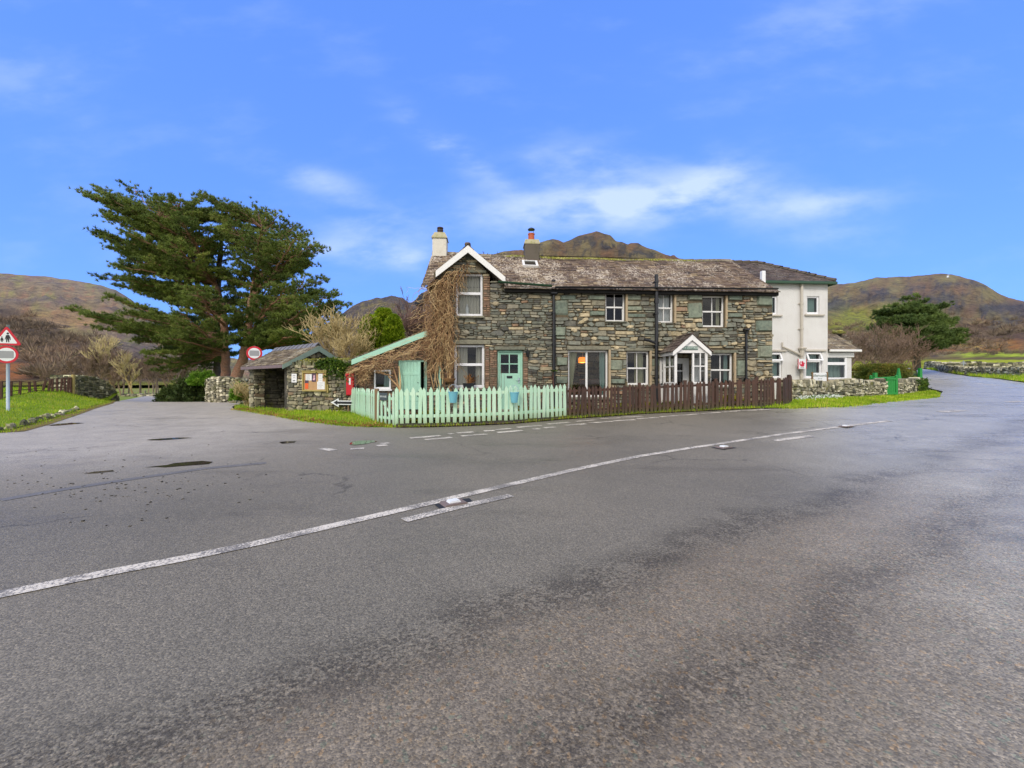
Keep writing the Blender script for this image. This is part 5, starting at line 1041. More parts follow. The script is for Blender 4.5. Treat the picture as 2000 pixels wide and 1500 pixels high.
for r in (wn[1], wn[3]):
    w_ = window(WHs, r, 'top', v=.05, fw=.07, mat_=M_upvc, curt=[(0, 1, 0, 1, M_curt3)])
    zt = r[2] + (r[3] - r[2]) * .66; mb = MB(); Mx = Matrix.Translation((0, .03, r[3] - .04)) @ Matrix.Rotation(R(-24), 4, 'X'); h_ = r[3] - zt; f_ = .075
    for a, b, p, q in ((r[0] + .03, r[0] + .03 + f_, -h_, 0), (r[1] - .03 - f_, r[1] - .03, -h_, 0), (r[0] + .03 + f_, r[1] - .03 - f_, -f_, 0), (r[0] + .03 + f_, r[1] - .03 - f_, -h_, -h_ + f_)): mb.bbox(a, b, -.025, .025, p, q, .005, M=Mx)
    mb.build('open_vent_light', M_upvc, w_)
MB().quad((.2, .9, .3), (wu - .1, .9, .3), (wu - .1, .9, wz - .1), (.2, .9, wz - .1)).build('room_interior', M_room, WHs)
# hipped roof
hu0, hv, hz_ = wat(1480, 514, 3.5)[0], 3.5, wat(1480, 513.5, 3.5)[1]; ovr = .22; ez = wz - .02
A_, B_, C_, D2 = (-.6, -ovr, ez), (wu + ovr, -ovr, ez), (hu0, hv, hz_), (-.6, hv, hz_ + .02)
sl = math.hypot(hv + ovr, hz_ - ez)
w3f = lambda u, s, o: (u, -ovr + (hv + ovr) * s / sl - o * .4, ez + (hz_ - ez) * s / sl + o * .9)
mb = MB(); slates(mb, -.6, wu + ovr, 0, sl, w3f, .2, (.2, .34), skip=lambda u, s: u > wu + ovr - (wu + ovr - hu0) * s / sl)
sl2 = math.hypot(wu + ovr - hu0, hz_ - ez)
slates(mb, -ovr, WD + ovr, 0, sl2, lambda q, s, o: (wu + ovr - (wu + ovr - hu0) * s / sl2 + o * .4, q, ez + (hz_ - ez) * s / sl2 + o * .9), .2, (.2, .34), skip=lambda q, s: not (-ovr + (hv + ovr) * s / sl2 < q < WD + ovr - (WD + ovr - hv) * s / sl2))
mb.quad((-.6, WD + ovr, ez), B_[:1] + (WD + ovr, ez), (hu0, hv, hz_), (-.6, hv, hz_)); wr_ = mb.build('roof', M_slate2, WHs)
mb = MB()
for P, Q in ((D2, C_), (C_, B_)):
    P, Q = Vector(P), Vector(Q); n_ = max(4, int((Q - P).length / .45))
    for i in range(n_): mb.tube([P.lerp(Q, i / n_) + Vector((0, 0, .03)), P.lerp(Q, (i + .94) / n_) + Vector((0, 0, .05))], [.085, .10], 7)
mb.build('ridge', M_slate3 if False else M_chgrey, wr_)
mb = MB(); mb.bbox(-.6, wu + ovr + .05, -ovr - .06, -ovr + .02, ez - .14, ez - .01, .02); mb.bbox(wu + ovr - .02, wu + ovr + .06, -ovr + .02, WD + ovr, ez - .14, ez - .01, .02); mb.bbox(-.6, wu + ovr - .02, -ovr + .03, -.002, ez - .1, ez - .05, .01); mb.build('gutter', M_gutter, WHs)
q = wat(1566, 600, -.1)[0]; za, zb_ = wat(1566, 553, -.1)[1], wat(1566, 681, -.1)[1]; mb = MB(); mb.tube([(q, -.12, za), (q, -.1, za - .2), (q, -.1, zb_)], .06, 8)
for zz in (za - 1.0, za - 2.2): mb.tube([(q, -.1, zz), (q, -.1, zz + .07)], .08, 8); mb.box(q - .12, q + .14, -.06, -.0, zz + .01, zz + .05)
mb.bbox(q - .14, q + .16, -.24, -.02, zb_ - .02, zb_ + .06, .02); mb.lathe([(.09, -.35), (.1, -.1), (.16, 0)], 8, (q, -.12, zb_)); mb.tube([(q, -.1, zb_ - .3), (q, -.1, .4)], .07, 8)
a, b = wat(1528, 677, -.1), wat(1562, 692, -.1); mb.tube([(a[0], -.1, a[1] + .2), (a[0], -.1, a[1]), (b[0], -.1, b[1])], .045, 7); mb.build('drainpipe', M_tar, WHs)
q = hat(1489, 550, -.05); vp = wat(1489, 553, -.3), wat(1489, 530, -.3); MB().bbox(vp[0][0] - .09, vp[0][0] + .09, -.42, -.24, vp[0][1] - .5, vp[1][1], .02).build('vent_pipe', M_upvc, WHs)
# glazed side porch of the white house
sv0 = .15; sr = wrect(1617, 1663, 684, 744, sv0); su1 = sr[1]; sz1 = wat(1640, 684, sv0)[1]; mb = MB(); pw = wrect(1616, 1653, 697, 741, sv0)
pn = (wu + .05, pw[1], pw[2], pw[3]); panel(mb, wu, su1, -.3, sz1, [pn], lambda u, z, o: (u, sv0 - o, z), 0); mb.quad((su1, sv0, -.3), (su1, sv0 + 3, -.3), (su1, sv0 + 3, sz1), (su1, sv0, sz1)); sp = mb.build('side_porch', M_rough, WHs)
mb = MB(); zt = pn[2] + (pn[3] - pn[2]) * .70; f_ = .09; v_ = sv0
for a, b, p, q in ((pn[0], pn[0] + .03, pn[2], pn[3]), (pn[1] - f_, pn[1], pn[2], pn[3]), (pn[0] + .03, pn[1] - f_, pn[3] - .05, pn[3]), (pn[0] + .03, pn[1] - f_, pn[2], pn[2] + f_), (pn[0] + .03, pn[1] - f_, zt - .07, zt + .07)): mb.bbox(a, b, v_ - .03, v_ + .06, p, q, .006)
mb.build('porch_window', M_upvc, sp); MB().quad((pn[0], v_ + .03, pn[2]), (pn[1], v_ + .03, pn[2]), (pn[1], v_ + .03, pn[3]), (pn[0], v_ + .03, pn[3])).build('pane', M_glass, sp)
mb = MB(); curtain(mb, pn[0], pn[1], pn[2], pn[3], v_ + .3, lambda a, b, c_: (a, c_, b), .05, .2); mb.build('curtain', M_curt3, sp)
ru = wat(1646, 652, sv0 + 1.2)[0]; rz_ = wat(1635, 652, sv0 + 1.2)[1]; e2 = .25; sl3 = math.hypot(1.2 + e2, rz_ - sz1)
mb = MB(); slates(mb, wu, su1 + .22, 0, sl3, lambda u, s, o: (u, sv0 - e2 + (1.2 + e2) * s / sl3 - o * .5, sz1 + (rz_ - sz1) * s / sl3 + o * .85), .17, (.18, .34), skip=lambda u, s: u > su1 + .22 - (su1 + .22 - ru) * s / sl3)
slates(mb, sv0 - e2, sv0 + 3, 0, 1.2, lambda q, s, o: (su1 + .22 - (su1 + .22 - ru) * s / 1.2 + o * .5, q, sz1 + (rz_ - sz1) * s / 1.2 + o * .8), .17, (.18, .34), skip=lambda q, s: q < sv0 - e2 + (1.2 + e2) * s / 1.2)
mb.quad((wu, sv0 + 1.2, rz_), (ru, sv0 + 1.2, rz_), (ru, sv0 + 3, rz_), (wu, sv0 + 3, rz_)); mb.build('porch_roof', M_slate3, sp)
mb = MB(); mb.bbox(wu + .003, su1 + .26, sv0 - e2 - .06, sv0 - e2 + .03, sz1 - .1, sz1 + .01, .02); mb.bbox(wu + .003, su1 + .08, sv0 - .07, sv0 - .003, sz1 - .34, sz1 - .12, .01); mb.build('fascia', M_white, sp)
mb = MB()
for i in range(500): u = random.uniform(wat(1625, 650, 1.3)[0], ru); s_ = random.uniform(.03, .07); z_ = rz_ + abs(random.gauss(0, .05)); mb.add([(u - s_, sv0 + 1.1, z_), (u + s_, sv0 + 1.1 + random.uniform(-.1, .1), z_), (u, sv0 + 1.15, z_ + s_)], [(0, 1, 2)])
mb.build('roof_moss', M_moss, sp)
# guest house wall sign: red squirrel
q = wrect(1558, 1575, 701, 720.5, -.35); W3 = lambda u, v, z: (WO[0] + u * math.cos(WA) - v * math.sin(WA), WO[1] + u * math.sin(WA) + v * math.cos(WA), z)
cu, cz = (q[0] + q[1]) / 2, (q[2] + q[3]) / 2; hw, hh = (q[1] - q[0]) / 2, (q[3] - q[2]) / 2
t = empty('squirrel_sign', W3(cu, -.35, cz), WA, 'small white wall sign with a red squirrel on the white house', 'sign')
mb = MB(); mb.bbox(-hw, hw, -.02, .02, -hh, hh, .005); mb.build('board', M_signwhite, t)
mb = MB(); mb.bbox(-hw, -hw + .03, -.028, .024, -hh, hh, .004); mb.bbox(hw - .03, hw, -.028, .024, -hh, hh, .004); mb.build('edging', M_signred, t)
mb = MB(); body = [(-.09, -.1), (-.04, -.13), (.05, -.13), (.09, -.08), (.10, -.02), (.06, .02), (.10, .0), (.13, .02), (.12, .05), (.05, .06), (.05, .09), (.03, .12), (.02, .15), (.0, .12), (-.04, .11), (-.06, .08), (-.03, .05), (-.04, .0), (-.08, -.03)]
mb.add([(p * 1.0, -.0225, r_ * 1.0 + .0) for p, r_ in body], [tuple(range(len(body)))]); tl = [(-.09, -.1), (-.15, -.02), (-.14, .08), (-.09, .12), (-.06, .1), (-.10, .05), (-.08, -.04)]; mb.add([(p, -.0235, r_) for p, r_ in tl], [tuple(range(len(tl)))]); mb.build('squirrel_emblem', M_squir, t)
t2 = MB(); text_into(t2, 'B & B', lambda x, y: (x, -.0222, y - hh + .055), .07, 0, .001); t2.build('lettering', M_ink, t)
MB().tube([(.0, .0, hh - .05), (.0, .3, hh - .05)], .014, 5).build('bracket', M_black, t)
# name board on posts behind the garden wall
bY = 17.9; a, b = P3(1587, 730, bY), P3(1615, 745.5, bY); t = empty('house_name_board', ((a.x + b.x) / 2, bY, (a.z + b.z) / 2), R(4), 'off white house name board on posts behind the garden wall, below the squirrel sign', 'sign')
hw, hh = (b.x - a.x) / 2, (a.z - b.z) / 2 + .04; mb = MB(); mb.bbox(-hw, hw, -.015, .015, -hh, hh, .005); mb.build('board', M_signwhite, t)
mb = MB(); text_into(mb, 'Gillercombe', lambda x, y: (x - .0, -.0165, y + hh * .42), .16, 0, .002); mb.build('lettering', M_gutter, t); mb = MB(); text_into(mb, 'B & B', lambda x, y: (x, -.0165, y - hh * .2), .08, 0, .0); mb.build('lettering', M_gutter, t)
for sx in (-1, 1): MB().bbox(sx * (hw + .03) - .03, sx * (hw + .03) + .03, -.03, .03, -.9, hh + .04, .006).build('post', M_postbr, t)
# ------------------------------------------------------------------ bus shelter and the notice board wall
def facewall(name_mb, A, B, zbase, top, hr, wr, dep, m, core, thick=.42, holes=(), back=True, coping=None, jit=.3):
    """free standing masonry from A to B (ground points): core, faced stones, optional upright coping"""
    A, B = Vector(A), Vector(B); L = (B - A).length; t = (B - A) / L; nrm = Vector((t.y, -t.x))
    f3 = lambda u, z, o: (A.x + t.x * u + nrm.x * o, A.y + t.y * u + nrm.y * o, z)
    n_ = max(2, int(L / .5)); us = [L * i / n_ for i in range(n_ + 1)]
    for a, b in zip(us, us[1:]):
        za, zb = top(a) - .03, top(b) - .03; ba, bb = zbase(a) - .2, zbase(b) - .2
        vs = [f3(a, ba, 0), f3(b, bb, 0), f3(b, zb, 0), f3(a, za, 0), f3(a, ba, -thick), f3(b, bb, -thick), f3(b, zb, -thick), f3(a, za, -thick)]
        name_mb.add(vs, [(0, 1, 2, 3), (5, 4, 7, 6), (3, 2, 6, 7), (0, 3, 7, 4), (1, 5, 6, 2)], core)
    z0 = min(zbase(u) for u in us)
    rubble(name_mb, 0, L, z0 - .05, lambda u: top(min(max(u, 0), L)), list(holes), f3, hr, wr, dep, m, .012, jit, base=lambda u: zbase(u) - .1)
    if coping:
        u = 0.0
        while u < L - .05:
            w = random.uniform(*coping[0]); h = random.uniform(*coping[1]); zt = top(u); d0 = random.uniform(-.03, .05)
            pts = [(u + .01, zt - .06), (u + w - .01, zt - .06), (u + w - .015 + random.uniform(-.04, .04), zt + h * random.uniform(.55, 1)), (u + w * random.uniform(.35, .65), zt + h), (u + .015 + random.uniform(-.03, .04), zt + h * random.uniform(.5, 1))]
            name_mb.prism(pts, lambda p, q, d_: f3(p, q, d_), d0, -thick + random.uniform(-.02, .04), coping[2])
            u += w
    return f3
SH_L = (-11.05, 17.25); t1 = Vector((SH_L[0] - SC[0], SH_L[1] - SC[1])); SL_ = t1.length; t1 /= SL_; bk = Vector((-t1.y, t1.x)) if -t1.y * 0 + t1.x * 1 > 0 else Vector((t1.y, -t1.x))
ang = math.atan2(-t1.y, -t1.x)                            # local +x runs from the far end to the corner, +y back
SHm = empty('bus_shelter', (SH_L[0], SH_L[1], 0), ang, 'small open fronted stone bus shelter with lichened slate roof beside the side road', 'bus shelter')
gz = g1(-9.5, 16.2); ev = gz + 1.90; SW = 2.1; ap = gz + 2.50
mb = MB(); S3 = lambda u, z, o: (u, -o, z)
pl = .42
mbw = MB(); M_inner = stone_mat('shaded_inner_stone', [(0, c(52, 52, 46)), (.3, c(40, 40, 36)), (.6, c(62, 60, 52)), (.85, c(74, 72, 60))], moss=.3, lich=.05)  # darker stone colour paints in the shade inside the shelter
for u0, u1 in ((0, pl), (SL_ - .10, SL_)):
    mbw.box(u0, u1, 0, .4, gz - .3, ev); rubble(mbw, u0, u1, gz - .05, lambda u: ev, [], S3, (.08, .17), (.12, .34), .05, 1, .012, .35)
mbw.box(0, .35, .4, SW, gz - .3, ev); mbw.box(SL_ - .35, SL_, .0, SW, gz - .3, ev); mbw.box(.35, SL_ - .35, SW - .3, SW, gz - .3, ev + .1)
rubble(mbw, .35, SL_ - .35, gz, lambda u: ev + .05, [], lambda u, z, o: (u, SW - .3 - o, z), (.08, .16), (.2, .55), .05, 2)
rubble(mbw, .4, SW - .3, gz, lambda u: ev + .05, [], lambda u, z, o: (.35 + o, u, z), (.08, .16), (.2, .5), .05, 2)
rubble(mbw, -.02, .4, gz, lambda u: ev, [], lambda u, z, o: (pl + o, .4 - u, z), (.08, .16), (.15, .3), .04, 1); rubble(mbw, 0, SW, gz - .05, lambda u: ev, [], lambda u, z, o: (-o, SW - u, z), (.08, .17), (.14, .4), .05, 1)
gt = lambda u: ev + (ap - ev - .06) * (1 - abs(u - SW / 2) / (SW / 2)) if 0 < u < SW else ev
rubble(mbw, 0, SW, gz, lambda u: gt(u), [], lambda u, z, o: (SL_ + o, u, z), (.07, .14), (.16, .5), .05, 1); mbw.add([(SL_, 0, ev), (SL_, SW, ev), (SL_, SW / 2, ap - .05)], [(0, 1, 2)]); mbw.add([(0, 0, ev), (0, SW, ev), (0, SW / 2, ap - .05)], [(0, 1, 2)])
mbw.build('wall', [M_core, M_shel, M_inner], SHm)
mb = MB(); ovh = .28; rl = math.hypot(SW / 2 + ovh, ap - ev + .14)
def sroof(sg): return lambda u, s, o: (u, SW / 2 - sg * ((SW / 2 + ovh) * (1 - s / rl)) - sg * o * .5, ev - .14 + (ap - ev + .18) * s / rl + o * .85)
for sg in (1, -1): slates(mb, -.10, SL_ + .16, 0, rl - .04, sroof(sg), .15, (.16, .36), th=.02)
sr_ = mb.build('roof', M_slate3, SHm)
mb = MB(); n_ = 10
for i in range(n_):
    u0, u1 = -.12 + i * (SL_ + .28) / n_, -.12 + (i + 1) * (SL_ + .28) / n_ - .03
    mb.prism([(-.17, -.13), (0, .05), (.17, -.13), (.16, -.16), (0, .01), (-.16, -.16)], lambda p, q, d_: (u0 if d_ == 0 else u1, SW / 2 + p, ap + .09 + q + (0.0 if d_ == 0 else .025)), 0, 1)
mb.build('ridge', paint('ridge_tile', (118, 116, 122), .6, .3), sr_)
mb = MB(); mb.bbox(-.09, SL_ + .12, -ovh - .03, -ovh + .01, ev - .27, ev - .15, .008); mb.build('fascia', paint('mauve_board', (120, 102, 102), .6, .3), SHm)
mb = MB(); mb.bbox(.3, SL_ - .05, -.01, .14, ev - .22, ev - .0, .01); mb.build('lintel_beam', M_dark, SHm)
mb = MB()
for sg in (1, -1):
    f = sroof(sg); a, b = f(SL_ + .17, -.02, -.005), f(SL_ + .17, rl, -.005); w = .19
    mb.add([a, b, (b[0], b[1], b[2] - w * 1.15), (a[0], a[1], a[2] - w * .8), *[(p[0] - .035, p[1], p[2]) for p in (a, b, (b[0], b[1], b[2] - w * 1.15), (a[0], a[1], a[2] - w * .8))]], [(0, 1, 2, 3), (4, 5, 6, 7), (0, 1, 5, 4), (3, 2, 6, 7), (0, 3, 7, 4)])
mb.build('bargeboard', M_bargeg, SHm)
mb = MB(); mb.box(.35, SL_ - .35, .1, SW - .3, gz - .2, gz + .02); mb.build('floor_slab', M_mortar, SHm)

# boundary wall carrying the notice board and the postbox
BA, BB = (SC[0] + .0, SC[1] - .02), (-5.42, 14.22)
NB = empty('boundary_wall', (0, 0, 0), 0, 'shoulder high rubble wall with upright mossy coping stones holding the notice board and postbox', 'wall')
LBw = math.hypot(BB[0] - BA[0], BB[1] - BA[1]); gb = lambda u: g1(BA[0] + (BB[0] - BA[0]) * u / LBw, BA[1] + (BB[1] - BA[1]) * u / LBw)
mb = MB(); f3 = facewall(mb, BA, BB, gb, lambda u: gb(u) + 1.74, (.06, .17), (.12, .42), .06, 1, 0, .4, coping=((.07, .15), (.1, .2), 2))
mb.build('stonework', [M_core, M_shel, M_drymoss], NB)
mb = MB()
for i in range(1100):
    u = random.triangular(.3, LBw - .2, 1.4); p = f3(u, gb(u) + 1.74 + random.uniform(.08, .22), random.uniform(-.35, .05)); s_ = random.uniform(.02, .05); mb.add([(p[0] - s_, p[1], p[2]), (p[0] + s_, p[1] + random.uniform(-s_, s_), p[2]), (p[0], p[1], p[2] + s_ * .9)], [(0, 1, 2)])
mb.build('coping_moss', M_moss, NB)
BAv, BBv = Vector(BA), Vector(BB); bt = (BBv - BAv).normalized(); bn = Vector((bt.y, -bt.x)); bang = math.atan2(bt.y, bt.x)
def on_wall(px, py, out):
    """point on the plane of the boundary wall, out metres in front"""
    kx = (px - 1000) / 800; O = BAv + bn * out; u = (kx * O.y - O.x) / (bt.x - kx * bt.y); Yw = O.y + bt.y * u
    return u, E + (750 - py) / 800 * Yw
def wall_item(name, x0, x1, y0, y1, out, label, cat):
    a, b = on_wall(x0, (y0 + y1) / 2, out), on_wall(x1, (y0 + y1) / 2, out); xm = (x0 + x1) / 2; zt, zb = on_wall(xm, y0, out)[1], on_wall(xm, y1, out)[1]
    uc = (a[0] + b[0]) / 2; P = BAv + bt * uc + bn * out
    return empty(name, (P.x, P.y, (zt + zb) / 2), bang, label, cat), (b[0] - a[0]) / 2, (zt - zb) / 2
t, hw, hh = wall_item('notice_board', 591.5, 638.5, 725.5, 764.5, .10, 'mossy oak framed notice board with pinned papers on the boundary wall', 'notice board')
mb = MB(); f_ = .055; mb.bbox(-hw, hw, -.05, .05, hh - f_, hh, .008); mb.bbox(-hw, hw, -.05, .05, -hh, -hh + f_, .008); mb.bbox(-hw, -hw + f_, -.05, .05, -hh + f_, hh - f_, .008); mb.bbox(hw - f_, hw, -.05, .05, -hh + f_, hh - f_, .008); mb.bbox(-hw - .03, hw + .06, -.07, .05, hh + .002, hh + .03, .006); mb.bbox(hw + .01, hw + .06, -.03, .04, -hh - .05, -hh + .25, .006); mb.build('frame', M_oak, t)
MB().box(-hw + f_, hw - f_, .0, .03, -hh + f_, hh - f_).build('backing', M_cork, t)
NX = lambda x: -hw + (x - 440) / (1100 - 440) * 2 * hw; NZ = lambda y: hh - (y - 340) / (910 - 340) * 2 * hh
def paper(x0, x1, y0, y1, mt, lines=0, v=-.004, nm='paper'):
    mb = MB(); a, b, p, q = NX(x0), NX(x1), NZ(y1), NZ(y0); mb.box(a, b, v, v + .002, p, q)
    random.seed(int(x0 + y0))
    for i in range(lines):
        zz = q - (q - p) * (i + 1) / (lines + 1); l0 = a + (b - a) * .14; mb.box(l0, l0 + (b - a) * random.uniform(.4, .72), v - .0015, v - .0005, zz - .005, zz + .005, 1)
    return mb.build(nm, [mt, M_signgrey], t)
paper(520, 690, 415, 595, M_paper, 6); paper(690, 805, 395, 635, M_poster, 0, -.007); paper(870, 985, 405, 640, M_paper, 4); paper(840, 1045, 630, 850, M_paper, 5, -.008); paper(500, 600, 590, 680, M_poster, 0); paper(505, 595, 675, 835, M_orange, 0, -.008)
mb = MB(); fx, fz = NX(750), NZ(520); mb.add([(fx + p * 1, -.0085, fz + q) for p, q in ((-.05, -.08), (.03, -.09), (.06, -.02), (.02, .02), (.05, .06), (.02, .1), (-.02, .07), (-.01, .0))], [tuple(range(8))]); mb.build('poster_figure', M_pinkp if 'M_pinkp' in globals() else paint('pink_print', (222, 176, 190), .7, .1), t)
t, hw, hh = wall_item('wall_notice', 569.5, 579.5, 730, 747, .075, 'plain white paper notice on the boundary wall, left of the notice board', 'notice')
mb = MB(); mb.box(-hw, hw, -.004, .004, -hh, hh); [mb.box(-hw * .5, hw * .5, -.006, -.0045, hh * z_ - .008, hh * z_ + .008, 1) for z_ in (.62, .5, .1)]; mb.box(-hw * .5, hw * .4, -.006, -.0045, -hh * .68, -hh * .5, 2); mb.build('sheet', [M_paper, M_signgrey, M_ink], t)
t, hw, hh = wall_item('postbox', 677.5, 692.5, 728.5, 772, .09, 'red wall postbox set in stone between the ivy and mint picket fence', 'postbox')
mb = MB(); mb.bbox(-hw, hw, -.05, .10, -hh, hh - .05, .012); mb.bbox(-hw - .015, hw + .015, -.075, .10, hh - .14, hh, .02); mb.bbox(-hw + .02, hw - .02, -.066, -.052, -hh + .03, hh - .17, .006); mb.build('body', M_red, t)
MB().box(-hw + .06, hw - .06, -.079, -.0765, hh - .10, hh - .075).build('letter_slot', M_dark, t); MB().bbox(-.02, .055, -.071, -.0665, -.02, .21, .003).build('collection_plate', M_signwhite, t)
mb = MB(); mb.bbox(-hw - .10, -hw - .002, -.03, .1, -hh - .05, hh + .06, .015); mb.bbox(-hw - .1, hw + .1, -.03, .1, hh + .004, hh + .09, .015); mb.build('stone_surround', M_shel, t)
t, hw, hh = wall_item('arrow_sign', 646, 702, 778, 795, .16, 'black arrow sign with white border pointing left, low on the rubble wall', 'sign')
ar = [(-hw, 0), (-hw + .34, hh), (-hw + .34, hh * .48), (hw, hh * .48), (hw, -hh * .48), (-hw + .34, -hh * .48), (-hw + .34, -hh)]
MB().prism(ar, lambda p, q, d_: (p, d_, q), -.006, .012).build('board', M_signwhite, t)
ai = [(-hw + .12, 0), (-hw + .29, hh * .60), (-hw + .29, hh * .26), (hw - .05, hh * .28), (hw - .05, -hh * .30), (-hw + .29, -hh * .28), (-hw + .29, -hh * .60)]
MB().add([(p, -.0085, q) for p, q in ai], [tuple(range(7))]).build('arrow', M_ink, t); MB().bbox(.1, .15, .015, .05, -hh - .3, hh * .3, .004).build('post', M_postbr, t)

# ------------------------------------------------------------------ picket fences
def picket_mesh(w, h, th, mt, name='picket', tip=.09):
    mb = MB(); mb.prism([(-w / 2, 0), (w / 2, 0), (w / 2, h - tip), (0, h), (-w / 2, h - tip)], lambda p, q, d_: (p, d_, q), -th / 2, th / 2); return mb.build(name, mt)
def run_fence(root, line, spacing, base, proto, rails, post_every, pmat, rmat, h, w_first=.3, face=-.03, post_h=1.0, pole=(.09, .09)):
    """pickets along a polyline; proto is copied, rails and posts are built per straight"""
    pts = densify(line, .02); acc = w_first * spacing; nxt = 0.0; dist = 0.0
    for (a, b) in zip(pts, pts[1:]):
        L = math.hypot(b[0] - a[0], b[1] - a[1]); dist += L
        if dist >= nxt:
            th_ = math.atan2(b[1] - a[1], b[0] - a[0]); nx, ny = math.sin(th_), -math.cos(th_)
            o = proto.copy(); COL.objects.link(o); o.parent = root; o.location = (a[0] + nx * -face, a[1] + ny * -face, base(*a) + random.uniform(-.008, .008)); o.rotation_euler = (random.gauss(0, .006), random.gauss(0, .024), th_ + random.gauss(0, .02)); o.scale = (random.uniform(.95, 1.05), 1, random.uniform(.975, 1.02)); nxt += spacing * random.uniform(.93, 1.07)
    for zr, rh in rails:
        for a, b in zip(line, line[1:]):
            th_ = math.atan2(b[1] - a[1], b[0] - a[0]); L = math.hypot(b[0] - a[0], b[1] - a[1]); za, zb = base(*a) + zr, base(*b) + zr; nx, ny = math.sin(th_), -math.cos(th_); d0, d1 = .012, .05
            mb = MB(); vs = [(p[0] - nx * d, p[1] - ny * d, z_ + dz) for p, z_ in ((a, za), (b, zb)) for d in (-.012 + .0, .03) for dz in (0, rh)]
            mb.add(vs, [(0, 1, 3, 2), (4, 6, 7, 5), (0, 4, 5, 1), (2, 3, 7, 6), (1, 5, 7, 3), (0, 2, 6, 4)]); mb.build('rail', rmat, root)
    for q in post_every:
        if isinstance(q, tuple): x_, y_, zt = q
        MB().bbox(-pole[0] / 2, pole[0] / 2, -.0, pole[1], -.25, zt, .008).build('post', pmat, root, loc=(x_, y_ + .03, base(x_, y_)))
fbase = lambda x, y: g1(x, y) + .10
mint_line = [fence_edge[i] for i in (0, 1, 2, 3, 4)]
FM = empty('mint_picket_fence', (0, 0, 0), 0, 'pale mint green picket fence on a dark timber plinth in front of the mint door', 'fence')
pm_ = picket_mesh(.095, .93, .022, M_mint2)
run_fence(FM, mint_line, .152, fbase, pm_, ((.14, .08), (.72, .08)), [(mint_line[1][0] + .1, mint_line[1][1] + .02, .8), (*mint_line[2], .82), (*mint_line[3], .82), (mint_line[4][0] - .55, mint_line[4][1] + .04, .8)], M_mint, M_mint2, .93)
for a, b in zip(mint_line, mint_line[1:]):
    mb = MB(); n_ = Vector((b[0] - a[0], b[1] - a[1])).normalized(); nx, ny = n_.y, -n_.x; vs = [(p[0] - nx * d, p[1] - ny * d, g1(*p) + dz) for p in (a, b) for d in (-.07, .06) for dz in (-.05, .085)]
    mb.add(vs, [(0, 1, 3, 2), (4, 6, 7, 5), (0, 4, 5, 1), (2, 3, 7, 6), (1, 5, 7, 3), (0, 2, 6, 4)]); mb.build('plinth_board', M_plinth, FM)
c0 = fence_edge[0]; cg = GA(737, 833); ret_end = (-5.50, 14.12)
# the gate and the return up to the postbox wall
cgate = (c0[0] + (ret_end[0] - c0[0]) * .30, c0[1] + (ret_end[1] - c0[1]) * .30)
cgate = ((735 - 1000) / 800 * 11.45, 11.45)
line_ret = [ret_end, cgate]
run_fence(FM, line_ret, .20, lambda x, y: g1(x, y) + .02, pm_, ((.12, .08), (.72, .08)), [], M_mint, M_mint2, .93)
MB().bbox(-.05, .05, -.05, .05, -.2, .98, .01).build('post', M_postbr, FM, loc=(cgate[0] + .02, cgate[1] - .02, g1(*cgate)))
GT = empty('garden_gate', (cgate[0], cgate[1], g1(*cgate)), math.atan2(c0[1] - cgate[1], c0[0] - cgate[0]), 'small mint picket gate at the corner, carrying a dark slate name sign', 'gate')
gl = math.hypot(c0[0] - cgate[0], c0[1] - cgate[1]); npk = 5
gm = picket_mesh(.085, .88, .022, M_mint2)
for i in range(npk):
    o = gm if i == 0 else gm.copy()
    if i: COL.objects.link(o)
    o.parent = GT; o.location = (.13 + (gl - .26) * i / (npk - 1), -.02, .03 - (.05 if 0 < i < 4 else 0)); o.rotation_euler = (0, random.gauss(0, .01), 0)
for z_ in (.16, .68): MB().bbox(.08, gl - .08, -.008, .03, z_, z_ + .07, .004).build('rail', M_mint2, GT)
mb = MB(); Mx = Matrix.Translation((gl / 2, 0.012, .46)) @ Matrix.Rotation(R(38), 4, 'Y'); mb.bbox(-gl * .5, gl * .5, -.012, .012, -.03, .03, .004, M=Mx); mb.build('brace', M_mint2, GT)
MB().bbox(-.04, .04, -.04, .04, -.2, .97, .01).build('post', M_mint2, GT, loc=(gl - .0, 0, 0))
bpy.data.objects.remove(pm_)
gs = Vector((cgate[0], cgate[1])).lerp(Vector(c0), .45); t = empty('slate_name_sign', (gs.x, gs.y, E + (750 - 774.5) / 800 * gs.y), GT.rotation_euler.z, 'dark slate name sign with pale lettering fixed to the mint corner gate', 'sign')
t.location.x += math.sin(GT.rotation_euler.z) * .05; t.location.y -= math.cos(GT.rotation_euler.z) * .05
mb = MB(); mb.bbox(-.21, .21, -.012, .012, -.10, .10, .005); text_into(mb, 'NEW HOUSE', lambda x, y: (x, -.014, y), .062, 1, .0015); mb.build('slate', [M_slatesign, M_signtxt], t)
FB = empty('brown_picket_fence', (0, 0, 0), 0, 'dark brown stained picket fence along the roadside before the white porch', 'fence')
brown_line = [fence_edge[4]] + fence_edge[5:] + [(8.75, 13.25), (9.35, 13.75), (9.85, 14.6)]
pb = picket_mesh(.085, .93, .02, M_brown, tip=.07)
bb_ = lambda x, y: g1(x, y) + .02
run_fence(FB, brown_line, .128, bb_, pb, ((.16, .07), (.76, .07)), [(*fence_edge[4], .98), (*fence_edge[5], .97), (fence_edge[6][0] - 1.0, fence_edge[6][1] - .06, .98), (*fence_edge[6], .98), (*fence_edge[7], .98), (9.35, 13.75, 1.0)], M_brown, M_brown, .93); bpy.data.objects.remove(pb)
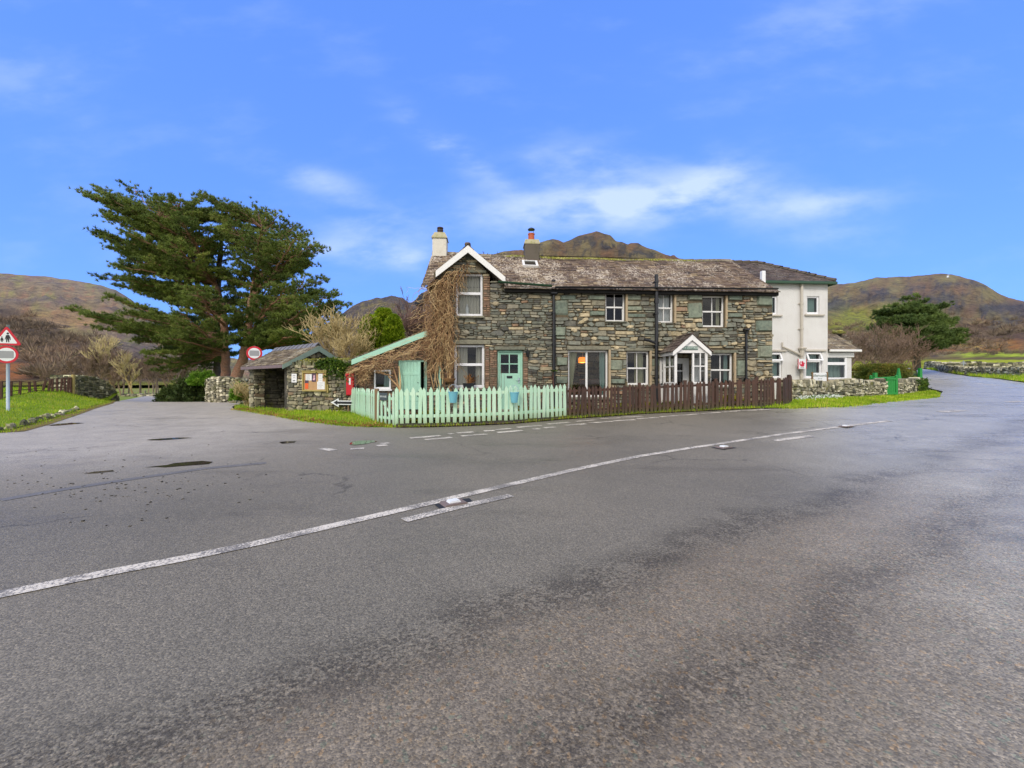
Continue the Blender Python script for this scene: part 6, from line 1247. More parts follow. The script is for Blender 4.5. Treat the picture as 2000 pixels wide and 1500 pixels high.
# buckets hung on the mint fence
for px1, lb in ((886, 'small blue bucket hung on the mint fence below the lower left window'), (1004.5, 'small blue bucket hung on the mint fence in front of the mint door')):
    x_, y_ = (px1 - 1000) / 800 * 12.2, 0; lx = [p[0] for p in mint_line]; ly = [p[1] for p in mint_line]; yy_ = float(np.interp(x_, lx, ly)); x_ = (px1 - 1000) / 800 * yy_; yy_ = float(np.interp(x_, lx, ly)) - .13
    t = empty('bucket', (x_, yy_, E + (750 - 786.5) / 800 * yy_), 0, lb, 'bucket', 'blue buckets on the mint fence'); mb = MB(); mb.lathe([(.085, 0), (.125, .27), (.135, .275), (.13, .285), (.118, .27), (.08, .02)], 16); mb.build('pail', M_buck, t)
    MB().tube([(-.125 * math.cos(a), 0, .27 + .2 * math.sin(a)) for a in np.linspace(0, math.pi, 9)], .006, 4).build('handle', M_grey, t)

# ------------------------------------------------------------------ dry stone walls, right
def drywall(name, line, top, label, cat='wall', hr=(.06, .14), wr=(.1, .32), mats=None, cop=((.07, .2), (.08, .2), 2), thick=.42, dep=.09, base=g1):
    t = empty(name, (0, 0, 0), 0, label, cat); mb = MB(); acc = 0.0
    for a, b in zip(line, line[1:]):
        L = math.hypot(b[0] - a[0], b[1] - a[1]); gz_ = lambda u, a=a, b=b, L=L: base(a[0] + (b[0] - a[0]) * u / L, a[1] + (b[1] - a[1]) * u / L)
        tp = (lambda u, acc=acc, gz_=gz_: gz_(u) + top(acc + u)); facewall(mb, a, b, gz_, tp, hr, wr, dep, 1, 0, thick, coping=cop, jit=.5); acc += L
    mb.build('stonework', mats or [M_core, M_dry, M_dry], t); return t
wtop = lambda s: .62 + .05 * math.sin(s * 1.3) + .012 * s
drywall('dry_stone_wall', WL, wtop, 'lichened dry stone garden wall running from the brown fence to the green gate')
drywall('dry_stone_wall', WR, lambda s: .68 + .04 * math.sin(s * 2), 'short dry stone garden wall end to the right of the green gate, with ivy')
# green gate
ga = P3(1730.5, 775.5, 20.35); gb_ = P3(1748.5, 775.5, 20.35); gw_ = gb_.x - ga.x; t = empty('green_gate', (ga.x, 20.35, ga.z), 0, 'bright green boarded garden gate standing between two dry stone wall ends', 'gate')
mb = MB()
for i in range(5): mb.bbox(gw_ * i / 5 + .003, gw_ * (i + 1) / 5 - .003, -.02, .02, .02, .96, .006)
mb.build('board_panel', M_grn, t); mb = MB(); mb.bbox(.0, gw_, -.055, -.022, .86, .96, .006); mb.bbox(.0, gw_, -.055, -.022, .12, .22, .006); mb.build('rail', M_grn, t)
for x_, y_ in ((-.10, .75), (gw_ + .05, 0)): mb = MB(); mb.bbox(x_ - .045, x_ + .045, y_ - .05, y_ + .05, -.1, 1.03, .01); mb.lathe([(.05, 0), (.06, .03), (.04, .06), (.0, .07)], 8, (x_, y_, 1.03)); mb.build('post', M_grn, t)
mb = MB(); mb.tube([(-.10, .75, .93), (.0, .0, .93)], .045, 4); mb.tube([(-.10, .75, .93), (gw_ + .02, .03, .99)], .04, 4); mb.build('top_rail', M_grn, t)
for px1, Y_, zt_, zb2, lb in ((1709, 21.5, 728, 745, 'short green fence post behind the wall, left of the green gate'), (1755, 22.3, 719, 748, 'tall tapered green post just right of the green gate'), (1797, 24.5, 719, 745, 'slim green post by the right end of the clipped hedge')):
    a, b = P3(px1, zt_, Y_), P3(px1, zb2, Y_); mb = MB(); mb.add([(sx * s, sy * s, z_) for z_, s in ((-1.0, .09), (0, .075 if px1 != 1755 else .11), (a.z - b.z, .07 if px1 != 1755 else .03)) for sx, sy in ((-1, -1), (1, -1), (1, 1), (-1, 1))], [(i * 4 + j, i * 4 + (j + 1) % 4, (i + 1) * 4 + (j + 1) % 4, (i + 1) * 4 + j) for i in range(2) for j in range(4)] + [(8, 9, 10, 11)])
    tag(mb.build('green_post', M_grn, None, False, (b.x, Y_, b.z)), lb, 'post')
# walls across the bend
drywall('field_wall', [(66.5, 34.5), (58, 40.5), (55.3, 44.5), (60, 54.5), (66.5, 63.5), (79, 77)][::-1], lambda s: .8 + .05 * math.sin(s), 'dark dry stone field wall behind the far grass verge at the bend', hr=(.12, .26), wr=(.2, .6), mats=[M_core, M_dry, M_drymoss], cop=((.15, .35), (.1, .25), 1), thick=.5, dep=.12)
drywall('field_wall', [(98, 72), (86, 70), (76, 73), (79.5, 79)][::-1], lambda s: 1.15 + .08 * math.sin(s * .7), 'pale grey slate field wall along the green field beyond the bend', hr=(.2, .36), wr=(.3, .9), mats=[M_core, M_dry, M_dry], cop=((.25, .6), (.1, .3), 2), thick=.5, dep=.12)
t = empty('road_sign', (*P3(1882, 721, 60).to_2d(), g1(*P3(1882, 721, 60).to_2d())), R(-35), 'small grey back of a triangular road sign far off beside the bend', 'road sign')
b = g1(*P3(1882, 721, 60).to_2d()); zt = P3(1882, 703.5, 60).z - b; MB().tube([(0, 0, -.3), (0, 0, zt - .2)], .05, 6).build('pole', M_grey, t); MB().prism([(-.33, zt - .6), (.33, zt - .6), (0, zt)], lambda p, q, d_: (p, d_, q), -.02, .02).build('plate', M_signgrey, t)

# ------------------------------------------------------------------ left side: road signs, post and rail fence, walls
sx, sy = -18.15, 14.75; sg_ = z_left(np.array([sx]), np.array([sy]))[0]
def face_to(x, y): return math.atan2(-x, y)
t = empty('warning_sign', (sx, sy, sg_ - .05), R(22), 'grey pole by the left bank with a red pedestrians triangle above a red ringed disc', 'road sign')
zc = E + (750 - 659) / 800 * sy - sg_; MB().tube([(0, 0, -.2), (0, 0, zc + .5)], .045, 12).build('pole', M_grey, t, True)
def rtri(s, r_, zc): 
    out = []
    for i in range(3):
        a0 = math.pi / 2 + i * 2 * math.pi / 3; cx_, cz_ = (s - 2 * r_) * math.cos(a0), (s - 2 * r_) * math.sin(a0)
        for q in range(5): a_ = a0 - math.pi / 3 + q * (2 * math.pi / 3) / 4; out.append((cx_ + r_ * math.cos(a_), cz_ + r_ * math.sin(a_) + zc))
    return out
MB().prism(rtri(.47, .05, zc), lambda p, q, d_: (p, -.06 + d_, q), -.008, .008).build('triangle_plate', M_signred, t)
MB().add([(p, -.0705, q) for p, q in rtri(.335, .025, zc - .0)], [tuple(range(15))]).build('triangle_face', M_signwhite, t)
mb = MB(); y_ = -.073
def fig(x, z, s):
    k_ = [(-.05, .0), (-.015, .0), (0, .15), (.02, .0), (.055, .0), (.05, .2), (.09, .22), (.1, .1), (.075, .1), (.065, .3), (.02, .33), (-.05, .31), (-.09, .12), (-.07, .11), (-.045, .2)]
    mb.add([(x + p * s, y_, z + q * s) for p, q in k_], [tuple(range(len(k_)))]); mb.add([(x + .005 * s + .042 * s * math.cos(a), y_, z + .385 * s + .045 * s * math.sin(a)) for a in np.linspace(0, 6.28, 11)[:-1]], [tuple(range(10))])
fig(.03, zc - .13, .82); fig(-.12, zc - .125, .46); mb.build('pedestrian_symbol', M_ink, t)
zd = E + (750 - 690) / 800 * sy - sg_
def disc(rr, y0, y1, mt, nm, par, zc_, n_=28): return MB().prism([(rr * math.cos(2 * math.pi * i / n_), zc_ + rr * math.sin(2 * math.pi * i / n_)) for i in range(n_)], lambda p, q, d_: (p, d_, q), y0, y1).build(nm, mt, par)
disc(.31, -.068, -.052, M_signred, 'round_plate', t, zd); disc(.24, -.0705, -.0685, M_signwhite, 'round_face', t, zd)
MB().prism([(-.19, zd - .11), (-.16, zd - .13), (.16, zd - .13), (.19, zd - .11), (.19, zd + .10), (.16, zd + .13), (-.16, zd + .13), (-.19, zd + .10)], lambda p, q, d_: (p, d_, q), -.0735, -.071).build('grey_panel', M_signgrey, t)
rY = 18.4; p = P3(497.5, 690, rY); bz = g1(p.x, rY); t = empty('round_sign', (p.x, rY, bz), R(20), 'round red ringed road sign on a pale pole behind the shelter\'s left end', 'road sign')
zc = p.z - bz; MB().tube([(0, 0, -.2), (0, 0, zc + .33)], .04, 10).build('pole', M_grey, t, True); disc(.315, -.066, -.05, M_signred, 'round_plate', t, zc); disc(.235, -.0685, -.0665, M_signwhite, 'round_face', t, zc)
MB().prism([(-.18, zc - .12), (.18, zc - .12), (.2, zc), (.18, zc + .12), (-.18, zc + .12), (-.2, zc)], lambda p, q, d_: (p, d_, q), -.0715, -.069).build('grey_panel', M_signgrey, t)

PR = empty('post_and_rail_fence', (0, 0, 0), 0, 'rusty brown post and wire rail fence with leaning posts on the left bank', 'fence')
pxs_ = [2, 21, 38, 58, 70, 83, 94, 102, 112, 119, 126, 132, 138, 144, 150, 156]; fx_ = []
for i, q in enumerate(pxs_):
    Y_ = np.interp(q, [2, 38, 156], [17.2, 19.2, 25.2]); X_ = (q - 1000) / 800 * Y_; zz = float(z_left(np.array([X_]), np.array([Y_]))[0]) - .05; zt = E + (750 - np.interp(q, [0, 38, 58, 80, 110, 156], [744, 744, 745, 743.5, 739, 735])) / 800 * Y_
    mb = MB(); mb.bbox(-.045, .045, -.045, .045, -.3, zt - zz, .012); o = mb.build('post', M_rust, PR, loc=(X_, Y_, zz)); ln = {83: .20, 94: .14, 38: .06}.get(q, random.gauss(0, .025)); o.rotation_euler = (0, ln, R(35)); fx_.append((X_, Y_, zz, zt - zz))
for fr_ in (.96, .66, .36, .1):
    MB().tube([(x, y, z + h * fr_ + random.gauss(0, .015)) for x, y, z, h in fx_], .016, 5).build('rail', M_rust, PR)
mb = MB(); mb.bbox(-.07, .07, -.06, .06, -.3, 1.35, .012); p = P3(143, 740, 24.4); tag(mb.build('fence_post', M_oak, None, False, (p.x, 24.4, p.z - 1.1)), 'pale yellowish lichened post against the left wall end', 'post')
p = P3(8, 797, 16.6); mb = MB(); mb.bbox(-.6, .35, -.12, .12, -.14, .10, .03); tag(mb.build('timber_baulk', M_plinth, None, False, tuple(p), R(25)), 'dark squared timber lying beneath the rail fence at the far left', 'timber')
lw = [(-26.2, 24.6), (-26.7, 26.0), (-27.0, 27.2), (-27.4, 28.2), (-27.85, 29.0)]; lt = [E + (750 - q) / 800 * y for (x, y), q in zip(lw, (735, 737, 747, 762, 781))]
t = empty('dry_stone_wall', (0, 0, 0), 0, 'mossy dark dry stone wall dipping over the crest left of the side road', 'wall'); mb = MB(); acc = 0
lw2 = lw[::1]
def spline(pts, n): 
    out = []
    P_ = [Vector(p) for p in pts]
    for i in range(len(P_) - 1):
        a, b, c_, d_ = P_[max(i - 1, 0)], P_[i], P_[i + 1], P_[min(i + 2, len(P_) - 1)]
        for q in range(n):
            s = q / n; out.append(.5 * ((2 * b) + (c_ - a) * s + (2 * a - 5 * b + 4 * c_ - d_) * s * s + (3 * b - a - 3 * c_ + d_) * s ** 3))
    return out + [P_[-1]]
sp3 = spline([(x, y, z) for (x, y), z in zip(lw2, lt)], 4)
for a, b in zip(sp3, sp3[1:]):
    L = (b.xy - a.xy).length; bz = lambda u: min(a.z, g1(a.x, a.y)) - .4; facewall(mb, (a.x, a.y), (b.x, b.y), lambda u: g1(a.x, a.y) - .3, lambda u: a.z + (b.z - a.z) * u / L, (.07, .16), (.14, .4), .08, 1, 0, .6, coping=((.12, .25), (.03, .1), 1), jit=.45)
facewall(mb, (-27.4, 24.3), (-26.2, 24.6), lambda u: g1(-26, 25) - .3, lambda u: lt[0], (.09, .2), (.16, .4), .09, 2, 0, .6, coping=((.12, .25), (.03, .1), 1), jit=.45)
mb.build('stonework', [M_core, M_drymoss, M_dry], t)
# curved wall right of the side road, with its stone gatepost
cw = [(-18.6, 24.9), (-17.75, 24.25), (-16.9, 23.95), (-16.15, 24.1), (-15.9, 24.7)]; t = empty('dry_stone_wall', (0, 0, 0), 0, 'curved pale dry stone wall end beside the slate gatepost under the pines', 'wall'); mb = MB()
sp2 = [Vector((p.x, p.y)) for p in spline([(x, y, 0) for x, y in cw], 4)]
for i, (a, b) in enumerate(zip(sp2, sp2[1:])):
    f = i / (len(sp2) - 1); zt = E + (750 - (741 - 4 * math.sin(math.pi * min(f * 1.3, 1)))) / 800 * 24; facewall(mb, a, b, lambda u: g1(a.x, a.y) - .05, lambda u: zt, (.07, .15), (.14, .38), .08, 1, 0, .5, coping=((.14, .3), (.04, .09), 1), jit=.45)
mb.build('stonework', [M_core, M_dry], t)
gp = P3(455.5, 764, 22.9); mb = MB(); zg = g1(gp.x, 22.9); ht = P3(455, 744, 22.9).z - zg; mb.prism([(-.17, -.2), (.17, -.2), (.18, ht * .9), (.08, ht), (-.1, ht * .98), (-.17, ht * .86)], lambda p, q, d_: (p, d_, q), -.13, .13); tag(mb.build('gatepost', M_dry, None, False, (gp.x, 22.9, zg), R(20)), 'upright rough slate gatepost at the right end of the curved wall', 'gatepost')
# beyond the crest
a, b = P3(236, 779, 46), P3(291, 779, 46); drywall('dry_stone_wall', [(a.x, 46), (b.x, 46.5)], lambda s: .62, 'low far dry stone wall beyond the crest of the side road', hr=(.12, .2), wr=(.25, .6), cop=((.2, .4), (.1, .16), 2), base=lambda x, y: P3(250, 782, 46).z)
a, b = P3(306, 779, 45), P3(345, 779, 45); drywall('dry_stone_wall', [(a.x, 45), (b.x, 45)], lambda s: .45, 'dark low wall beyond the crest with a black drum on it', hr=(.12, .2), wr=(.25, .6), mats=[M_core, M_drymoss, M_drymoss], cop=None, base=lambda x, y: P3(320, 781, 45).z)
p = P3(332, 773, 45); mb = MB(); mb.tube([(-.35, 0, .2), (-.33, 0, .2), (.33, 0, .2), (.35, 0, .2)], [.2, .26, .26, .2], 14); tag(mb.build('drum', M_navy, None, True, tuple(p)), 'black drum lying on the dark low wall far down the side road', 'drum')
p = P3(296, 781, 45.5); t = empty('field_gate', tuple(p), 0, 'pale weathered wooden field gate beyond the crest of the side road', 'gate')
for i in range(4): MB().bbox(-.7, .7, -.03, .03, .15 + i * .2, .23 + i * .2, .01).build('rail', M_dry, t)
for s in (-.72, .72): MB().bbox(s - .07, s + .07, -.07, .07, -.2, 1.05, .01).build('post', M_dry, t)
# ------------------------------------------------------------------ vegetation
def tufts(pts, dirs, n, L, w, up=.5, spread=1.0):
    """needle or leaf blades around points; returns vertices (3 per blade)"""
    N = len(pts) * n; P = np.repeat(pts, n, 0); D = np.repeat(dirs, n, 0)
    d_ = rng.normal(0, 1, (N, 3)) * spread + D * 1.0; d_[:, 2] += up; d_ /= np.linalg.norm(d_, axis=1)[:, None] + 1e-9
    l_ = L * rng.uniform(.6, 1.25, N); s_ = np.cross(d_, rng.normal(0, 1, (N, 3))); s_ /= np.linalg.norm(s_, axis=1)[:, None] + 1e-9; s_ *= (w * rng.uniform(.6, 1.3, N))[:, None]
    return np.stack([P - s_, P + s_, P + d_ * l_[:, None]], 1).reshape(-1, 3)
def bez(a, b, c_, n): 
    t = np.linspace(0, 1, n)[:, None]; return (1 - t) ** 2 * a + 2 * (1 - t) * t * b + t ** 2 * c_
def pine(name, base, trunk, limbs, label, seed, bark, needle, dens=1.0, group=None, tl=.24, tw=.024, side=1.0, pad=1.0):
    """trunk: list of (x,y,z,r); limbs: list of (start point, tip, r0)"""
    rs = np.random.default_rng(seed); t = empty(name, base, 0, label, 'tree', group); B = np.array(base)
    mb = MB(); P = [Vector(q[:3]) - Vector(base) for q in trunk]; 
    pp, rr = [], []
    for i in range(len(P) - 1):
        for s in range(4): pp.append(P[i].lerp(P[i + 1], s / 4) + Vector(rs.normal(0, .03, 3))); rr.append(trunk[i][3] + (trunk[i + 1][3] - trunk[i][3]) * s / 4)
    pp.append(P[-1]); rr.append(trunk[-1][3]); mb.tube(pp, rr, 10); mb.build('trunk', bark, t, True)
    lb = MB(); tp, td = [], []
    for (a, tip, r0) in limbs:
        a, tip = np.array(a) - B, np.array(tip) - B; L = np.linalg.norm(tip - a); mid = (a + tip) / 2 + np.array([0, 0, rs.uniform(-.04, .10) * L]) + rs.normal(0, .05 * L, 3) * [1, 1, .3]
        n_ = max(6, int(L / .5)); c_ = bez(a, mid, tip, n_); c_[1:-1] += rs.normal(0, .05, (n_ - 2, 3)); lb.tube([tuple(q) for q in c_], np.linspace(r0, .02, n_), 5)
        d0 = (tip - a) / L; lat = np.cross(d0, [0, 0, 1]); lat /= np.linalg.norm(lat) + 1e-9
        s = .22
        while s < 1.0:
            q = c_[min(int(s * (n_ - 1)), n_ - 1)]; Lw = side * (1.9 * (1.15 - s) + .55) * min(1, L / 5) * rs.uniform(.6, 1.2)
            for sg in (-1, 1):
                if rs.random() < .2: continue
                dv = lat * sg * rs.uniform(.6, 1) + d0 * rs.uniform(.2, .9) + np.array([0, 0, rs.uniform(-.05, .2)]); dv /= np.linalg.norm(dv); e = q + dv * Lw
                lb.tube([tuple(q), tuple(q + dv * Lw * .5 + [0, 0, -.02 * Lw]), tuple(e)], [.022, .015, .007], 3, caps=False)
                m_ = max(2, int(Lw / .11)); f = rs.uniform(.3, 1.05, m_)
                pts = q + dv * Lw * f[:, None] + rs.normal(0, .12 * pad, (m_, 3)) * [1, 1, .4]; tp.append(pts); td.append(np.repeat((dv * .6)[None], m_, 0))
            s += .36 / L * rs.uniform(.8, 1.3)
        m_ = 10; pts = c_[-1] + rs.normal(0, .22, (m_, 3)) * [1, 1, .6]; tp.append(pts); td.append(np.repeat((d0 * .8)[None], m_, 0))
    lb.build('limbs', bark, t)
    tp, td = np.concatenate(tp), np.concatenate(td); nb = max(4, int(16 * dens)); V = tufts(tp, td, nb, tl, tw, .75, .75)
    cl = np.array([mn.noise(Vector(q) * .7 + Vector((seed, 0, 0))) for q in tp]); r_ = np.clip(np.repeat(.42 + .5 * cl, nb) + rng.normal(0, .17, len(tp) * nb), 0, 1)
    np_mesh('crown', V, np.arange(len(V)).reshape(-1, 3), needle, rnd=r_, parent=t); return t
def on_trunk(trunk, z):
    for a, b in zip(trunk, trunk[1:]):
        if a[2] <= z <= b[2]: s = (z - a[2]) / (b[2] - a[2] + 1e-9); return tuple(a[i] + (b[i] - a[i]) * s for i in range(4))
    return trunk[-1] if z > trunk[-1][2] else trunk[0]
def tr(pts, Y): return [(*P3(px, py, Y + dy), r) for px, py, dy, r in pts]
def limbs_for(trunk, tips, Y, rs, r=.09, rise=.35):
    out = []
    for px, py, dy in tips:
        T = np.array(P3(px, py, Y + dy)); hd = math.hypot(T[0] - trunk[0][0], T[1] - trunk[0][1]); z = T[2] - hd * rise * rs.uniform(.6, 1.3); z = min(max(z, trunk[0][2] + 2.0), trunk[-1][2] - .2)
        a = on_trunk(trunk, z); out.append((a[:3], tuple(T), min(r * (.6 + hd / 10), a[3] * .8)))
    return out
rs = np.random.default_rng(11); TY = 33.0
SIL = [(170, 385), (210, 370), (265, 366), (335, 385), (400, 388), (440, 395), (500, 403), (550, 425), (600, 455), (632, 485), (600, 530), (640, 545), (650, 575), (678, 597), (660, 630), (640, 660), (590, 665), (520, 655), (470, 640), (400, 715), (320, 725), (300, 680), (260, 660), (135, 600), (250, 590), (215, 560), (235, 520), (190, 460), (200, 420)]
def fill_tips(n, x0, x1, y0, y1, dmin, dmax, clear=None):
    out = []
    while len(out) < n:
        q = (rs.uniform(x0, x1), rs.uniform(y0, y1)); dy = rs.uniform(dmin, dmax)
        if inside(SIL, np.array([q[0]]), np.array([q[1]]))[0] and not (clear and clear(q, dy)): out.append((q[0], q[1], dy))
    return out
clr = lambda q, dy: dy < 1 and 400 < q[0] < 520 and q[1] > 520
trA = tr([(441, 738, 0, .36), (440, 690, 0, .30), (438, 640, .1, .28), (436, 600, .2, .26), (424, 565, .2, .22), (408, 530, .1, .19), (385, 490, -.2, .14), (350, 450, -.5, .09), (300, 420, -.6, .04)], TY)
trA2 = tr([(436, 600, .2, .3), (438, 560, .2, .27), (440, 500, .3, .22), (436, 450, .4, .14), (428, 410, .4, .05)], TY)
tipsA = [(170, 383, 0), (205, 372, 1.5), (262, 366, 1), (300, 378, -1.5), (330, 384, 1.5), (196, 420, -1), (182, 457, 0), (215, 485, 2), (225, 520, -2.5), (205, 545, .5), (240, 560, 2), (212, 580, -3), (132, 600, 0), (165, 618, -2), (190, 640, 1), (240, 645, 3), (270, 668, 0), (285, 690, -2), (300, 712, 1), (235, 615, -4), (280, 600, 4), (330, 470, -5), (300, 430, 4), (350, 420, -4), (380, 395, -1), (400, 390, 1.5), (380, 560, -6.5), (350, 610, -6), (330, 660, -4.5), (330, 520, 5), (360, 640, 5), (250, 455, -3.5), (265, 405, 3), (310, 495, 1), (280, 525, -1), (330, 575, 1), (345, 450, 1), (300, 640, 2), (360, 545, -2), (320, 725, 2)]
tipsA += fill_tips(22, 150, 445, 380, 540, -4, 4) + fill_tips(12, 395, 470, 400, 600, 1.5, 4.5) + fill_tips(8, 230, 330, 470, 570, -3, 3) + fill_tips(10, 190, 340, 390, 600, -3, 4) + fill_tips(9, 150, 420, 540, 720, -4, 5, clr)
LA = limbs_for(trA[:5] + tr([(424, 565, .2, .29), (408, 530, .1, .25)], TY)[1:], [q for q in tipsA if q[1] > 540], TY, rs) + limbs_for(trA[3:], [q for q in tipsA if q[1] <= 540], TY, rs, .08, .45)
pine('pine_tree', tuple(trA[0][:3]), trA, LA, 'tall pine with straight reddish trunk and long limbs sweeping left over the side road', 5, M_bark, M_needle, 1.25)
trB = tr([(463, 738, 0, .42), (474, 700, 0, .34), (485, 660, 0, .30), (487, 620, 0, .27), (491, 590, 0, .25), (497, 555, 0, .21), (503, 520, 0, .17), (507, 480, 0, .11), (512, 440, 0, .05)], TY - 1)
trB2 = tr([(491, 590, 0, .24), (508, 622, -.2, .2), (520, 650, -.2, .1)], TY - 1)
tipsB = [(395, 384, 1), (440, 396, -1), (470, 405, 2), (500, 402, 0), (520, 410, 1), (545, 420, -1.5), (575, 440, 1), (600, 455, 0), (612, 478, -2), (632, 484, 0), (615, 515, 2), (595, 540, -3), (636, 545, 0), (620, 568, 2), (650, 590, -1), (678, 596, 0), (668, 622, 1.5), (655, 640, -2.5), (630, 655, 0), (640, 612, 3), (600, 600, -5), (560, 560, -5.5), (510, 450, -5), (580, 650, -4.5), (550, 460, 4), (580, 500, 4), (570, 600, 5), (540, 650, 4), (590, 570, 1), (570, 530, 0), (540, 540, -2.5), (560, 480, -3), (520, 590, -4), (600, 640, 1), (430, 430, 4), (470, 470, 4), (610, 625, -3.5), (640, 575, -3)]
tipsB += fill_tips(10, 430, 500, 405, 600, 1, 4) + fill_tips(24, 420, 675, 400, 650, -4, 5, clr)
LB = limbs_for(trB, tipsB, TY - 1, rs, .085, .4)
pine('pine_tree', tuple(trB[0][:3]), trB, LB, 'tall pine whose trunk leans right from its base, limbs spreading over the shelter', 8, M_bark, M_needle, 1.25)
trC = tr([(425, 738, 3, .36), (424, 640, 3, .3), (426, 560, 3, .24), (430, 500, 3, .2), (436, 430, 3, .08)], TY)
tipsC = [(380, 420, 3), (430, 400, 3), (470, 430, 4), (500, 480, 5), (350, 480, 5), (340, 560, 6), (510, 560, 6), (360, 620, 7), (490, 640, 6), (330, 680, 5), (380, 700, 7), (470, 690, 6), (350, 655, 1), (460, 620, 0), (310, 690, 4), (345, 720, 3), (395, 725, 1), (300, 660, 6), (420, 520, -1), (450, 470, 0)]
tipsC += fill_tips(8, 300, 560, 420, 700, 2, 7)
pine('pine_tree', tuple(trC[0][:3]), trC, limbs_for(trC, tipsC, TY, rs, .08, .3), 'darker grey barked pine standing behind the two reddish trunks', 9, M_bark2, M_needle2, 1.25)
# pine beyond the hedge, right
Y2 = 60.0; trD = tr([(1790, 722, 0, .5), (1788, 680, 0, .42), (1786, 640, 0, .34), (1788, 605, 0, .2), (1790, 582, 0, .06)], Y2)
tipsD = [(1790, 578, 0), (1768, 584, 1), (1808, 588, -1), (1750, 596, 0), (1828, 602, 1), (1735, 608, -2), (1722, 625, 0), (1832, 618, -2), (1712, 640, 1), (1735, 645, -3), (1845, 632, 1), (1858, 648, 0), (1868, 662, 0), (1850, 672, -2), (1825, 676, 1), (1800, 640, -5), (1780, 620, -5), (1760, 630, -5), (1815, 655, -5), (1790, 660, -6), (1810, 610, -3), (1770, 605, -3), (1745, 625, -4), (1840, 655, -4), (1760, 655, -5), (1800, 625, 5), (1760, 640, 5), (1830, 660, 5), (1815, 672, -3), (1790, 600, -2), (1780, 645, -6), (1830, 640, -4), (1850, 660, 3), (1725, 650, 2)]
pine('pine_tree', tuple(trD[0][:3]), trD, limbs_for(trD, tipsD, Y2, rs, .09, .25), 'dense rounded pine beyond the clipped hedge, right of the white house', 21, M_bark2, M_needle2, 1.2, tl=.42, tw=.06, side=1.5, pad=2.4)

# bare winter trees
def bare(name, h, seed, mt, spread=.55, depth=5, r0=None, stems=1, minr=.012, kids=(2, 4), upb=.25, first=.3, nside=4):
    rs_ = random.Random(seed); mb = MB()
    def br(p, d_, L, r, k_):
        n_ = 4; pts = [p]; q = p; dd = d_.copy()
        for i in range(n_):
            dd = (dd + Vector((rs_.gauss(0, .13), rs_.gauss(0, .13), rs_.gauss(.03, .08)))).normalized(); q = q + dd * (L / n_); pts.append(q)
        mb.tube(pts, [max(minr, r * (1 - .45 * i / n_)) for i in range(n_ + 1)], nside if k_ < 3 else 3, caps=False, r=min(1, .2 + .14 * k_ + rs_.random() * .25))
        if k_ >= depth: return
        for i in range(rs_.randint(*kids)):
            s = rs_.uniform(.35, 1.0); a = pts[min(n_, max(1, int(s * n_ + .5)))]; nd = (dd + Vector((rs_.gauss(0, spread), rs_.gauss(0, spread), rs_.gauss(upb, .25)))).normalized(); br(a, nd, L * rs_.uniform(.55, .82), r * .55, k_ + 1)
    for s in range(stems):
        a = rs_.uniform(0, 6.28); lean = 0 if stems == 1 else rs_.uniform(.15, .7)
        br(Vector((rs_.gauss(0, .1) * (stems > 1), rs_.gauss(0, .1) * (stems > 1), -.1)), Vector((math.cos(a) * lean, math.sin(a) * lean, 1)).normalized(), h * first * rs_.uniform(.8, 1.1), r0 or h * .018, 0)
    return mb.build(name, mt)
protos = [bare('branches', 9.5, 31 + i, (M_twig, M_twig2, M_twig, M_twig2)[i], .5, 6, minr=.022, upb=.3) for i in range(4)]
spots_ = [(172, 60, 7.0), (192, 57, 8.0), (207, 66, 9.0), (221, 58, 9.5), (236, 62, 7.5), (250, 68, 8.0), (262, 55, 8.5), (274, 66, 6.5), (290, 60, 7), (305, 70, 8), (322, 62, 7.5), (345, 68, 8), (180, 72, 8), (240, 78, 9), (275, 80, 9), (310, 82, 9), (150, 70, 7), (365, 74, 8), (128, 74, 6.5), (105, 78, 6), (85, 82, 6), (395, 80, 8), (232, 52, 5), (300, 52, 5)]
for i, (px1, Y_, hh_) in enumerate(spots_):
    X_ = (px1 - 1000) / 800 * Y_; zb2 = P3(px1, 781, 46).z - .2 if Y_ < 90 else 0
    pale = px1 in (221, 262); t = empty('bare_tree', (X_, Y_, zb2), random.random() * 6, ('slender pale barked birch standing out in front of the bare wood left of the pines' if pale else 'leafless brown winter tree in the wood beyond the side road'), 'tree', ('pale birches of the bare wood' if pale else 'bare trees beyond the side road'))
    src = protos[i % 4]; o = src.copy(); COL.objects.link(o); o.parent = t; s_ = hh_ / 9.5 * 1.25; o.scale = (s_ * .85, s_ * .85, s_)
    if pale: o.data = src.data.copy(); o.data.materials.clear(); o.data.materials.append(M_twig3)
for q in protos: bpy.data.objects.remove(q)
def place_bare(name, px1, py1, Y_, h, seed, mt, label, **kw):
    p = P3(px1, py1, Y_); t = empty('bare_' + name, (p.x, Y_, p.z), 0, label, name); o = bare('branches', h, seed, mt, **kw); o.parent = t; return t
place_bare('shrub', 1700, 745, 30, 5.2, 51, M_twig2, 'brown leafless multi stemmed shrub directly right of the white house porch', stems=6, depth=5, spread=.62, first=.34, minr=.010, r0=.055)
place_bare('shrub', 1738, 745, 34, 6.2, 52, M_twig, 'pale stemmed leafless shrub behind the left half of the clipped hedge', stems=7, depth=5, spread=.62, first=.34, minr=.010, r0=.06)
place_bare('shrub', 1775, 742, 36, 6.0, 53, M_twig, 'pale stemmed leafless shrub behind the right half of the clipped hedge', stems=6, depth=5, spread=.62, first=.34, minr=.010, r0=.06)
place_bare('tree', 1655, 740, 44, 8.5, 54, M_twig2, 'leafless brown tree rising behind the white house porch roof', depth=6, minr=.02)
place_bare('shrub', 657, 720, 18.8, 3.0, 55, M_twig3, 'straw coloured bare shrub between the shelter gable and the golden conifers', stems=12, depth=4, spread=.55, first=.42, minr=.008, r0=.03)
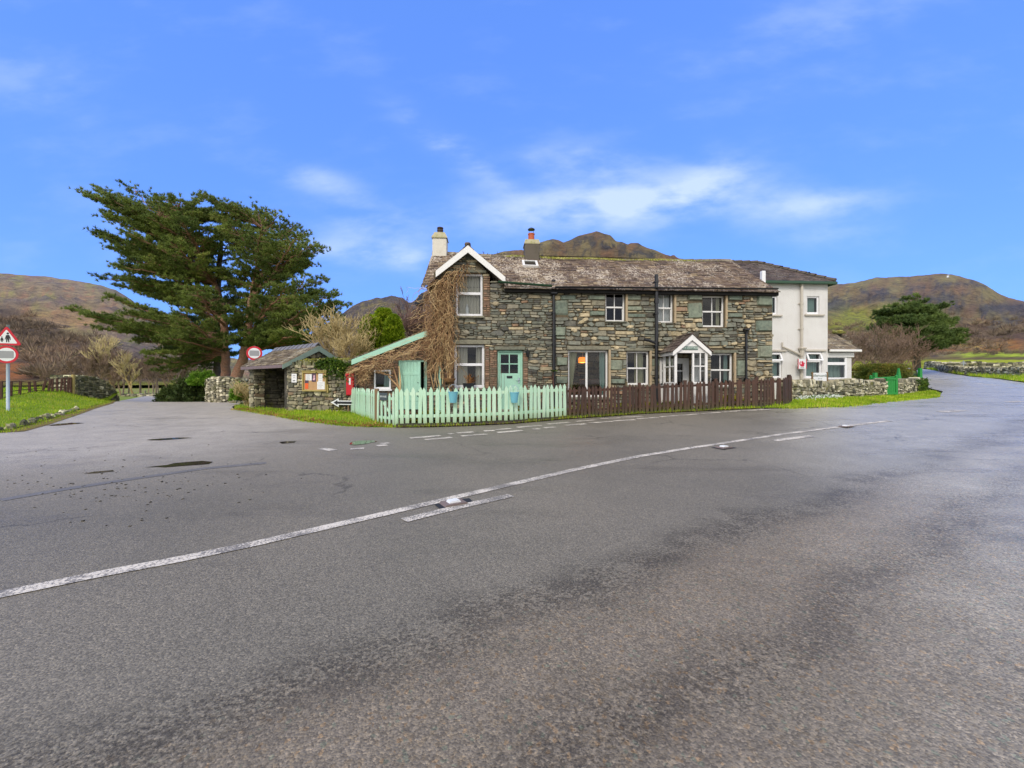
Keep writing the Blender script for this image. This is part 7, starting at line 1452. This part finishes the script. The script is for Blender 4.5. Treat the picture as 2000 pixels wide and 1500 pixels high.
place_bare('shrub', 678, 718, 17.6, 2.0, 56, M_twig3, 'straw coloured bare shrub just behind the lean-to roof', stems=10, depth=4, spread=.55, first=.42, minr=.008, r0=.025)
place_bare('shrub', 808, 700, 24, 4.0, 57, paint('red_twig', (118, 92, 84), .8, .1), 'reddish brown bare shrub between the golden conifers and the creeper', stems=9, depth=5, spread=.5, first=.36, minr=.01, r0=.04)
place_bare('tree', 946, 600, 25, 5.4, 58, M_roomf, 'dark bare twigs showing above the roof between the two chimneys', depth=5, minr=.012, upb=.5)
place_bare('shrub', 484, 790, 20.8, 1.6, 59, M_twig3, 'brownish scrubby bush in the gap left of the shelter', stems=10, depth=4, minr=.008, r0=.02, first=.4)

# leafy bushes and hedges: blades over lumpy volumes
def bush(name, cx_, cy_, z0, rx, ry, h, n, mt, label, cat, L=.12, w=.03, seed=1, shape=None, group=None, lobes=.3, core=True, corem=None):
    rs_ = np.random.default_rng(seed); u = rs_.normal(0, 1, (n, 3)); u /= np.linalg.norm(u, axis=1)[:, None]; u[:, 2] = np.abs(u[:, 2])
    nz = np.array([mn.fractal(Vector(q) * 2.2 + Vector((seed * 3.1, 0, 0)), .8, 2.0, 4) for q in u]); k_ = (1 + lobes * nz) * rs_.uniform(.72, 1.02, n)
    if shape == 'box': k_ = k_ / np.maximum(np.max(np.abs(u) ** 4, axis=1) ** .25 * .0 + (np.sum(np.abs(u) ** 6, axis=1)) ** (1 / 6), .3)
    if shape == 'column': u[:, 2] = u[:, 2]; k_ = k_ * np.where(u[:, 2] > .0, 1, 1); 
    P = u * k_[:, None] * [rx, ry, h]
    if shape == 'column': hgt = rs_.uniform(0, 1, n) ** .8; rr = (1 - hgt ** 3) ** .5 * (1 + lobes * nz) * rs_.uniform(.8, 1.02, n); th = rs_.uniform(0, 6.283, n); P = np.c_[np.cos(th) * rr * rx, np.sin(th) * rr * ry, hgt * h]; u = np.c_[np.cos(th), np.sin(th), np.zeros(n) + .9]
    V = tufts(P, u * .9, 3, L, w, .2, .6); r_ = np.clip(np.repeat(.45 + .55 * nz, 3) + rs_.normal(0, .16, n * 3), 0, 1)
    t = empty(name, (cx_, cy_, z0), 0, label, cat, group); np_mesh('foliage', V, np.arange(len(V)).reshape(-1, 3), mt, rnd=r_, parent=t)
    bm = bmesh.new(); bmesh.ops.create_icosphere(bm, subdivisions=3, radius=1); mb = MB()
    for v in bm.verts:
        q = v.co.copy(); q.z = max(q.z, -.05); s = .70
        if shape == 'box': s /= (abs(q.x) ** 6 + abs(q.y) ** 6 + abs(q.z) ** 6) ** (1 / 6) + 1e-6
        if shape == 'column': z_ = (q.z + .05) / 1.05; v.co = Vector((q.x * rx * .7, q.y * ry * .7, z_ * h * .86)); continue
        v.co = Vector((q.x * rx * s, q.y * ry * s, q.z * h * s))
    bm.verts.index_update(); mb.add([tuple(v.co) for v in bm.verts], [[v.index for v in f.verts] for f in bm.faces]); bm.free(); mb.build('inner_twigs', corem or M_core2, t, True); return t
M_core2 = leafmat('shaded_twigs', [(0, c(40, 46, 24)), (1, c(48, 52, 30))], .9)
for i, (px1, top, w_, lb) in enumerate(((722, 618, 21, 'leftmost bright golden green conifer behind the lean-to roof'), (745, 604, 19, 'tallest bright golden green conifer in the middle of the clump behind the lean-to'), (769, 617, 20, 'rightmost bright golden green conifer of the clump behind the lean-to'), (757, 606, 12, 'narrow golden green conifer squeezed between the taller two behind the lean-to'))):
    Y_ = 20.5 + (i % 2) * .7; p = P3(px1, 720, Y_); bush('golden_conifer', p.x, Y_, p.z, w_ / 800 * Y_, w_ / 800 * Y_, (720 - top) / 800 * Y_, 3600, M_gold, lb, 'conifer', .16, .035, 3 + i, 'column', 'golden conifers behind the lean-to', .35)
hp_ = P3(1740, 745, 25); zt = P3(1740, 711, 25).z; hb = bush('clipped_hedge', hp_.x, 25.6, hp_.z, 1.62, .8, zt - hp_.z, 9000, M_hedge, 'neatly clipped flat topped hedge behind the garden wall, right of the white house', 'hedge', .07, .02, 12, 'box', None, .05); hb.rotation_euler = (0, 0, R(10))
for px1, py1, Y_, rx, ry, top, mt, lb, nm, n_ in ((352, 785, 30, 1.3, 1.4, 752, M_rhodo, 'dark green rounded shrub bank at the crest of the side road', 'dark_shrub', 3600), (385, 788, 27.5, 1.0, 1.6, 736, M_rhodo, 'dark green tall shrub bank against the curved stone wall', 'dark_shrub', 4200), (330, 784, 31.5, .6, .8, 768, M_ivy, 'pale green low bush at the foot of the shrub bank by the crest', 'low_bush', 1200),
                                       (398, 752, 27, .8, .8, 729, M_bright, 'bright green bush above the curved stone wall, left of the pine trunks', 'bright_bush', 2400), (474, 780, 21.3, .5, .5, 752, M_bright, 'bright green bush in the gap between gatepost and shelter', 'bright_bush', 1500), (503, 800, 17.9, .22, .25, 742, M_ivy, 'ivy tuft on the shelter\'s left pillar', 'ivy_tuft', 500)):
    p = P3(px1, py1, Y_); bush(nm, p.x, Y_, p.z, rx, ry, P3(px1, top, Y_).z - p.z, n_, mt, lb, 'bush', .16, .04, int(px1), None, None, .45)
def ivy_on(name, n, place, mt, label, L=.09, w=.03):
    P = np.array([place() for _ in range(n)]); V = tufts(P, np.tile([0, -.6, .1], (n, 1)), 3, L, w, .1, .8); r_ = np.clip(rng.normal(.5, .25, n * 3), 0, 1); o = np_mesh(name, V, np.arange(len(V)).reshape(-1, 3), mt, rnd=r_); return tag(o, label, 'ivy')
def pl():
    while True:
        u, q = random.uniform(1.35, LBw), random.gauss(0, 1); zt = gb(u) + 1.80 + .1 * math.sin(u * 4); dn = abs(random.gauss(0, .26)) * (1.2 if u > 1.7 else .5)
        if dn < .75: p = f3(u, zt - dn + random.uniform(0, .1), random.uniform(-.25, .17)); return p
ivy_on('wall_ivy', 1900, pl, M_ivy, 'green ivy and ferns spilling over the boundary wall between notice board and postbox')
def pr():
    a, b = Vector(WR[1]), Vector(WR[2]); s = random.triangular(0, 1, .9); p = a.lerp(b, s); z_ = g1(p.x, p.y); return (p.x + random.gauss(.04, .06), p.y - abs(random.gauss(.1, .06)), z_ + random.triangular(0, .85, .5))
ivy_on('wall_ivy', 700, pr, M_ivy, 'dark ivy patch on the short wall end right of the green gate')
# snowdrops and bed plants
n_ = 900; s = rng.random(n_); a = np.array(WL[0]); b = np.array(WL[1]); xs = a[0] + (b[0] - a[0]) * s * .95 + .05 + rng.normal(.14, .10, n_); ys = a[1] + (b[1] - a[1]) * s * .95 - np.abs(rng.normal(.16, .12, n_))
P = np.c_[xs, ys, G(xs, ys) + .08 + rng.uniform(.0, .15, n_)]; V = tufts(P, np.tile([0, 0, .2], (n_, 1)), 4, .055, .02, .2, 1.0); r_ = np.repeat(np.where(rng.random(n_) < .62, rng.uniform(0, .6, n_), rng.uniform(.7, 1, n_)), 4)
tag(np_mesh('snowdrops', V, np.arange(len(V)).reshape(-1, 3), M_snow, rnd=r_), kind='stuff')
n_ = 2600; s = rng.random(n_) * (len(fence_edge) - 1.001); i_ = s.astype(int); f_ = s - i_; fe = np.array(fence_edge); base_ = fe[i_] * (1 - f_)[:, None] + fe[i_ + 1] * f_[:, None]; cl = np.array([mn.noise(Vector((q * 1.6, 0, 0))) for q in base_[:, 0]]); kp = cl > -.12; base_ = base_[kp]; n_ = len(base_)
xs = base_[:, 0] + rng.normal(0, .1, n_); ys = base_[:, 1] + rng.uniform(.2, .95, n_); P = np.c_[xs, ys, G(xs, ys) + .06 + rng.uniform(0, .38, n_) * (.5 + cl[kp])]
V = tufts(P, np.tile([0, 0, .3], (n_, 1)), 4, .11, .022, .5, .8); tag(np_mesh('bed_plants', V, np.arange(len(V)).reshape(-1, 3), M_bed, rnd=np.clip(np.repeat(.5 + .6 * cl[kp], 4) + rng.normal(0, .2, 4 * n_), 0, 1)), kind='stuff')
# tall stemmed plant right of the mint door
q = hat(1080, 800, -.55); p = hl(q[0], -.55, q[1]); t = empty('palm_like_plant', p, 0, 'single stemmed plant with a yellow green leaf rosette beside the black drainpipe', 'plant'); zt = hat(1080, 727, -.55)[1] - q[1]
MB().tube([(0, 0, -.2), (.02, 0, zt * .5), (.0, 0, zt)], .022, 6).build('stem', M_rust, t); mb = MB()
for i in range(22):
    a = i * 2.4; l_ = random.uniform(.16, .27); mb.add([(0, 0, zt), (math.cos(a + .25) * l_ * .5, math.sin(a + .25) * l_ * .5, zt + .07), (math.cos(a) * l_, math.sin(a) * l_, zt + random.uniform(-.02, .1)), (math.cos(a - .25) * l_ * .5, math.sin(a - .25) * l_ * .5, zt + .07)], [(0, 1, 2, 3)])
mb.build('leaves', M_ivy, t)
for px1, top, lb in ((1050, 715, 'thin climbing rose stems on the wall right of the mint door'), (966, 690, 'thin bare climber between the lower left window and mint door')):
    mb = MB()
    for i in range(16):
        a = hat(px1 + random.gauss(0, 5), 800, -.1); b = hat(px1 + random.gauss(0, 10), top + random.uniform(0, 50), -.08); mb.tube([(a[0], -.12, a[1]), ((a[0] + b[0]) / 2 + random.gauss(0, .06), -.1, (a[1] + b[1]) / 2), (b[0], -.09, b[1])], [.008, .006, .003], 3)
    tag(mb.build('wall_climber', M_rust if px1 == 1050 else M_bark2, None, False, (HO[0], HO[1], 0), HA), lb, 'climber')

# dry creeper on the gable and over the lean-to
def creeper(mb, n, start, steps, down, side, out, wid, kill, rad=(.004, .011), vlim=(-.6, -.02)):
    for i in range(n):
        u, z, v, di = start(); pts = []; a = random.uniform(-1, 1) * side + di
        for s in range(steps):
            pts.append((u, v, z)); a += random.gauss(0, .5); a *= .82
            u += math.sin(a) * .08 * wid; z -= (math.cos(a) * .08 * down + random.gauss(0, .015)); v += random.gauss(0, .022); v = min(max(v, vlim[0]), vlim[1])
            if kill(u, z): break
        if len(pts) > 2: mb.tube(pts, np.linspace(random.uniform(*rad), .004, len(pts)), 3, caps=False)
mb = MB(); gpk = hat(914, 505); gft = hat(850, 545); bot = hat(860, 735)[1]; wl_, wr_ = hat(842, 640)[0], hat(889, 640)[0]
def st1():
    s = random.random(); u = gft[0] + (gpk[0] - gft[0]) * s + .1; z = gft[1] + (gpk[1] - gft[1]) * s - .1 - abs(random.gauss(0, .12)); return u, z, -random.uniform(.03, .34), 0
creeper(mb, 120, st1, 14, .8, 1.0, 0, 1, lambda u, z: (u > wr_ + .42 and z < w_ul[3] - .15) )
def st2(): u = random.uniform(wl_ - .08, wr_ - .02); z = random.uniform(hat(860, 700)[1], gft[1] + .05); return u, z, -random.uniform(.03, .42), 0
creeper(mb, 290, st2, 22, 1.0, 1.3, 0, .95, lambda u, z: z < bot + .15 * math.sin(u * 9) or u > wr_ + .18 + max(0, .3 * (hat(880, 690)[1] - z)) or u < wl_ - .22)
def st3(): u = random.gauss(wl_ - .22, .16); z = random.uniform(hat(830, 660)[1], hat(830, 560)[1]); return u, z, random.uniform(-.1, .7), 0
creeper(mb, 70, st3, 12, .6, 1.8, 0, 1.4, lambda u, z: u < wl_ - .85, vlim=(-.2, .9))
for i in range(26):                                                    # thick old stems
    u = random.uniform(wl_ + .05, wr_ - .1); z0_ = bot - random.uniform(-.3, .8); pts = [(u + .07 * math.sin(j * 1.3 + i), -.10 - .1 * random.random(), z0_ + j * .32) for j in range(9)]; mb.tube(pts, np.linspace(.016, .008, 9), 4)
tag(mb.build('climbing_creeper', M_vine, None, False, (HO[0], HO[1], 0), HA), 'tangled dry brown creeper hanging from the gable down the cottage\'s left corner', 'climber')
mb = MB(); z_r = lambda u: lt_top(u) + .0
def st4(): u = random.uniform(uL - .05, -.02); return u, z_r(u) - random.uniform(.10, .36) - .1 * random.random(), -random.uniform(.05, .45), random.choice((-1, 1)) * random.uniform(.3, 1.5)
doorl, doorr = sd_[0] - .05, sd_[1] + .05
creeper(mb, 170, st4, 16, .55, 1.6, 0, 1.2, lambda u, z: u > .02 or u < uL - .25 or z > z_r(u) - .02 or (doorl < u < doorr and z < sd_[3] - .02) or z < z_r(u) - .95 or (sw[0] < u < sw[1] and z < sw[3] - .15), rad=(.004, .011))
def st5(): u = random.uniform(uL - .12, uL + .5); return u, z_r(u) - .3, -random.uniform(.05, .4), 0
creeper(mb, 80, st5, 13, .7, 1.2, 0, 1.0, lambda u, z: u < uL - .30 or (u < uL + .02 and z < z_r(uL) - .42) or z < hat(705, 775)[1] or (sw[0] - .02 < u and z < sw[3] - .1), rad=(.004, .011))
for u0_, z0_, u1_, z1_ in ((sw[1] + .35, hat(770, 760)[1], sw[1] - .05, hat(764, 735)[1]), (sw[1] + .3, hat(772, 762)[1], sw[1] + .12, hat(766, 720)[1]), (sw[0] + .1, sw[3] - .05, sw[1] + .1, sw[3] - .2), (sw[1] + .33, hat(772, 770)[1], sw[1] + .3, hat(770, 715)[1])):
    mb.tube([(u0_, -.1, z0_), ((u0_ + u1_) / 2 + .04, -.14, (z0_ + z1_) / 2 - .03), (u1_, -.1, z1_)], [.035, .028, .02], 6)
tag(mb.build('climbing_creeper', M_vine, None, False, (HO[0], HO[1], 0), HA), 'dry brown creeper draped under the lean-to roof around its small window', 'climber')
